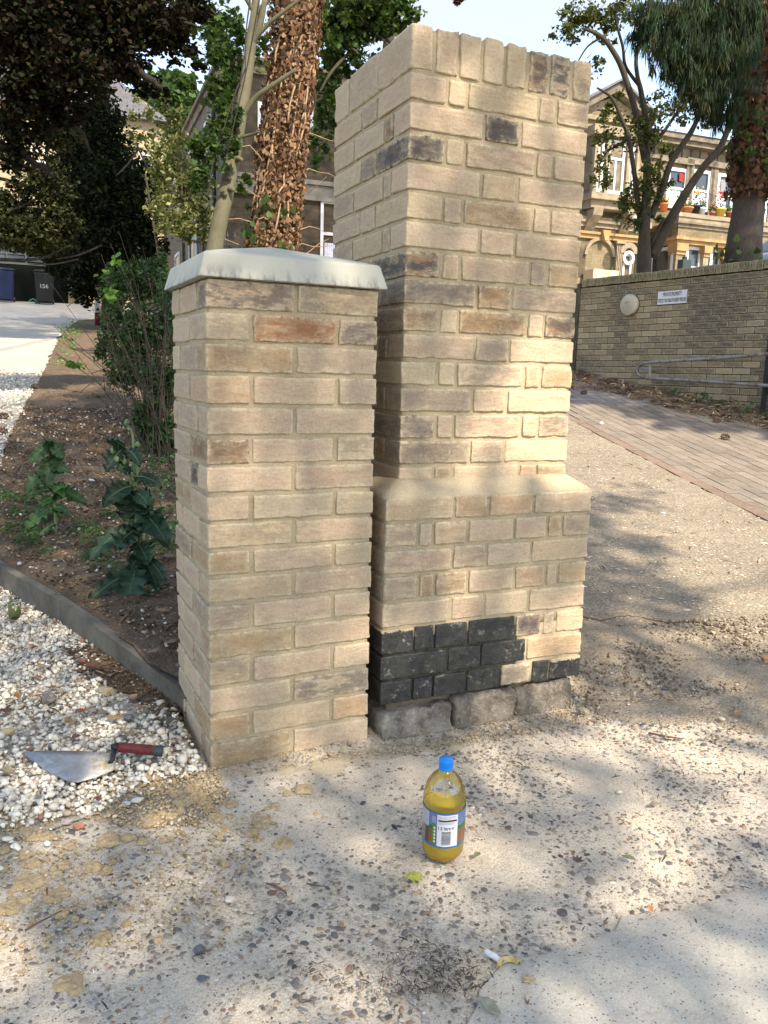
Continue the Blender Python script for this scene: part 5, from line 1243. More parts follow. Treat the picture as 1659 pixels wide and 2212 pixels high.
for q in range(46):
    a0 = random.uniform(0, 6.28); n = 9; pts = []; h0 = random.uniform(.1, .55); h1 = h0+random.uniform(.08, .3); P_ = np.array(tp)
    seg = np.r_[0, np.cumsum(np.linalg.norm(P_[1:]-P_[:-1], axis=1))]
    for k in range(n):
        s1 = (h0+(h1-h0)*k/n)*seg[-1]; c = np.array([np.interp(s1, seg, P_[:, j]) for j in range(3)]); rr_ = np.interp(s1, seg, rad)+.03+random.uniform(0, .05); a = a0+k*.06+random.uniform(-.1, .1)
        pts.append(c+rr_*np.array([math.cos(a), math.sin(a), 0]))
    mb.tube(pts, [.012]*(n-1)+[.004], 4)
for q in range(34):                                                 # stray twigs
    c = tp[1]+(tp[4]-tp[1])*random.random(); a = random.uniform(2.6, 6.6); pts = [c+np.array([math.cos(a), math.sin(a), 0])*(r0*.8)]
    for k in range(4): pts.append(pts[-1]+np.array([math.cos(a)*.11, math.sin(a)*.11, random.uniform(-.05, .12)]))
    mb.tube(pts, [.008, .007, .005, .004, .002], 4)
stuff(mb.build('ivy_stems', plain('dry_stem', (.30, .20, .12), .9, .3, 20), iv, True, True))
# -- smooth grey leaning trunk
D = 7.6; gp = [at(x, y, D) for x, y in ((440, 720), (465, 530), (492, 400), (512, 290), (532, 170), (545, 70), (552, 10), (560, -150), (575, -320))]
gt = tree_root('grey_barked_tree', 'smooth grey green leaning trunk with forked branches left of the ivy trunk', gp[0][0], gp[0][1])
gp = [np.array([gp[0][0]-.05, gp[0][1], float(H(gp[0][0], gp[0][1]))-.1])]+gp
limb('trunk', gp, [pr_w(u, D) for u in (44, 42, 36, 33, 31, 27, 22, 18, 12, 7)], M_GREYB, gt, 12)
for pts, ra in (([(516, 262), (548, 215), (580, 190), (640, 150)], (14, 12, 11, 8)), ([(540, 95), (572, 60), (600, 35), (660, -10)], (12, 10, 9, 6)), ([(548, 25), (530, -5), (505, -40)], (12, 9, 6)), ([(545, 40), (575, 5), (600, -30)], (13, 11, 8)), ([(505, 300), (545, 290), (560, 285)], (7, 6, 4)), ([(538, 105), (560, 60), (572, 0)], (12, 14, 12))):
    limb('branch', [at(x, y, D-.05*i) for i, (x, y) in enumerate(pts)], [pr_w(u, D) for u in ra], M_GREYB, gt)
for x, y in ((522, 345), (498, 385), (505, 410), (488, 420)): limb('branch_stub', [at(x-8, y-2, D-.06), at(x, y, D-.1)], [.03, .018], M_GREYB, gt)
twig = []
for x, y, x1, y1 in ((540, 0, 530, 150), (530, 150, 480, 290), (480, 290, 450, 420), (525, 160, 500, 260), (560, 0, 490, 330)):
    limb('hanging_twig', [at(x, y, 7.2), at((x+x1)/2+random.uniform(-8, 8), (y+y1)/2, 7.1), at(x1, y1, 7.0)], [.008, .006, .004], M_DARKB, gt, 5)
gl = foliage('crown', [(520, 120, 8.2, 60, 60, 330), (470, 60, 8.4, 60, 70, 420), (480, 200, 7.6, 40, 50, 200), (478, 250, 7.4, 45, 60, 260), (460, 330, 7.3, 50, 60, 330), (430, 390, 7.2, 35, 40, 110), (495, 290, 7.6, 30, 40, 120), (520, 400, 7.8, 22, 22, 40), (450, 150, 8.8, 50, 30, 90), (400, 10, 8.8, 120, 40, 500)], MAPLE, .072, GREEN, M_LEAF, gt, [3, 3, 2, 1], mult=1.5)
stuff(gl)
# -- broad leaved crown between the ivy trunk and the tall pier
pt = at(800, 120, 13); pl_ = tree_root('plane_tree', 'green leafy tree filling the gap between ivy trunk and tall pier', pt[0]+.6, pt[1]+.3)
bz = np.array(pl_.location); limb('trunk', [bz-[0, 0, .1], bz+[.1, 0, 2.5], bz+[-.1, .1, 4.5], bz+[.0, .1, 6.0]], [.2, .16, .12, .05], M_BROWNB, pl_)
for a, b, c in (((690, 80), (740, 90), (790, 130)), ((740, 20), (800, 60), (860, 120)), ((900, 150), (800, 60), (700, 30)), ((770, 100), (720, 150), (690, 200))): limb('branch', [at(*a, 12.2), at(*b, 12), at(*c, 12)], [.03, .025, .012], M_BROWNB, pl_, 6)
stuff(foliage('crown', [(740, 60, 12, 60, 60, 700), (800, 30, 12, 90, 45, 900), (770, 120, 12.2, 60, 45, 380), (710, 180, 12.5, 45, 60, 420), (850, 30, 12, 60, 35, 420), (700, 60, 12, 30, 60, 300), (715, 260, 13, 35, 60, 300), (880, 60, 12.4, 25, 25, 60), (690, 330, 14, 30, 50, 160)], MAPLE, .095, GREEN, M_LEAF, pl_, [3, 3, 3, 1], mult=1.7))
# -- copper beech hanging over the top left
cb = tree_root('copper_beech', 'dark purple leaved beech hanging over the top left corner', -2.6, 6.2)
bz = np.array(cb.location); limb('trunk', [bz-[0, 0, .1], bz+[.1, 0, 2.5], bz+[.2, -.1, 6], bz+[.4, -.2, 9]], [.34, .28, .22, .1], M_GREYB, cb, 12)
for pts in (((-60, 60), (80, 40), (220, 70), (340, 120)), ((-60, 190), (60, 210), (150, 260), (200, 330)), ((-40, 0), (150, -20), (300, 20), (430, 60)), ((-60, 300), (40, 330), (120, 380)), ((200, 60), (280, 140), (350, 190))):
    limb('branch', [at(x, y, 6.4+i*.15) for i, (x, y) in enumerate(pts)], [.05, .035, .022, .008][:len(pts)], M_DARKB, cb, 6, .01)
DK = [(.013, .012, .007), (.018, .013, .008), (.010, .014, .006), (.030, .021, .010), (.020, .028, .009)]
stuff(foliage('crown', [(60, 60, 6.2, 110, 90, 2600), (200, 50, 6.4, 110, 80, 2600), (320, 40, 6.6, 90, 60, 1500), (140, 160, 6.3, 110, 60, 1700), (250, 130, 6.6, 80, 45, 1000), (40, 180, 6.2, 60, 70, 900), (380, 100, 6.8, 50, 40, 420), (50, 270, 6.4, 60, 40, 420), (300, 180, 6.9, 40, 25, 190), (420, 20, 6.9, 45, 40, 340), (30, 340, 6.5, 35, 40, 220), (-60, 100, 6.0, 60, 120, 700), (430, 140, 7.0, 25, 15, 40), (120, 230, 6.6, 70, 40, 420), (345, 205, 7, 20, 22, 50)], LEAF6, .046, DK, M_DARKLEAF, cb, [3, 3, 2, 1, 1], mult=2.2))
# -- dark yew / holly mass with a few paler sprays
yw = at(235, 620, 17); yt = tree_root('dark_yew', 'large almost black yew beside the left drive', yw[0], yw[1]); bz = np.array(yt.location)
limb('trunk', [bz-[0, 0, .1], bz+[.1, 0, 1.5], bz+[0, 0, 4], bz+[0, 0, 6]], [.22, .2, .15, .06], M_DARKB, yt)
DG = [(.007, .011, .004), (.010, .015, .006), (.006, .008, .004), (.018, .024, .008)]
stuff(foliage('crown', [(215, 300, 16.5, 70, 90, 3800), (240, 430, 16.2, 100, 100, 6400), (215, 540, 16.2, 75, 90, 3600), (300, 480, 16.2, 55, 90, 2600), (170, 400, 16.6, 60, 80, 1800), (330, 400, 16.6, 30, 60, 700), (190, 620, 16.4, 50, 40, 1100), (280, 580, 16.2, 50, 50, 1200), (235, 470, 17, 90, 130, 3000), (130, 470, 16.8, 50, 60, 1300), (150, 560, 16.8, 55, 50, 1500), (110, 380, 16.8, 40, 50, 500), (330, 540, 16.4, 35, 60, 700), (180, 330, 16.8, 60, 60, 900), (70, 470, 17, 60, 30, 500)], LEAF4, .085, DG, M_DARKLEAF, yt, mult=2.0))
for x, y, x1, y1 in ((160, 400, 60, 440), (60, 440, 10, 460), (170, 560, 60, 570), (220, 530, 120, 560), (300, 320, 250, 380), (290, 300, 350, 420)): limb('bough', [at(x, y, 15.6), at((x+x1)/2, (y+y1)/2+6, 15.3), at(x1, y1, 15)], [.022, .016, .008], M_DARKB, yt, 6)
# sparse leafy sprays in front of the pale house
hol = at(60, 430, 13); ht = tree_root('sparse_holly', 'thin leaved holly branches across the pale house wall', hol[0]-1.2, hol[1]); bz = np.array(ht.location)
limb('trunk', [bz-[0, 0, .1], bz+[.1, 0, 1.6], bz+[.3, 0, 3.6], bz+[.5, 0, 5.4]], [.12, .1, .07, .03], M_DARKB, ht)
for pts in (((-30, 480), (60, 440), (150, 390)), ((-30, 380), (50, 400), (130, 450)), ((-20, 330), (60, 300), (110, 260)), ((-30, 560), (80, 560), (150, 530))): limb('branch', [at(x, y, 12.8) for x, y in pts], [.035, .022, .008], M_DARKB, ht, 5)
stuff(foliage('crown', [(30, 330, 12.8, 45, 50, 620), (100, 400, 12.8, 70, 50, 800), (30, 440, 12.8, 50, 50, 620), (120, 300, 12.8, 50, 50, 800), (60, 520, 12.8, 90, 26, 1400), (60, 490, 12.8, 90, 20, 900), (140, 480, 12.8, 50, 40, 600), (20, 250, 12.8, 40, 30, 400)], LEAF4, .07, [(.018, .022, .009), (.026, .03, .011), (.05, .052, .018)], M_DARKLEAF, ht, mult=1.8))
# -- variegated shrub
vs = at(400, 700, 9.5); vt = tree_root('variegated_shrub', 'tall yellow green variegated shrub left of the grey trunk', vs[0], vs[1], 'shrub'); bz = np.array(vt.location)
for dx in (-.25, 0, .2, .35): limb('stem', [bz+[dx*.3, 0, -.1], bz+[dx, 0, 1.2], bz+[dx*1.6, .1, 2.6+dx]], [.03, .02, .01], M_BROWNB, vt, 6)
VG = [(.16, .17, .06), (.24, .23, .10), (.09, .11, .03), (.34, .32, .16), (.06, .08, .02)]
stuff(foliage('crown', [(370, 330, 9.6, 60, 70, 1200), (400, 400, 9.4, 60, 60, 1300), (395, 470, 9.2, 70, 50, 1300), (430, 500, 9.1, 40, 30, 500), (345, 420, 9.8, 35, 80, 600), (375, 250, 9.8, 40, 40, 350), (440, 430, 9.4, 25, 40, 200), (320, 250, 9.9, 35, 50, 260), (300, 300, 9.9, 30, 30, 160)], LEAF4, .052, VG, M_LEAF, vt, [3, 3, 3, 2, 2]))
# -- far tree
ft_ = at(370, 300, 40); fv = tree_root('far_green_tree', 'round crowned green tree far behind the roofs on the left', ft_[0], ft_[1]); bz = np.array(fv.location)
limb('trunk', [bz-[0, 0, .1], bz+[0, 0, 5], bz+[0, 0, 9]], [.4, .35, .2], M_DARKB, fv)
stuff(foliage('crown', [(370, 210, 40, 60, 55, 2600), (330, 250, 40, 60, 60, 2600), (410, 260, 40, 40, 60, 1500), (300, 330, 40, 60, 60, 1500), (370, 330, 41, 60, 70, 1800)], LEAF4, .42, [(.06, .10, .035), (.08, .13, .045), (.05, .085, .03)], M_LEAF, fv))
# -- forked dark tree behind the retaining wall
D = 12.4; rb = at(1392, 625, D); rt = tree_root('forked_tree', 'dark many stemmed tree forking behind the retaining wall', rb[0], rb[1], z=2.2)
R_ = lambda L_: [at(x, y, D+dz) for x, y, dz in L_]
limb('trunk', R_([(1389, 640, 0), (1391, 560, 0), (1392, 500, 0), (1396, 430, 0), (1398, 370, 0), (1397, 320, .1)]), [pr_w(u, D) for u in (36, 31, 24, 20, 17, 15)], M_BROWNB, rt, 12)
for pts, ra in (([(1408, 555), (1440, 490, ), (1480, 420), (1520, 360), (1560, 310), (1592, 215)], (26, 22, 18, 15, 13, 10)), ([(1515, 365), (1560, 325), (1590, 305)], (12, 9, 6)), ([(1405, 470), (1430, 410), (1450, 350), (1490, 290), (1510, 250)], (17, 15, 13, 12, 8)),
                ([(1394, 350), (1382, 290), (1370, 230), (1348, 160), (1330, 120), (1300, 80), (1262, 62)], (15, 14, 13, 12, 11, 9, 5)), ([(1398, 340), (1396, 270), (1385, 200), (1377, 165), (1375, 120), (1395, 60), (1410, 0)], (14, 13, 11, 9, 8, 7, 5)), ([(1385, 190), (1365, 165), (1350, 140), (1345, 100), (1330, 40), (1340, 0)], (8, 7, 7, 6, 5, 4)),
                ([(1384, 490), (1376, 420), (1368, 360), (1358, 300), (1340, 250), (1320, 210), (1290, 190)], (13, 11, 10, 9, 8, 6, 4)), ([(1342, 252), (1320, 240), (1290, 238)], (6, 5, 3)), ([(1398, 330), (1430, 290), (1465, 240), (1490, 210)], (9, 8, 6, 4)), ([(1388, 490), (1370, 480)], (14, 9)), ([(1300, 80), (1270, 100), (1250, 130)], (6, 4, 3)), ([(1358, 300), (1310, 330), (1290, 370)], (5, 4, 2)), ([(1403, 540), (1420, 500), (1435, 470)], (14, 9, 7))):
    limb('branch', [at(p[0], p[1], D-.12*i+.1) for i, p in enumerate(pts)], [pr_w(u, D) for u in ra], M_BROWNB if ra[0] > 12 else M_DARKB, rt)
OL = [(.06, .075, .02), (.09, .105, .028), (.045, .065, .016), (.12, .10, .03)]
stuff(foliage('crown', [(1270, 40, D, 60, 35, 620), (1230, 70, D, 45, 25, 300), (1340, 30, D, 55, 35, 480), (1310, 70, D, 30, 30, 120), (1385, 290, D, 75, 45, 520), (1440, 230, D, 60, 40, 420), (1310, 290, D, 30, 50, 240), (1300, 370, D, 28, 50, 260), (1400, 400, D, 45, 50, 420), (1370, 450, D, 40, 50, 420), (1330, 230, D, 40, 25, 140), (1420, 470, D, 22, 22, 60), (1520, 240, D, 45, 40, 260), (1480, 170, D, 50, 50, 300), (1580, 200, D, 22, 60, 160), (1280, 150, D, 25, 30, 90), (1440, 330, D, 40, 30, 120)], LEAF6, .055, OL, M_LEAF, rt, mult=1.5))
# -- second ivy trunk at the right edge
D = 10.4; tb = [at(x, y, D) for x, y in ((1603, 600), (1608, 520), (1618, 440), (1628, 300), (1637, 150), (1645, 0), (1655, -200), (1660, -400))]; r0 = pr_w(76, D)
it = tree_root('ivy_clad_cedar', 'big cedar trunk wrapped in brown ivy at the right edge', tb[0][0], tb[0][1], z=2.2)
tb = [np.array([tb[0][0], tb[0][1], 2.15])]+tb; rad = [r0*1.15, r0*1.1, r0*.95, r0*.85, r0*.8, r0*.78, r0*.75, r0*.7, r0*.6]
limb('trunk', tb, rad, bark('pinkish_brown_bark', (.05, .038, .03), (.085, .066, .052), (16, 16, 1.2), 1.), it, 16)
P, nrm, s_ = on_trunk(8200, tb, rad, (.0, .09), .20, 1.)
stuff(scatter('dead_ivy', *HEART, P, facing(nrm, .7), RNG.lognormal(math.log(.062), .25, len(P)), M_IVYDEAD, it, palette(len(P), [(.12, .058, .03), (.09, .046, .025), (.16, .085, .045), (.06, .036, .022)], [30, 26, 12, 14])))
P, nrm, s_ = on_trunk(900, tb, rad, (.04, .14), .0, .6); k = (np.sin(P[:, 2]*3.1+P[:, 0]*4) > .1)
stuff(scatter('green_ivy', *HEART, P[k], facing(nrm[k], .5), RNG.uniform(.06, .11, k.sum()), M_LEAF, it, palette(k.sum(), GREEN, [1]*4)))
# cedar sprays hanging in front of the sky
def hanging(name, clusters, parent, cols):
    V = []; F = []; Cc = []
    for px, py, D, rx, ry, n, bright in clusters:
        c = at(px, py, D); k = D/FPX; n = int(n*1.9); nb_ = max(6, n//24)
        ctr = RNG.normal(0, .50, (nb_, 3))
        for j in range(n):
            q = ctr[j % nb_]+RNG.normal(0, .085, 3); p = c+q[0]*rx*k*MC[0]+q[1]*ry*k*np.array([0, 0, 1.])+q[2]*rx*k*.8*MC[2]
            L_ = random.uniform(.07, .17); w_ = random.uniform(.0035, .0065); a = random.uniform(0, 3.14); s = np.array([math.cos(a), math.sin(a), 0])*w_; dr = np.array([random.gauss(0, .22), random.gauss(0, .22), -1.])*L_
            b = len(V); V += [p-s*.5, p+s*.5, p+dr*.5+s, p+dr*.5-s, p+dr]; F += [(b, b+1, b+2), (b, b+2, b+3), (b+3, b+2, b+4)]
            base = np.array(cols[j % nb_ % len(cols)])*(bright if j % nb_ % 3 == 0 else 1)*random.uniform(.7, 1.3); Cc += [base]*5
    V = loc_of(parent, np.array(V)); return link(name, fastmesh(name, V, np.array(F), np.array(Cc)), M_LEAF, parent)
for pts in (((1640, 60), (1540, 30), (1450, 20), (1370, 40)), ((1640, 120), (1560, 110), (1480, 120), (1420, 110)), ((1640, 200), (1590, 190), (1530, 210), (1480, 200))): limb('bough', [at(x, y, 9.6-.1*i) for i, (x, y) in enumerate(pts)], [.06, .04, .025, .008], M_DARKB, it, 6)
o = hanging('hanging_sprays', [(1400, 40, 9.3, 45, 45, 900, 1.8), (1460, 60, 9.2, 55, 60, 1500, 2.2), (1440, 100, 9.2, 40, 40, 800, 2.2), (1540, 50, 9.4, 70, 60, 2400, 1.0), (1540, 130, 9.4, 70, 50, 2300, 1.0), (1590, 90, 9.5, 50, 70, 1700, .9), (1480, 150, 9.3, 40, 40, 800, 1.3), (1545, 205, 9.4, 55, 35, 1400, .8), (1600, 10, 9.4, 60, 30, 1000, 1), (1500, 0, 9.4, 90, 25, 1300, 1.), (1560, 240, 9.4, 40, 20, 500, .8)], it, [(.022, .042, .018), (.018, .035, .017), (.03, .05, .02), (.035, .042, .015)])
stuff(o)
stuff(foliage('pine_tip', [(1000, -4, 5.0, 20, 7, 60)], LEAF4, .05, [(.06, .035, .02)], M_DARKLEAF, it))

# -- the tall tree behind the photographer whose crown shades the piers
bt = tree_root('shading_plane_tree', 'tall leafy tree behind the camera whose crown dapples the piers with shade', -4.2, -9.5)
bz = np.array(bt.location)
limb('trunk', [bz-[0, 0, .1], bz+[.1, 0, 2.5], bz+[.2, .3, 5.5], bz+[.4, .6, 8], bz+[.5, .8, 10]], [.42, .36, .28, .2, .1], M_GREYB, bt, 12)
DL = 11.0
LIT = [  # sunny patches of the photograph, in picture units: x, y, half sizes, surface, strength
    (1500, 985, 330, 75, 'g', 1), (1600, 1100, 190, 150, 'g', 1), (1410, 1125, 110, 32, 'g', .9), (1640, 1330, 130, 75, 'g', 1), (1560, 1225, 120, 55, 'g', 1), (1390, 1040, 170, 34, 'g', .9), (1480, 1390, 110, 24, 'g', .5),
    (1210, 1620, 190, 30, 'g', 0.68), (1490, 1600, 170, 50, 'g', 0.72), (1600, 1680, 120, 60, 'g', 0.68), (1560, 1760, 130, 60, 'g', 0.68), (1370, 1800, 50, 70, 'g', 0.68), (1440, 1890, 90, 45, 'g', 0.64), (1180, 1700, 100, 32, 'g', 0.51), (822, 1748, 38, 24, 'g', 0.77), (1060, 1670, 60, 20, 'g', 0.68), (1030, 1850, 90, 45, 'g', 0.34), (1200, 1530, 140, 20, 'g', 0.42), (1300, 1990, 90, 25, 'g', 0.34), (1590, 2010, 70, 30, 'g', 0.34), 
    (1185, 870, 115, 165, 'B', 1), (1235, 950, 100, 150, 'B', 1), (1100, 985, 160, 65, 'B', .85), (1210, 1390, 100, 90, 'B', .8), (1000, 1040, 160, 40, 'B', .4),
    (60, 780, 190, 85, 'g', 1), (150, 765, 60, 40, 'g', 1), (20, 900, 60, 50, 'g', .5), (30, 660, 120, 5, 'g', .8)]
def to_px(P):
    q = (P-CAM) @ MC.T; z = np.where(np.abs(q[:, 2]) < 1e-6, 1e-6, q[:, 2]); return np.where(q[:, 2] > .05, CX+FPX*q[:, 0]/z, -1e5), CY-FPX*q[:, 1]/z
def landing(u, v):
    """where the sun ray through (u, v) meets the piers or the ground"""
    B0 = u[:, None]*UV_U+v[:, None]*UV_V; surf = np.zeros(len(u), int); t = np.zeros(len(u))
    for _ in range(14): P = B0+t[:, None]*SDIR; t += (H(P[:, 0], P[:, 1])-P[:, 2])/SDIR[2]*.8
    P = B0+t[:, None]*SDIR
    for y0, x0, x1, z1 in ((.05, .55, 1.34, 1.95), (-.01, .49, 1.34, .72), (0., 0., .455, 1.32)):
        tb_ = (y0-B0[:, 1])/SDIR[1]; Q = B0+tb_[:, None]*SDIR; k = (Q[:, 0] > x0) & (Q[:, 0] < x1) & (Q[:, 2] > 0) & (Q[:, 2] < z1); P = np.where(k[:, None], Q, P); surf = np.where(k, 2 if x0 == 0 else 1, surf)
    return P, surf
VMAX = lambda u: np.where(u < .45, 8.8, np.where(u < 1.5, 5.9, np.where(u < 3.3, 3.2, 1.9)))
n = 112000; uu = RNG.uniform(-6, 5.4, n); vv = RNG.uniform(-3.6, 9.0, n)
keep = vv < VMAX(uu); uu, vv = uu[keep], vv[keep]; LP, LS = landing(uu, vv); lx_, ly_ = to_px(LP); prob = np.full(len(uu), .93)
for px, py, rx, ry, sf, st_ in LIT:
    k = (LS == (0 if sf == 'g' else 1)); r_ = np.hypot((lx_-px)/rx, (ly_-py)/ry); prob = np.where(k, np.minimum(prob, .93*(np.clip((r_-.9)/.3, 0, 1)*st_+1-st_)), prob)
keep = RNG.random(len(uu)) < prob
# a second, thinner crown shades the brick paving by the wall
n2 = 60000; u2 = RNG.uniform(4.2, 10.5, n2); v2 = RNG.uniform(2.0, 11.5, n2); P2, S2 = landing(u2, v2); sx_, sy_ = to_px(P2)
lim = np.interp(sx_, [1200, 1242, 1343, 1452, 1561, 1700], [862, 867, 900, 926, 936, 946])+18*np.array([mnoise.noise(Vector((a*.02, b*.05, 1))) for a, b in zip(sx_, sy_)])
k2 = ((sx_ > 1150) & (sy_ < lim) | (sx_ < 0)) & (P2[:, 0] < 11) & (RNG.random(n2) < .95)
n3 = 80000; u3 = RNG.uniform(-4.5, 6.3, n3); v3 = RNG.uniform(11.6, 24.3, n3); n4 = 15000; u3 = np.r_[u3, RNG.uniform(5.9, 10.5, n4)]; v3 = np.r_[v3, RNG.uniform(13.2, 19.5, n4)]
uu = np.r_[uu[keep], u2[k2], u3]; vv = np.r_[vv[keep], v2[k2], v3]; m = len(uu)
P = uu[:, None]*UV_U+vv[:, None]*UV_V+SDIR*(DL+RNG.normal(0, .9, m))[:, None]
rot = facing(np.repeat(SDIR[None], m, 0), .6)
stuff(scatter('crown', *LEAF4, P, rot, RNG.uniform(.075, .125, m), M_LEAF, bt, palette(m, GREEN, [1]*4, .2)))
for k in range(9):
    a = P[RNG.integers(0, m)]; limb('branch', [bz+[.35, .5, 6.5+k*.3], (bz+[.4, .5, 8.5]+a)/2+[0, 0, .4], a], [.06, .03, .01], M_GREYB, bt, 6)

# ================================================================== THE BOTTLE
gb = hit(955, 1849); D_b = float((gb-CAM) @ MC[2])
bt_ = thing('squash_bottle', 'clear plastic bottle of orange drink with blue cap standing on the concrete', 'bottle', gb.tolist(), math.atan2(gb[1]-CAM[1], gb[0]-CAM[0])-math.pi/2)
bt_.location.z += .001
def bprof(scale=1.0, inset=0.0):
    P = [(.0335, .004), (.0405, .010), (.0455, .022), (.0462, .036), (.0456, .044), (.0463, .047), (.0463, .128), (.0458, .131), (.0464, .135), (.0462, .146), (.0448, .158), (.0415, .171), (.0360, .183), (.0285, .193), (.0205, .201), (.0155, .206), (.0140, .209), (.0135, .214)]
    return [(max(r-inset, .002), z) for r, z in P]
def bottle_mesh(prof, seg=60):
    mb = MB(); V = []; n = len(prof)
    for r, z in prof:
        for k in range(seg):
            a = 2*math.pi*k/seg; q = 1.0
            if z < .03: q = 1-.09*(1-z/.03)*(.5-.5*math.cos(5*a))*1.3
            if .04 < z < .16: q = 1+.012*math.cos(8*a)*min(1, (z-.04)/.01)*(1 if z < .135 else (.16-z)/.025)
            V.append((r*q*math.cos(a), r*q*math.sin(a), z-(.0 if z > .01 else .0)))
    F = [(i*seg+k, i*seg+(k+1) % seg, (i+1)*seg+(k+1) % seg, (i+1)*seg+k) for i in range(n-1) for k in range(seg)]
    mb.add(V, F); mb.F.append(tuple(range(seg-1, -1, -1))); return mb
mp = Mat('clear_pet', .06, .5); gl_ = mp.n('BsdfGlossy'); gl_.inputs['Roughness'].default_value = .05; tr = mp.n('BsdfTransparent'); tr.inputs['Color'].default_value = (.93, .94, .90, 1)
fr2 = mp.n('Fresnel'); fr2.inputs['IOR'].default_value = 1.5; ms = mp.n('MixShader'); mp.l(mp.math('ADD', mp.math('MULTIPLY', fr2.outputs[0], .9), .035), ms.inputs[0]); mp.l(tr.outputs[0], ms.inputs[1]); mp.l(gl_.outputs[0], ms.inputs[2]); mp.l(ms.outputs[0], mp.nt.nodes['Material Output'].inputs['Surface'])
bottle_mesh([(r, z) for r, z in bprof()]).build('shell', mp.m, bt_, True)
ml_ = Mat('orange_drink', .25, .4); ml_.b.inputs['Subsurface Weight'].default_value = .35; ml_.b.inputs['Subsurface Radius'].default_value = (.02, .012, .003); v = ml_.coord(); n1 = ml_.noise(v, 30, 4)
ml_ = ml_.done(ml_.mix(n1, (.66, .42, .018), (.76, .52, .035)))
pl2 = [(r, z) for r, z in bprof(1, .0012) if z < .130]; pl2.append((.0450, .1305)); mb = bottle_mesh(pl2); nS = 60; mb.F.append(tuple((len(pl2)-1)*nS+k for k in range(nS))); mb.build('drink', ml_, bt_, False)
mc_ = plain('blue_plastic_cap', (.0, .20, .66), .4, .04, 20, .03, spec=.5)
mb = MB(); seg = 48; prof = [(.0150, .2080), (.0153, .2150), (.0151, .2155), (.0155, .2165), (.0155, .2300), (.0147, .2325), (.0, .2328)]; V = []
for i, (r, z) in enumerate(prof):
    for k in range(seg): a = 2*math.pi*k/seg; q = 1+(.012*math.cos(k*math.pi) if 2 < i < 5 else 0); V.append((r*q*math.cos(a), r*q*math.sin(a), z))
mb.add(V, [(i*seg+k, i*seg+(k+1) % seg, (i+1)*seg+(k+1) % seg, (i+1)*seg+k) for i in range(len(prof)-1) for k in range(seg)]); mb.build('cap', mc_, bt_, True)
# printed label: a wrapped sheet, local -y faces the camera
def lab_r(a): return .0463*(1+.012*math.cos(8*a))+.0006
def lab_col(a, t):
    """a degrees from the viewer's side (+ right), t 0 bottom .. 1 top"""
    if t < .055 or t > .955: return (.04, .22, .46)
    if -108 < a < -42:                                             # white and dark front seen edge on
        if -66 < a < -42 and t < .55: return (.10, .07, .08) if (a+42) > -16+t*4 else (.34, .30, .22)
        return (.60, .60, .62) if t > .45 else (.36, .30, .20)
    if t > .60: return (.16+.1*(t-.6), .22+.2*(1-t), .48)
    if t > .50: return (.06, .20, .03)
    g = abs(math.sin(a*.7+t*3)); return (.26+.07*g, .125+.03*g, .065)
na, nh = 180, 28; zA_, zB2 = .0465, .1280; V = []; F = []; Cc = []
for j in range(nh):
    for i in range(na):
        a0 = 2*math.pi*i/na; a1 = 2*math.pi*(i+1)/na; z0 = zA_+(zB2-zA_)*j/nh; z1 = zA_+(zB2-zA_)*(j+1)/nh; b = len(V)
        for a, z in ((a0, z0), (a1, z0), (a1, z1), (a0, z1)): r = lab_r(a); V.append((r*math.cos(a), r*math.sin(a), z))
        F.append((b, b+1, b+2, b+3)); deg = (math.degrees((a0+a1)/2)+90+180) % 360-180; Cc += [tuple(x*.62 for x in lab_col(deg, (j+.5)/nh))]*4
mlb = colmat('printed_label', .35, .4, 300, .05, .0)
o = link('label', fastmesh('label', np.array(V), np.array(F), np.array(Cc), False), mlb, bt_); lab = o
def wrap(V, off=.0004):
    """flat (x arc length to the right, z) points onto the label; viewer looks at -y"""
    out = []
    for x, z in V:
        a = x/.0466; ang = -math.pi/2+a; r = lab_r(ang)+off; out.append((r*math.cos(ang), r*math.sin(ang), z))
    return out
def wquad(name, x0, x1, z0, z1, mat, off, n=6):
    V = []; 
    for k in range(n+1):
        for z in (z0, z1): V.append((x0+(x1-x0)*k/n, z))
    return MB().add(wrap(V, off), [(2*k, 2*k+2, 2*k+3, 2*k+1) for k in range(n)]).build(name, mat, lab)
M_LW = plain('white_label_print', (.62, .62, .64), .4, .03); M_LB = plain('dark_label_print', (.015, .015, .02), .5, 0); M_LG = plain('grey_label_print', (.25, .27, .33), .5, .05); M_LM = plain('maroon_label_print', (.07, .012, .03), .5, .05)
x0, x1 = -.0137, .0325; wquad('white_panel', x0, x1, .0505, .1235, M_LW, .0003, 10)
wquad('maroon_bar', x0+.0025, x1-.0025, .1085, .1125, M_LM, .0006)
MBt = MB()
for k, (z, a, b) in enumerate(((.1195, 0, .95), (.1172, 0, 1), (.1150, 0, .7), (.1062, 0, .85), (.1042, 0, .9), (.1022, 0, .8))):
    MBt.add(wrap([(x0+.0025+(x1-x0-.005)*(a+(b-a)*i/5), z+dz) for i in range(6) for dz in (0, .0008)], .0006), [(2*i, 2*i+2, 2*i+3, 2*i+1) for i in range(5)])
MBt.build('small_print', M_LG, lab)['kind'] = 'stuff'
def wtext(txt, x0_, x1_, z0_, z1_, mat, name='lettering', bold=.0):
    me = text_mesh(txt, 1.0, 0.0, bold); V = np.array([v.co[:2] for v in me.vertices]); mn, mx_ = V.min(0), V.max(0); V = (V-mn)/(mx_-mn)
    V = V*[x1_-x0_, z1_-z0_]+[x0_, z0_]; me.vertices.foreach_set('co', np.array(wrap(V, .0007), np.float32).ravel()); me.update(); return link(name, me, mat, lab)
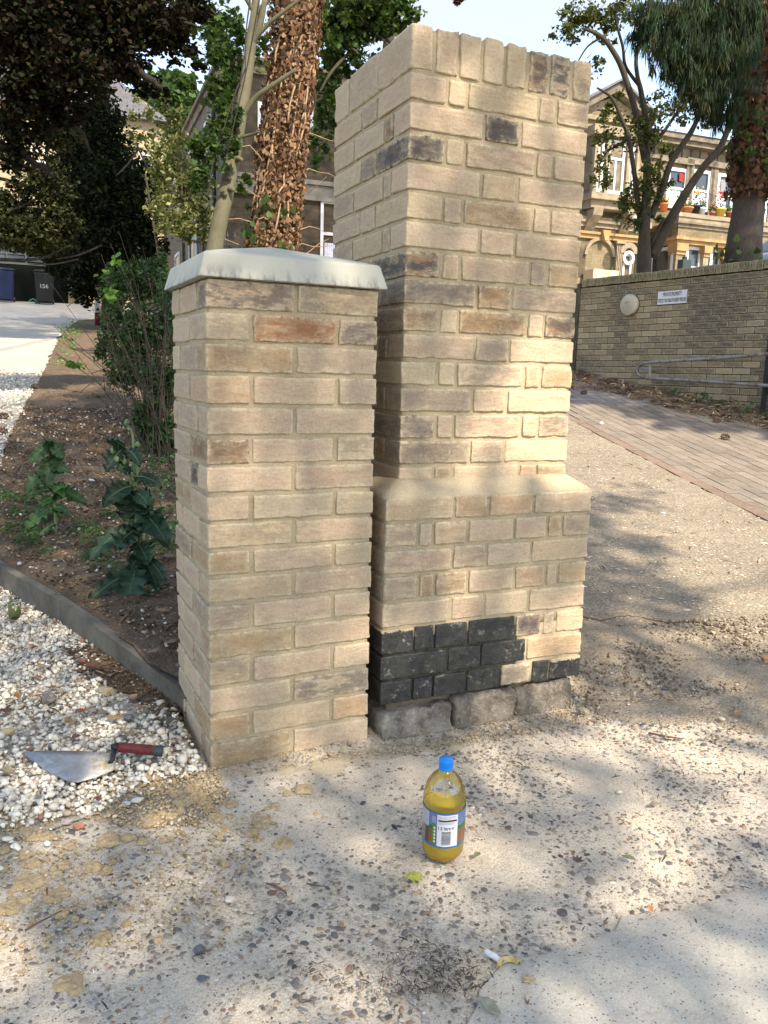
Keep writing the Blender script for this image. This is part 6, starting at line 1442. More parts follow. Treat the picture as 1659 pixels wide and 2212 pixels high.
wtext('1.5 litre', x0+.0030, x0+.0300, .0895, .0970, M_LB, bold=.012); wtext('e', x0+.0320, x0+.0375, .0905, .0955, M_LB)
rb_ = random.Random(4); z = .0545; mb = MB()
while z < .0860:
    h = rb_.choice([.0004, .0007, .0011]); mb.add(wrap([(x0+.0105+.0200*i/3, z+dz) for i in range(4) for dz in (0, h)], .0007), [(2*i, 2*i+2, 2*i+3, 2*i+1) for i in range(3)]); z += h+rb_.choice([.0004, .0007, .0009])
mb.build('barcode', M_LB, lab)['kind'] = 'stuff'
MG_ = plain('green_label_print', (.09, .20, .04), .5, .05); wquad('green_block', -.0250, -.0170, .0560, .1010, MG_, .0005)
for k in range(5):
    z = .0600+k*.0078; V = [(-.0190+.0022*math.cos(a), z+.0030*math.sin(a)) for a in np.linspace(0, 2*math.pi, 13)[:-1]]; MB().add(wrap(V, .0008), [tuple(range(12))]).build('nutrition_dot', M_LW, lab)
wquad('grey_block', -.0260, -.0165, .1040, .1180, M_LG, .0005)

# ================================================================== THE TROWEL
tz = .030
def tg(px, py, dz=0.0): p = hit(px, py, tz); return np.array([p[0], p[1], p[2]+dz])
tr_ = thing('brick_trowel', 'pointed steel brick trowel with red handle lying on the white gravel', 'trowel', tg(200, 1655).tolist())
mt = Mat('mortar_smeared_steel', .38, .5); v = mt.coord(); n1 = mt.noise(v, 16, 5, .7, 1.5); n2 = mt.noise(v, 45, 5, .7); sx = mt.n('SeparateXYZ'); mt.l(v, sx.inputs[0]); nearh = mt.ramp(mt.math('ADD', sx.outputs[0], mt.math('MULTIPLY', n1, .06)), [(.0, 0), (.045, 1)])
c = mt.mix(mt.ramp(n1, [(.4, 0), (.65, 1)]), (.26, .27, .29), (.17, .165, .15)); c = mt.mix(nearh, c, mt.mix(mt.ramp(n2, [(.45, 0), (.6, 1)]), (.62, .60, .54), (.50, .36, .20)))
mt.l(mt.math('ADD', mt.math('MULTIPLY', nearh, .45), .35), mt.b.inputs['Roughness']); mt.b.inputs['Metallic'].default_value = .35; mt = mt.done(c, mt.bump(n2, .3, .001))
out = [tg(49.6, 1622, -.006), tg(75, 1622), tg(130, 1622, .001), tg(190, 1624, .002), tg(240, 1630, .002), tg(246, 1648, .002), tg(245, 1664, .001), tg(205, 1679), tg(168, 1688, -.002), tg(145, 1684, -.003), tg(95, 1657, -.005)]
cen = sum(out)/len(out)+np.array([0, 0, .004]); V = [cen]+[(p+cen)/2+np.array([0, 0, .001]) for p in out]+out+[p-np.array([0, 0, .0016]) for p in out]; n = len(out)
F = [(0, 1+i, 1+(i+1) % n) for i in range(n)]+[(1+i, 1+n+i, 1+n+(i+1) % n, 1+(i+1) % n) for i in range(n)]+[(1+n+i, 1+2*n+i, 1+2*n+(i+1) % n, 1+n+(i+1) % n) for i in range(n)]+[tuple(1+2*n+i for i in range(n-1, -1, -1))]
MB().add(V, F).build('blade', mt, tr_, True, True)
hd0, hd1 = tg(246, 1636, .030), tg(352, 1632, .012)
ax_ = (hd1-hd0)/np.linalg.norm(hd1-hd0)
MB().tube([tg(236, 1650, .002), tg(243, 1650, .010), hd0+[0, 0, -.012], hd0+[0, 0, -.002], hd0+ax_*.012], [.005, .006, .0075, .0105, .012], 12).build('tang', plain('black_rubber', (.02, .021, .022), .5), tr_, True, True)
hl = np.linalg.norm(hd1-hd0); rd = [.0125, .0135, .0128, .0132, .0138, .0135, .0130]
MB().tube([hd0+ax_*(.012+(hl*.80-.012)*k/6) for k in range(7)], rd, 16).build('grip', plain('worn_red_rubber', (.15, .028, .024), .55, .3, 40, .2), tr_, True, True)
MB().tube([hd0+ax_*hl*.80, hd0+ax_*hl*.86, hd0+ax_*hl*.985, hd0+ax_*hl], [.0132, .0142, .0142, .0125], 16).build('end_cap', plain('dark_grey_end', (.05, .055, .06), .5, .2), tr_, True, True)
MB().tube([hd0+ax_*(hl-.001), hd0+ax_*(hl+.0015)], .005, 10).build('hole_ring', M_GALV, tr_, True, True)
me = text_mesh('Marshalltown', 1.0, .0); V = np.array([v.co[:2] for v in me.vertices]); V = (V-V.min(0))/(V.max(0)-V.min(0)); tocam = CAM-(hd0+hd1)/2; tocam -= ax_*np.dot(tocam, ax_); tocam /= np.linalg.norm(tocam); up_ = np.cross(ax_, -tocam); up_ /= np.linalg.norm(up_)
if up_[2] < 0: up_ = -up_
VV = [hd0+ax_*(.022+.045*a)+(tocam*math.cos(.5-b*.35)-up_*math.sin(.5-b*.35))*.0142 for a, b in V]; me.vertices.foreach_set('co', loc_of(tr_, np.array(VV)).astype(np.float32).ravel()); me.update(); link('lettering', me, M_LB, tr_)

# ================================================================== PLANTS IN THE BED
M_POPPY = Mat('broad_blue_green_leaf', .45, .4); v = M_POPPY.coord(); n1 = M_POPPY.noise(v, 22, 5, .6); n2 = M_POPPY.noise(v, 90, 3)
oi = M_POPPY.n('ObjectInfo'); cc_ = M_POPPY.mix(1., oi.outputs['Color'], M_POPPY.ramp(n1, [(.3, .7), (.7, 1.3)]), 'MULTIPLY'); M_POPPY.done(cc_, M_POPPY.bump(n1, .5, .006))
t_ = M_POPPY.n('BsdfTranslucent'); M_POPPY.l(cc_, t_.inputs['Color']); x_ = M_POPPY.n('MixShader'); x_.inputs[0].default_value = .25; M_POPPY.l(M_POPPY.b.outputs[0], x_.inputs[1]); M_POPPY.l(t_.outputs[0], x_.inputs[2]); M_POPPY.l(x_.outputs[0], M_POPPY.nt.nodes['Material Output'].inputs['Surface']); M_POPPY = M_POPPY.m
M_STEM = plain('pale_green_stem', (.14, .20, .08), .6, .15, 20)
def big_leaf(parent, P0, P1, width, seed, droop=.3, col=(.05, .105, .045)):
    r = random.Random(seed); P0 = np.array(P0); P1 = np.array(P1); L_ = np.linalg.norm(P1-P0); mid = (P0+P1)/2+np.array([0, 0, L_*droop]); n = 16; d = P1-P0; side = np.cross(d, [0, 0, 1.]); 
    view = (P0+P1)/2-CAM; s2 = np.cross(view, d); s2 /= np.linalg.norm(s2)+1e-9; side /= np.linalg.norm(side)+1e-9
    if np.dot(side, s2) < 0: side = -side
    side = side*.35+s2*.65; side /= np.linalg.norm(side); V = []; F = []; fold = r.uniform(.35, .95); ph_ = r.uniform(0, 6)
    nrm = np.cross(side, d/L_); nrm = nrm if np.dot(nrm, view) < 0 else -nrm
    for k in range(n+1):
        t = k/n; c = (1-t)**2*P0+2*t*(1-t)*mid+t*t*P1; w_ = width*(math.sin(math.pi*min(1, t*.93+.05))**.75)*(1+.30*math.sin(k*1.7+ph_))*(1 if k < n else .15)
        for j, f in enumerate((-1, -.5, 0, .5, 1)):
            jag = (1+.16*math.sin(k*3.1+f*2+ph_)) if abs(f) == 1 else 1
            V.append(c+side*f*w_*.5*jag+nrm*(fold*abs(f)*w_*.35*(1 if r.random() < 2 else 0)+abs(f)*(.006+width*.14)*math.sin(k*1.9+f*3+ph_))+np.array([0, 0, -abs(f)*w_*.10]))
    for k in range(n):
        for j in range(4): F.append((k*5+j, k*5+j+1, (k+1)*5+j+1, (k+1)*5+j))
    o = MB().add(V, F).build('leaf', M_POPPY, parent, True, True); k = r.uniform(.75, 1.25); o.color = (col[0]*k, col[1]*k, col[2]*k, 1)
    MB().tube([(1-t)**2*P0+2*t*(1-t)*mid+t*t*P1+nrm*.001-np.array(parent.location) for t in np.linspace(0, .95, 9)], [.0022*(1-t)+.0006 for t in np.linspace(0, 1, 9)], 5).build('midrib', M_STEM, o, True)
    return o
cp4 = lambda x, y: (.4217*x, 603.5+.4217*y)
def plant(name, label, base_px, stems, leaves, buds, dd=0.0, col=(.05, .105, .045)):
    b = hit(*base_px, fn=Hbed); D = float((b-CAM) @ MC[2])+dd; t = thing(name, label, 'plant', b.tolist())
    for st in stems: limb('stem', [at(*cp4(x, y), D) if i else b+np.array([0, 0, -.02]) for i, (x, y) in enumerate(st)], [.008-.004*i/len(st) for i in range(len(st))], M_STEM, t, 7)
    for i, (a, c, w_) in enumerate(leaves): big_leaf(t, at(*cp4(*a), D), at(*cp4(*c), D-.07+.05*math.sin(i*2.2)), w_*.4217*D/FPX, i*7+len(label), .22, col)
    for x, y in buds:
        p = at(*cp4(x, y), D-.03); o = MB().lathe([(.002, -.014), (.009, -.006), (.011, .002), (.008, .011), (.002, .016)], 10, tuple(p)).build('bud', M_STEM, t, True, True)
plant('broad_leaf_plant', 'young broad leaved green plant alone in the soil, farther from the piers', cp4(285, 1300), [((285, 1300), (280, 1150), (268, 980), (262, 850))],
      [((262, 850), (155, 940), 80), ((265, 840), (322, 920), 85), ((262, 850), (215, 830), 60), ((265, 910), (238, 1065), 110), ((268, 990), (125, 1080), 75), ((268, 980), (352, 985), 60), ((272, 1080), (128, 1115), 45), ((272, 1090), (445, 1150), 80), ((274, 1130), (385, 1060), 50), ((278, 1165), (125, 1290), 62), ((278, 1170), (345, 1195), 60), ((285, 1250), (195, 1330), 40), ((270, 1000), (180, 1010), 60), ((272, 1060), (330, 1110), 70), ((275, 1120), (200, 1160), 60), ((265, 880), (300, 980), 70)], [], 0, (.045, .10, .028))
plant('drooping_poppy_plant', 'tall drooping plant with lobed blue green leaves hanging over the kerb', cp4(775, 1600), [((775, 1600), (730, 1420), (700, 1200), (665, 1000), (640, 860)), ((730, 1420), (740, 1200), (690, 1010), (680, 800), (648, 745)), ((775, 1600), (740, 1500), (715, 1250), (705, 1020), (710, 900), (690, 850))],
      [((640, 860), (545, 820), 60), ((640, 860), (545, 985), 90), ((650, 880), (720, 960), 70), ((660, 960), (600, 980), 80), ((690, 1010), (830, 1065), 85), ((680, 1060), (525, 1160), 120), ((690, 1080), (640, 1240), 150), ((700, 1140), (690, 1280), 140), ((700, 1180), (865, 1370), 150), ((700, 1260), (455, 1440), 80), ((700, 1280), (590, 1390), 120), ((730, 1240), (840, 1210), 70), ((720, 1420), (815, 1600), 90), ((715, 1440), (640, 1720), 150), ((705, 1500), (440, 1670), 85), ((700, 1640), (630, 1890), 110), ((720, 1430), (665, 1490), 90), ((745, 1430), (850, 1560), 80), ((720, 1200), (790, 1300), 110), ((690, 1100), (760, 1160), 100), ((700, 1350), (760, 1460), 110), ((690, 1320), (600, 1300), 90)],
      [(650, 735), (600, 925), (578, 880), (705, 850), (820, 1180), (640, 935)], 0, (.026, .058, .030))
# rose and bramble thicket
rsb = hit(345, 985, fn=Hbed); ros = thing('rose_thicket', 'tangled rose and birch thicket of thin stems behind the small pier', 'shrub', rsb.tolist()); D0 = float((rsb-CAM) @ MC[2])
M_RST = plain('brown_red_stem', (.05, .035, .022), .7, .3, 12); rr2 = random.Random(11); mb = MB()
tips = [(240, 505), (300, 560), (222, 600), (260, 640), (330, 590), (355, 640), (310, 700), (280, 740), (120, 740), (130, 640), (205, 620), (345, 760), (250, 820), (365, 700), (235, 700), (290, 620), (375, 560), (130, 790), (215, 790), (320, 540), (270, 590), (345, 600), (360, 560), (230, 650)]
for i in range(64):
    tx, ty = tips[i % len(tips)]; tx += rr2.uniform(-22, 22); ty += rr2.uniform(-30, 60); bx_ = 330+rr2.uniform(-25, 45); b = hit(bx_, 985+rr2.uniform(-60, 30), fn=Hbed); D1 = D0+rr2.uniform(-.1, 1.3); m1 = ((bx_*.55+tx*.45)+rr2.uniform(-15, 25), 985*.5+ty*.5+rr2.uniform(-30, 10))
    limb_pts = [b, at(*m1, D1), at(tx, ty, D1+rr2.uniform(-.2, .2))]; q = [np.array(p) for p in limb_pts]; n = 9; pts = [(1-t)**2*q[0]+2*t*(1-t)*(q[1]*2-(q[0]+q[2])/2)*1+t*t*q[2] for t in np.linspace(0, 1, n)]
    mb.tube(pts, [.0042*(1-.7*k/n) for k in range(n)], 5)
    for k in range(3):
        p = pts[3+k*2]; dlt = np.array([rr2.gauss(0, .10), rr2.gauss(0, .10), rr2.uniform(.0, .14)]); mb.tube([p, p+dlt*.6, p+dlt], [.003, .002, .001], 4)
stuff(mb.build('stems', M_RST, ros, True, True))
RGN = [(.035, .07, .024), (.055, .10, .034), (.03, .055, .024), (.09, .15, .05)]
stuff(foliage('foliage', [(300, 620, D0+1.4, 60, 60, 1200), (340, 600, D0+1.2, 40, 50, 700), (260, 700, D0+1.2, 45, 60, 900), (320, 720, D0+.9, 60, 60, 1400), (345, 820, D0+.6, 45, 60, 1100), (285, 800, D0+.8, 50, 50, 800), (330, 910, D0+.3, 45, 50, 700), (240, 620, D0+1.3, 35, 50, 380), (350, 950, D0+.1, 35, 40, 420), (235, 760, D0+1.0, 35, 50, 320), (365, 680, D0+.8, 25, 90, 700)], LEAF6, .030, RGN, M_LEAF, ros, [3, 3, 3, 2], mult=2.1))
stuff(foliage('birch_leaves', [(240, 610, D0+.6, 14, 40, 16), (250, 560, D0+.6, 10, 18, 6), (165, 790, D0+.6, 22, 12, 10), (235, 650, D0+.6, 14, 20, 8)], LEAF6, .075, [(.13, .24, .04)], M_LEAF, ros))
# low weeds
def groundcover(name, polyU, n, size, cols, zmax=.03, fn=Hbed, label=None):
    pl = [g2(*p) for p in polyU]; A_ = np.array(pl); x = RNG.uniform(A_[:, 0].min(), A_[:, 0].max(), n); y = RNG.uniform(A_[:, 1].min(), A_[:, 1].max(), n); k = inpoly(x, y, pl)
    nn = np.array([mnoise.noise(Vector((a*7, b*7, 2))) for a, b in zip(x, y)]); k &= nn > .02; x, y = x[k], y[k]
    if len(x) < 3: return
    P = np.stack([x, y, fn(x, y)+.008+RNG.uniform(0, zmax, len(x))], 1); o = scatter(name, *LEAF6, P, rand_rot(len(x), 1.5), RNG.uniform(size*.6, size*1.3, len(x)), M_LEAF, None, palette(len(x), cols, [1]*len(cols))); o['kind'] = 'stuff'
WG = [(.06, .12, .035), (.09, .16, .05), (.07, .13, .06)]
groundcover('weeds', [(0, 1080), (120, 1080), (150, 1260), (0, 1200)], 2600, .022, WG); groundcover('weeds', [(130, 1130), (390, 1130), (390, 1300), (240, 1290), (60, 1180)], 5000, .020, WG); groundcover('weeds', [(300, 960), (390, 960), (390, 1130), (250, 1120)], 2600, .03, WG, .06)
groundcover('weeds', [(140, 690), (190, 700), (150, 800), (105, 800)], 2500, .05, [(.16, .30, .05)], .05)
# clods, chips and litter on the soil
BEDV = [(-.50, 2.35), (-.43, 2.05), (-.20, 1.3), (.05, .45), (1.2, .6), (1.3, 6), (.2, 8), (-.2, 6.4), (-.5, 3.7)]
SC_ = [(.11, .075, .045), (.16, .11, .07), (.075, .052, .034), (.22, .16, .10)]
stones('soil_clods', 16000, (-.8, 1.3, .4, 6), BEDV, Hbed, .012, SC_, [3, 3, 3, 1], M_LITTER, .004)
stones('soil_chips', 1500, (-.8, 1.3, .4, 6), BEDV, Hbed, .012, [(.52, .50, .46), (.42, .36, .28), (.34, .2, .12)], [5, 3, 1], M_STONEW, .008)
stones('soil_clods', 1800, (-.34, .02, .25, 1.1), [(-.0, .30), (-.02, .52), (-.2, 1.0), (-.30, 1.0), (-.22, .7), (-.10, .45), (-.04, .27)], H, .008, SC_+[(.30, .22, .12)], [3, 3, 3, 1, 1], M_LITTER, .018)
def slivers(name, polyU, n, size, cols, fn=H, off=.006, poly=None, dn=None, flat=True):
    pl = poly or [g2(*p) for p in polyU]; A_ = np.array(pl); x = RNG.uniform(A_[:, 0].min(), A_[:, 0].max(), n); y = RNG.uniform(A_[:, 1].min(), A_[:, 1].max(), n); k = inpoly(x, y, pl)
    if dn is not None: k &= np.array([mnoise.noise(Vector((a*dn, b*dn, 5))) for a, b in zip(x, y)]) > RNG.uniform(-.4, .4, n)
    x, y = x[k], y[k]; m = len(x); T = np.array([(-.5, -.06, 0), (.5, -.04, .02), (.5, .05, .02), (-.5, .06, 0), (0, -.09, .08), (0, .09, .08)]); F = np.array([(0, 4, 5), (0, 5, 3), (4, 1, 2), (4, 2, 5)])
    P = np.stack([x, y, fn(x, y)+off+RNG.uniform(0, .004, m)], 1); rot = rand_rot(m, 4.0); o = scatter(name, T, F, P, rot, RNG.lognormal(math.log(size), .45, m), M_LITTER, None, palette(m, cols, [1]*len(cols), .25)); o['kind'] = 'stuff'; return o
BR = [(.13, .07, .04), (.20, .12, .07), (.08, .05, .035), (.30, .22, .14)]
slivers('dead_leaf_crumbs', [(560, 1990), (760, 1985), (900, 2040), (1080, 2060), (1060, 2140), (900, 2160), (760, 2150), (640, 2100)], 9000, .0065, [(.075, .045, .03), (.11, .07, .045), (.05, .035, .026), (.2, .15, .1)], dn=5)
slivers('dead_leaf_crumbs', [(60, 1790), (1659, 1700), (1659, 2212), (0, 2212)], 2600, .006, BR+[(.45, .40, .3)])
slivers('dead_leaf_crumbs', [(1100, 1500), (1659, 1480), (1659, 1760), (1000, 1700)], 3000, .010, BR+[(.3, .25, .17)], off=.010, dn=2)
slivers('dead_leaf_crumbs', None, 2600, .028, BR, fn=Hbed, off=.006, poly=BEDV)
WF = [tuple(WB2+wn*.0), tuple(WALL_A+wn*.0), tuple(WALL_A+wn*1.3), tuple(WALL_A*.5+WALL_B*.5+wn*.75), tuple(WALL_B+wn*.9), tuple(WB2+wn*.9)]
sheet('needle_litter_strip', WF, H, .016, make_ground('needle_litter', (.15, .10, .06), (.20, .145, .09), (.09, .065, .04), 60, 1., [(.8, (.34, .27, .18))], 4), .1, .08, None, .02, 7, seed=15, lip=.004)
slivers('needle_litter', None, 14000, .045, [(.22, .13, .07), (.30, .2, .11), (.13, .08, .05), (.40, .31, .19)], off=.02, poly=WF)
slivers('driveway_crumbs', None, 3000, .026, BR+[(.55, .48, .36)], off=.014, poly=[tuple(PB), tuple(PA), (1.4, 8), (1.4, 1.1), (4, .5)])
groundcover('wall_foot_weeds', [(1255, 770), (1330, 780), (1340, 800), (1255, 800)], 900, .06, WG, .15, H); groundcover('wall_foot_weeds', [(1450, 840), (1659, 880), (1659, 915), (1450, 860)], 900, .05, WG, .1, H)
# pebble-white stones and mixed bits along the gravel edge
slivers('dead_leaf_flakes', None, 900, .022, [(.30, .18, .09), (.22, .11, .06), (.42, .32, .2), (.17, .14, .11)], off=.016, poly=[(p[0], p[1]) for p in LEFTG if p[0] > -1.2]+[(-1.2, 2.9), (-1.2, .1)] if False else [(-1, .1), (0, .1), (-.02, .42), (-.26, 1.3), (-.49, 2.0), (-1, 2)])

# ================================================================== PINE CONES, LEAVES, SPLATS: one thing each
M_CONE = plain('pine_cone_scales', (.16, .10, .06), .85, .35, 60, .4)
def cone_mesh():
    V = []; F = []; n = 0
    for ring_ in range(6):
        z = -.5+ring_*.19; r = .34*math.sin(math.pi*(ring_+1.2)/7.4)+.06; k = 7
        for i in range(k):
            a = 2*math.pi*(i+.5*(ring_ % 2))/k; c, s_ = math.cos(a), math.sin(a); b = len(V)
            V += [(r*.5*c, r*.5*s_, z-.08), (r*1.25*c-.10*s_, r*1.25*s_+.10*c, z+.05), (r*1.25*c+.10*s_, r*1.25*s_-.10*c, z+.05), (r*1.4*c, r*1.4*s_, z+.13), (r*.5*c, r*.5*s_, z+.14)]; F += [(b, b+2, b+3), (b, b+3, b+1), (b+4, b+1, b+3), (b+4, b+3, b+2), (b, b+1, b+4), (b, b+4, b+2)]
    me = bpy.data.meshes.new('pine_cone'); me.from_pydata(V, [], F); me.materials.append(M_CONE); return me
CM = cone_mesh(); rc = random.Random(2)
def cone(px, py, label, group=None, size=.075):
    p = hit(px, py); o = bpy.data.objects.new('pine_cone', CM); COL.objects.link(o); o.location = (p[0], p[1], p[2]+size*.42); o.rotation_euler = (R(80)+rc.uniform(-.4, .4), rc.uniform(-.5, .5), rc.uniform(0, 6)); o.scale = (size,)*3; tag(o, label, 'pine cone', group)
c3 = lambda x, y: (1207+.2725*x, 548.6+.2725*y)
for x, y, l in ((300, 950, 'pine cone in the weeds at the far end of the brick wall'), (370, 970, 'pine cone at the far wall end, just right of the one in the weeds'), (395, 1030, 'pine cone on the litter edge below the far end of the handrail'), (460, 1085, 'pine cone a little nearer than the one below the handrail end'), (550, 1100, 'pine cone on the litter edge, straight below the handrail bend'), (720, 1045, 'pine cone against the wall under the first handrail bracket'),
        (910, 1080, 'pine cone near the wall, below the middle of the handrail'), (1275, 1165, 'farther of the two pine cones close together by the wall'), (1295, 1200, 'nearer of the two pine cones close together by the wall'), (1360, 1185, 'pine cone close to the wall, just right of the close pair'), (1445, 1275, 'pine cone out on the litter, left of the dark post'), (1580, 1250, 'pine cone at the wall foot beside the dark post'), (1640, 1305, 'pine cone at the right edge, below the dark post'), (200, 1120, 'pine cone on the shaded paving nearest the tall pier')): cone(*c3(x, y), l)
cone(*c3(1250, 1345), 'pine cone on the shaded edge of the brick paving'); cone(*c3(1320, 1480), 'lone pine cone lying in the sun on the brick paving')
for x, y, l in ((75, 843, 'pine cone on the edge of the white drive, farthest of the left ones'), (8, 908, 'pine cone on the white drive at the left edge of the picture'), (6, 940, 'pine cone on the white drive, nearest of the left ones'), ): cone(x, y, l)
for x, y, l in ((197, 980, 'left pine cone of the pair on the soil between the plants'), (217, 985, 'right pine cone of the pair on the soil between the plants')):
    p = hit(x, y, fn=Hbed); o = bpy.data.objects.new('pine_cone', CM); COL.objects.link(o); o.location = (p[0], p[1], p[2]+.025); o.rotation_euler = (1.3, .2, x); o.scale = (.055,)*3; tag(o, l, 'pine cone')
def leafobj(px, py, sizeU, col, label, seed, kind='oval', curl=.35, group=None, fn=H, off=.012, rz=None, name='fallen_leaf', aspect=.5, flat=False):
    p = hit(px, py, fn=fn); D = float((p-CAM) @ MC[2]); L_ = sizeU*D/FPX; r = random.Random(seed); V = []; F = []
    if kind == 'maple':
        lob = MAPLE[0]; n = len(lob)-1
        V = [(0, 0, .02)]+[(q[0]*.55, q[1]*.55+.0, .02+.02*r.random()) for q in lob[1:]]+[]
        for i in range(n):
            q0 = lob[1+i]; q1 = lob[1+(i+1) % n]; V.append((q0[0], q0[1], curl*(q0[0]**2+q0[1]**2)*.5+r.uniform(0, .03)))
            m = (q0+q1)/2; sgn_ = .88 if i % 2 else 1.02; V.append((m[0]*sgn_, m[1]*sgn_, curl*(m[0]**2+m[1]**2)*.5+r.uniform(0, .05)))
        F = [(0, 1+i, 1+(i+1) % n) for i in range(n)]
        for i in range(n): a, b = 1+i, 1+(i+1) % n; c, d, e = 1+n+2*i, 1+n+2*i+1, 1+n+(2*i+2) % (2*n); F += [(a, c, d), (a, d, b), (b, d, e)]
    else:
        n = 9
        for k in range(n+1):
            t = k/n; w_ = aspect*math.sin(math.pi*min(1, t*.95+.04))**.8*(1+.12*math.sin(k*2.7+seed))
            for f in (-1, -.5, 0, .5, 1): V.append((f*w_*.5, t-.5, curl*((f*w_)**2*1.6+.5*(t-.5)**2)+r.uniform(-.01, .015)+.04*math.sin(t*6+seed)*curl))
        F = [(k*5+j, k*5+j+1, (k+1)*5+j+1, (k+1)*5+j) for k in range(n) for j in range(4)]
    me = bpy.data.meshes.new(name); me.from_pydata([(x*L_, y*L_, max(z, -.02)*L_) for x, y, z in V], [], F); me.polygons.foreach_set('use_smooth', [not flat]*len(F)); me.update()
    o = link(name, me, leafskin, None, (p[0], p[1], p[2]+off)); o.rotation_euler = (r.uniform(-.15, .15), r.uniform(-.15, .15), rz if rz is not None else r.uniform(0, 6.28)); o.color = (*col, 1); tag(o, label, 'leaf', group)
    sm = o.modifiers.new('s', 'SOLIDIFY'); sm.thickness = .0006; return o
leafskin = Mat('dry_leaf_skin', .7, .25); oi = leafskin.n('ObjectInfo'); v = leafskin.coord(); n1 = leafskin.noise(v, 60, 5, .7); leafskin = leafskin.done(leafskin.mix(leafskin.ramp(n1, [(.40, 0), (.68, .7)]), oi.outputs['Color'], leafskin.mix(1., oi.outputs['Color'], (.55, .42, .35), 'MULTIPLY')), leafskin.bump(n1, .5, .002))
ct = lambda x, y: (.3307*x, 1426.4+.3307*y)
TAN, RED, ORG, GRY, GRN = (.36, .25, .13), (.20, .085, .055), (.42, .22, .07), (.20, .175, .14), (.13, .16, .06)
leafobj(32, 1345, 30, GRN, 'curled half green leaf on the white gravel at the left edge', 1, curl=1.0, aspect=.9); leafobj(52, 1325, 34, (.25, .19, .12), 'brown dry leaf touching the curled green leaf by the kerb', 2, 'maple', .8)
for i, (x, y, s_, c, k, l) in enumerate(((265, 100, 34, TAN, 'maple', 'pale tan dry leaf on the gravel above the trowel tip'), (335, 85, 24, GRY, 'oval', 'grey brown leaf lying against the pale tan leaf'), (525, 80, 24, RED, 'oval', 'dark red leaf at the edge of the soil spill'), (600, 115, 40, (.17, .09, .06), 'oval', 'long dark brown leaf lying flat beside the soil spill'), (705, 110, 22, RED, 'maple', 'small red brown leaf on the soil spill'),
        (125, 310, 30, ORG, 'oval', 'orange leaf on the gravel above the trowel blade'), (40, 400, 36, (.16, .08, .055), 'maple', 'dark brown leaf at the left edge of the gravel'), (670, 425, 26, GRY, 'oval', 'grey leaf behind the trowel handle'), (745, 450, 46, TAN, 'maple', 'largest tan leaf on the gravel, behind the trowel handle'), (450, 475, 24, (.42, .30, .16), 'oval', 'yellowish tan leaf behind the trowel blade'), (535, 405, 20, (.40, .13, .06), 'oval', 'red orange leaf flake in the middle of the gravel'),
        (1115, 475, 30, (.18, .17, .14), 'oval', 'grey green leaf on the gravel beside the small pier'), (500, 580, 22, RED, 'oval', 'red leaf just behind the trowel blade'), (255, 985, 28, (.22, .20, .17), 'maple', 'crumpled grey leaf where gravel meets concrete'), (640, 995, 28, RED, 'oval', 'red brown leaf on the concrete below the trowel'), (50, 815, 36, (.25, .22, .13), 'oval', 'long olive leaf below the trowel tip'), (340, 245, 30, (.24, .17, .11), 'maple', 'brown leaf in the centre of the gravel'), (870, 70, 30, (.36, .27, .15), 'maple', 'sandy leaf half buried in the soil spill by the kerb end'))):
    leafobj(*ct(x, y), s_, c, l, 10+i, k, .7, off=.034, aspect=.55)
leafobj(895, 1899, 60, (.40, .42, .08), 'fresh yellow green lobed leaf on the concrete in front of the bottle', 44, 'maple', .25, off=.006, rz=R(150), flat=True)
leafobj(1247, 1869, 34, (.13, .085, .07), 'dark brown curled leaf on the concrete right of the bottle', 45, 'maple', .9); leafobj(1358, 1864, 30, (.24, .27, .15), 'pale green leaf flat on the concrete, right of the dark one', 46, 'oval', .3); leafobj(1030, 1858, 22, (.14, .17, .09), 'small green leaf scrap beside the bottle foot', 47, 'oval', .6)
leafobj(1052, 2186, 62, (.27, .29, .21), 'grey green oval leaf with a stem at the bottom edge', 48, 'oval', .3, rz=R(20), aspect=.5)
leafobj(1415, 1747, 26, (.33, .27, .18), 'long pale oval leaf in the sunny patch', 49, 'oval', .3)
leafobj(1648, 1441, 34, (.52, .27, .12), 'orange leaf on the sandy verge at the right edge', 50, 'oval', .5, off=.03); leafobj(1590, 1550, 24, (.45, .24, .11), 'light brown leaf on the verge litter', 51, 'maple', .6, off=.02); leafobj(1404, 1975, 22, (.5, .25, .1), 'orange leaf flake on the slab edge', 52, 'oval', .5)
leafobj(1142, 2130, 40, (.46, .36, .2), 'torn sandy flake of leaf on the smooth slab', 53, 'maple', .3); leafobj(1137, 2172, 36, (.32, .17, .09), 'narrow reddish leaf strip near the bottom edge', 54, 'oval', .4, aspect=.25)
for i, (x, y, l) in enumerate(((300, 1150, 'brown leaf on the soil left of the drooping plant top'), (350, 1330, 'brown leaf on the soil beside the small pier, behind the drooping plant'), (365, 1210, 'brown leaf close to the small pier, at the height of its middle'), (370, 1400, 'brown leaf on the soil between kerb end and small pier'), (330, 1420, 'brown leaf resting against the kerb near its end'), (215, 860, 'small brown leaf on the sunny soil left of the thicket'), (310, 1000, 'brown leaf under the thicket stems'))): leafobj(x, y, 40 if y > 1000 else 26, [(.24, .14, .08), (.30, .18, .10), (.18, .11, .07)][i % 3], l, 60+i, 'maple', .8, None, Hbed, .02)
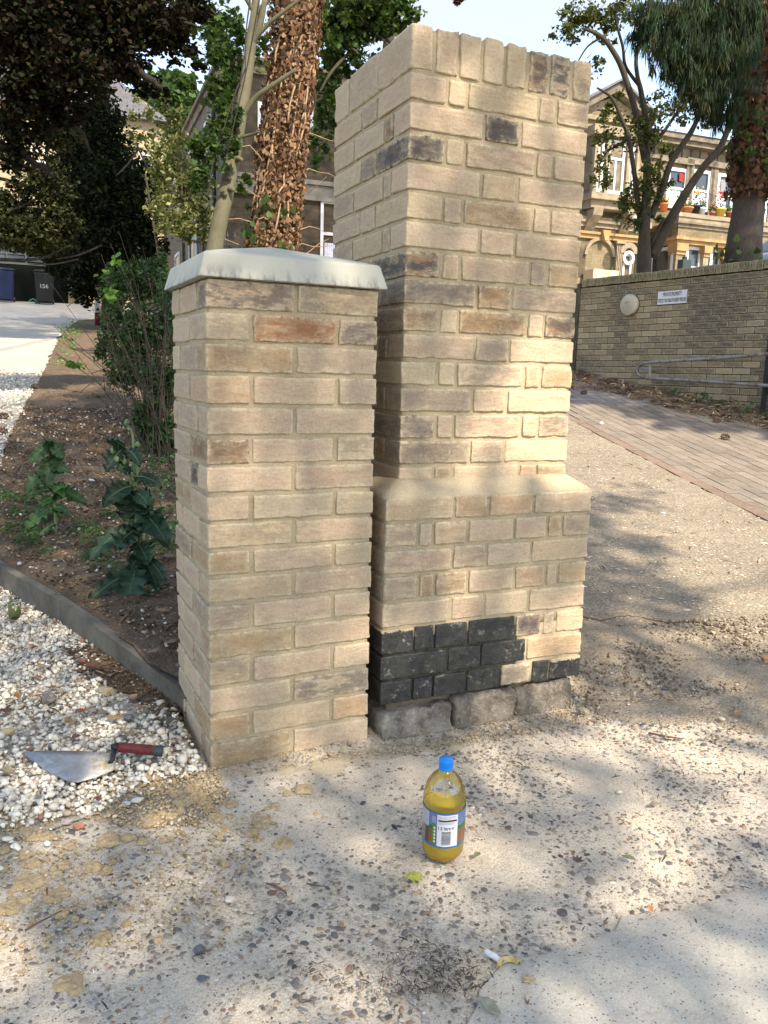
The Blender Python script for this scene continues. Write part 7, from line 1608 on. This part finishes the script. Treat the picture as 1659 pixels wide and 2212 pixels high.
# stone lumps
def lump(px, py, sizeU, col, label, seed, mat=None, flat=.7, off=0.0, cat='stone', name='loose_stone', fn=H):
    p = hit(px, py, fn=fn); D = float((p-CAM) @ MC[2]); r_ = sizeU*D/FPX; V, F = jit_ico(seed, .22); bm = bmesh.new(); vs = [bm.verts.new((a*r_*1.2, b*r_, c*r_*flat)) for a, b, c in V]; [bm.faces.new([vs[i] for i in f]) for f in F]; bmesh.ops.subdivide_edges(bm, edges=bm.edges[:], cuts=1, use_grid_fill=True)
    for v_ in bm.verts: v_.co += Vector(mnoise.noise_vector(v_.co*90))*r_*.10
    me = bpy.data.meshes.new(name); bm.to_mesh(me); bm.free(); o = link(name, me, mat or M_LUMP, None, (p[0], p[1], p[2]+r_*flat*.35+off)); o.rotation_euler = (0, 0, seed); o.color = (*col, 0); tag(o, label, cat); return o
M_LUMP = make_brick_mat('loose_stone_skin', .8, (.5, .47, .42))
lump(1337, 1714, 15, (.60, .56, .50), 'pale round stone on the concrete right of the bottle', 3); lump(905, 2012-60, 12, (.55, .50, .42), 'whitish stone on the concrete left of the litter patch', 4) if False else None
lump(497, 1948, 22, (.56, .50, .42), 'chunky cream stone on the concrete at left centre', 5); lump(170, 1789, 22, (.38, .15, .09), 'red brick fragment on the concrete below the trowel', 6); lump(190, 1759, 18, (.55, .50, .46), 'pinkish white stone near the gravel edge', 7); lump(274, 1738, 19, (.66, .66, .64), 'white angular chip on the concrete beside the mortar heap', 8, flat=.4)
lump(107, 1530, 32, (.17, .15, .12), 'dark brown lump of dried soil on the gravel', 9, off=.02); lump(278, 1569, 22, (.10, .11, .13), 'dark blue flint among the white gravel', 10, off=.02); lump(18, 1600, 26, (.50, .38, .20), 'yellow flint at the left edge of the gravel', 12, off=.02); lump(288, 1522, 15, (.42, .16, .08), 'small red stone among the white gravel', 13, off=.02); lump(233, 1512, 26, (.36, .25, .12), 'ochre clod at the edge of the soil spill', 14, off=.02)
lump(145, 1779, 20, (.40, .31, .28), 'pinkish grey stone on the concrete near the left edge', 15); lump(364, 1480, 20, (.52, .46, .36), 'angular cream chip on the soil beside the kerb end', 16, off=.02); lump(1299, 917, 13, (.45, .42, .36), 'pale stone on the shaded paving near the tall pier', 17)
lump(1258, 1545, 26, (.22, .18, .13), 'brown flat stone in the dirt at the foot of the tall pier', 18, flat=.5, off=.01); lump(1245, 1505, 16, (.3, .25, .2), 'small grey stone leaning by the last footing stone', 19, off=.01); lump(430, 2055, 30, (.09, .095, .10), 'largest dark flint in the lower left concrete', 20, flat=.35); lump(437, 2115, 22, (.11, .12, .14), 'blue grey flint near the bottom of the concrete', 21, flat=.35)
# white stick and fruit peel
p0, p1 = hit(1050, 2062), hit(1080, 2082); st = MB().tube([p0+[0, 0, .006], (p0+p1)/2+[0, 0, .007], p1+[0, 0, .006]], [.0055, .006, .0055], 8).build('plaster_stick', plain('white_plaster', (.66, .65, .63), .8, .15, 90, .4)); tag(st, 'short white plaster stick lying near the slab edge', 'stick')
pp = hit(1099, 2093); V = []; F = []
for k in range(9):
    a = math.pi*(.0+k/8.0); 
    for rr_, z in ((.014, .001), (.019, .009), (.020, .002)): V.append((rr_*math.cos(a)*1.15, rr_*math.sin(a)*.8, z))
F = [(3*k+j, 3*k+3+j, 3*k+4+j, 3*k+1+j) for k in range(8) for j in range(2)]
pe = MB().add(V, F).build('nut_shell', plain('tan_shell', (.38, .29, .12), .7, .3, 90)); pe.location = pp+[0, 0, .004]; pe.rotation_euler = (0, 0, R(-10)); tag(pe, 'curved tan shell piece beside the white stick', 'shell')
sm = pe.modifiers.new('s', 'SOLIDIFY'); sm.thickness = .0015
# mortar droppings
M_SPLAT = make_mortar('fresh_sandy_mortar_dropping', (.45, .34, .195), (.35, .26, .145))
c6 = lambda x, y: (.496*x, 1700.7+.496*y)
def splat(px, py, rU, seed, h=.006, lab=None, parent=None, asp=1.0):
    p = hit(px, py); D = float((p-CAM) @ MC[2]); r0_ = rU*D/FPX; V = []; F = []; nr, na_ = 5, 22
    V.append((0, 0, h))
    for i in range(1, nr+1):
        for k in range(na_):
            a = 2*math.pi*k/na_; f = 1+.42*mnoise.noise(Vector((math.cos(a)*1.6, math.sin(a)*1.6, seed*3.1)))+.22*mnoise.noise(Vector((math.cos(a)*5, math.sin(a)*5, seed*1.7))); rr_ = r0_*f*i/nr
            x, y = rr_*math.cos(a)*asp*1.25, rr_*math.sin(a)*1.25; z = (h*(1+1.1*mnoise.noise(Vector((x*110, y*110, seed)))) if i < nr-1 else h*.75 if i == nr-1 else -.002); V.append((x, y, max(z, -.003)))
    F = [(0, 1+k, 1+(k+1) % na_) for k in range(na_)]+[(1+i*na_+k, 1+(i+1)*na_+k, 1+(i+1)*na_+(k+1) % na_, 1+i*na_+(k+1) % na_) for i in range(nr-1) for k in range(na_)]
    me = bpy.data.meshes.new('mortar_splat'); me.from_pydata(V, [], F); me.update(); 
    if parent == 'raw':
        c_, s_ = math.cos(seed), math.sin(seed); n0 = len(SPL[0]); SPL[0].extend([(p[0]+c_*a-s_*b, p[1]+s_*a+c_*b, p[2]-.001+z) for a, b, z in V]); SPL[1].extend([tuple(n0+i for i in f) for f in F]); return
    if parent is not None: o = link('mortar_lump', me, M_SPLAT, parent, tuple(np.array(p)-np.array(parent.location)+[0, 0, -.001])); o.rotation_euler = (0, 0, seed); return
    o = link('mortar_splat', me, M_SPLAT, None, (p[0], p[1], p[2]-.001)); o.rotation_euler = (0, 0, seed); tag(o, lab, 'mortar')
SPL = ([], [])
for i, (x, y, r_, l) in enumerate(((120, 410, 60, 'broad sandy mortar splat halfway up the left edge of the concrete'), (240, 470, 48, 'sandy mortar splat with finger dents, at the upper end of the long twig'), (40, 520, 45, 'sandy mortar splat nearest the left edge of the concrete'), (440, 655, 42, 'tall narrow mortar splat left of the cream stone, below the others'),
        (305, 850, 62, 'lone round mortar splat nearest the bottom left corner'), (470, 225, 46, 'sandy mortar splat between the red fragment and the bottle'), (400, 345, 36, 'mortar splat in the middle of the left concrete group'), (1140, 150, 42, 'sandy mortar splat in front of the middle of the small pier'), (1230, 240, 42, 'sandy mortar splat nearest the bottle on its left'), (940, 130, 34, 'small round mortar splat just right of the mortar heap'), (660, 145, 42, 'flat mortar splat on the near edge of the damp stain'), (1320, 5, 38, 'sandy mortar splat at the gap between the two piers'))):
    splat(*c6(x, y), r_*.44, i+1, .005, l)
for i, (x, y, r_) in enumerate(((105, 490, 28), (270, 545, 30), (460, 360, 28), (280, 335, 28), (150, 330, 32), (110, 290, 32), (150, 210, 38), (560, 215, 32), (620, 235, 22), (550, 590, 22), (685, 660, 20), (10, 350, 25), (20, 270, 25), (110, 190, 30), (200, 210, 30), (300, 255, 22), (230, 215, 22), (1100, 195, 30), (1010, 70, 28), (980, 330, 20), (960, 220, 12), (1250, 22, 18), (985, 620, 12))): splat(*c6(x, y), r_*.42, 30+i, .004, None, 'raw')
rsp = random.Random(8)
for i in range(150):
    x, y = (rsp.gauss(200, 170), rsp.gauss(380, 150)) if i < 90 else (rsp.gauss(900, 220), rsp.gauss(130, 80))
    if x > -40 and y > 60: splat(*c6(x, y), rsp.uniform(2, 7), 90+i, .0025, None, 'raw')
me = bpy.data.meshes.new('mortar_splatter'); me.from_pydata(SPL[0], [], SPL[1]); me.update(); tag(link('mortar_splatter', me, M_SPLAT), kind='stuff')
# the heap beside the trowel, on a damp stain
M_DAMP = make_ground('damp_stained_concrete', (.20, .185, .15), (.25, .23, .185), (.17, .15, .12), 150, .3, [(.8, (.10, .10, .10))], 4)
sheet('damp_stain', [g2(*ct(*p)) for p in ((880, 900), (960, 830), (1100, 790), (1240, 790), (1380, 850), (1420, 940), (1350, 1010), (1180, 1080), (1060, 1070), (960, 1000))], H, -.0005, M_DAMP, .03, .006, seed=31)
hp_ = [(850, 800, 46), (900, 790, 36), (960, 770, 36), (1040, 760, 40), (1090, 740, 30), (830, 830, 34), (1190, 930, 60), (1280, 900, 60), (1340, 930, 40), (1150, 880, 36), (1250, 850, 40), (1180, 990, 26), (1060, 1000, 28), (1120, 1020, 36), (1000, 1040, 60), (1370, 960, 30), (1270, 820, 26), (1100, 860, 16), (1040, 900, 14)]
heap = thing('mortar_heap', 'heap of wet sandy mortar lumps between the trowel and the small pier', 'mortar', hit(*ct(1080, 850)).tolist())
for i, (x, y, r_) in enumerate(hp_): splat(*ct(x, y), r_*.29, 70+i, .010 if i < 12 else .006, None, heap)
def crumbs(name, poly, n, size, cols, off=.0, mat=None): return stones(name, n, (min(p[0] for p in poly), max(p[0] for p in poly), min(p[1] for p in poly), max(p[1] for p in poly)), poly, H, size, cols, [1]*len(cols), mat or M_LITTER, off, .7)
MS = [(.43, .32, .18), (.50, .39, .24), (.34, .25, .14)]
crumbs('mortar_crumbs', [(-.12, .02), (.0, -.05), (.45, -.11), (1.2, -.16), (1.25, -.02), (.5, .02), (0, .0), (-.1, .06)], 5200, .0038, MS+[(.30, .26, .2)])
crumbs('mortar_crumbs', [g2(*ct(*p)) for p in ((740, 760), (1100, 720), (1400, 700), (1500, 900), (1300, 1080), (900, 1100), (400, 1000), (300, 1150), (0, 1200), (0, 1000), (500, 950))], 3500, .006, MS)
crumbs('mortar_crumbs', [g2(*p) for p in ((0, 1850), (300, 1800), (620, 1750), (500, 1950), (150, 2120), (0, 2100))], 1500, .005, MS)
crumbs('dirt_crumbs', [(1.14, -.10), (1.4, -.12), (2.4, -.3), (2.6, .3), (1.6, .5), (1.15, .3)], 3500, .009, [(.2, .15, .1), (.3, .24, .17), (.4, .34, .26), (.13, .1, .07)], .012)
stones('white_gravel', 500, (-1.2, .1, -.35, .1), [g2(*p) for p in ((0, 1880), (0, 1780), (120, 1760), (230, 1735), (330, 1668), (437, 1640), (450, 1660), (350, 1700), (250, 1770), (100, 1830))], H, .012, WCOL, WW, M_STONEW, .002)
# a fan of pale mortar dust at the pier foot
sheet('mortar_dust', [g2(*p) for p in ((455, 1655), (600, 1640), (800, 1600), (830, 1612), (980, 1580), (1210, 1530), (1240, 1545), (1000, 1620), (860, 1650), (700, 1680), (520, 1700), (400, 1700), (360, 1690))], H, .0012, make_mortar('pale_mortar_dust', (.46, .385, .27), (.39, .325, .225)), .02, .014, None, .004, 14, seed=33, lip=-.009)
# twigs
for i, (a, b, c, l) in enumerate((((1060, 1780+0), (1130, 1800), (1120, 1800), ''),)): pass
def twig_(pts, r_, label, off=.006): tag(MB().tube([hit(*p)+[0, 0, off] for p in pts], [r_]*(len(pts)-1)+[r_*.4], 6).build('fallen_twig', plain('twig_bark', (.15, .09, .06), .9, .3, 30, .4), None, True), label, 'twig')
twig_([c6(1160, 430), c6(1200, 440), c6(1245, 470), c6(1250, 490)], .0022, 'thin forked brown twig on the concrete left of the yellow leaf'); twig_([c6(1335, 430), c6(1375, 438), c6(1415, 443)], .0018, 'short brown twig just left of the yellow leaf'); twig_([c6(110, 635), c6(170, 600), c6(270, 548)], .002, 'long thin twig among the mortar splats'); twig_([ct(845, 335), ct(930, 290), ct(1010, 240)], .003, 'long bare twig across the gravel by the soil spill', .03)
twig_([(1400, 1590), (1440, 1598), (1475, 1602)], .003, 'brown twig in the litter on the right of the concrete', .01)
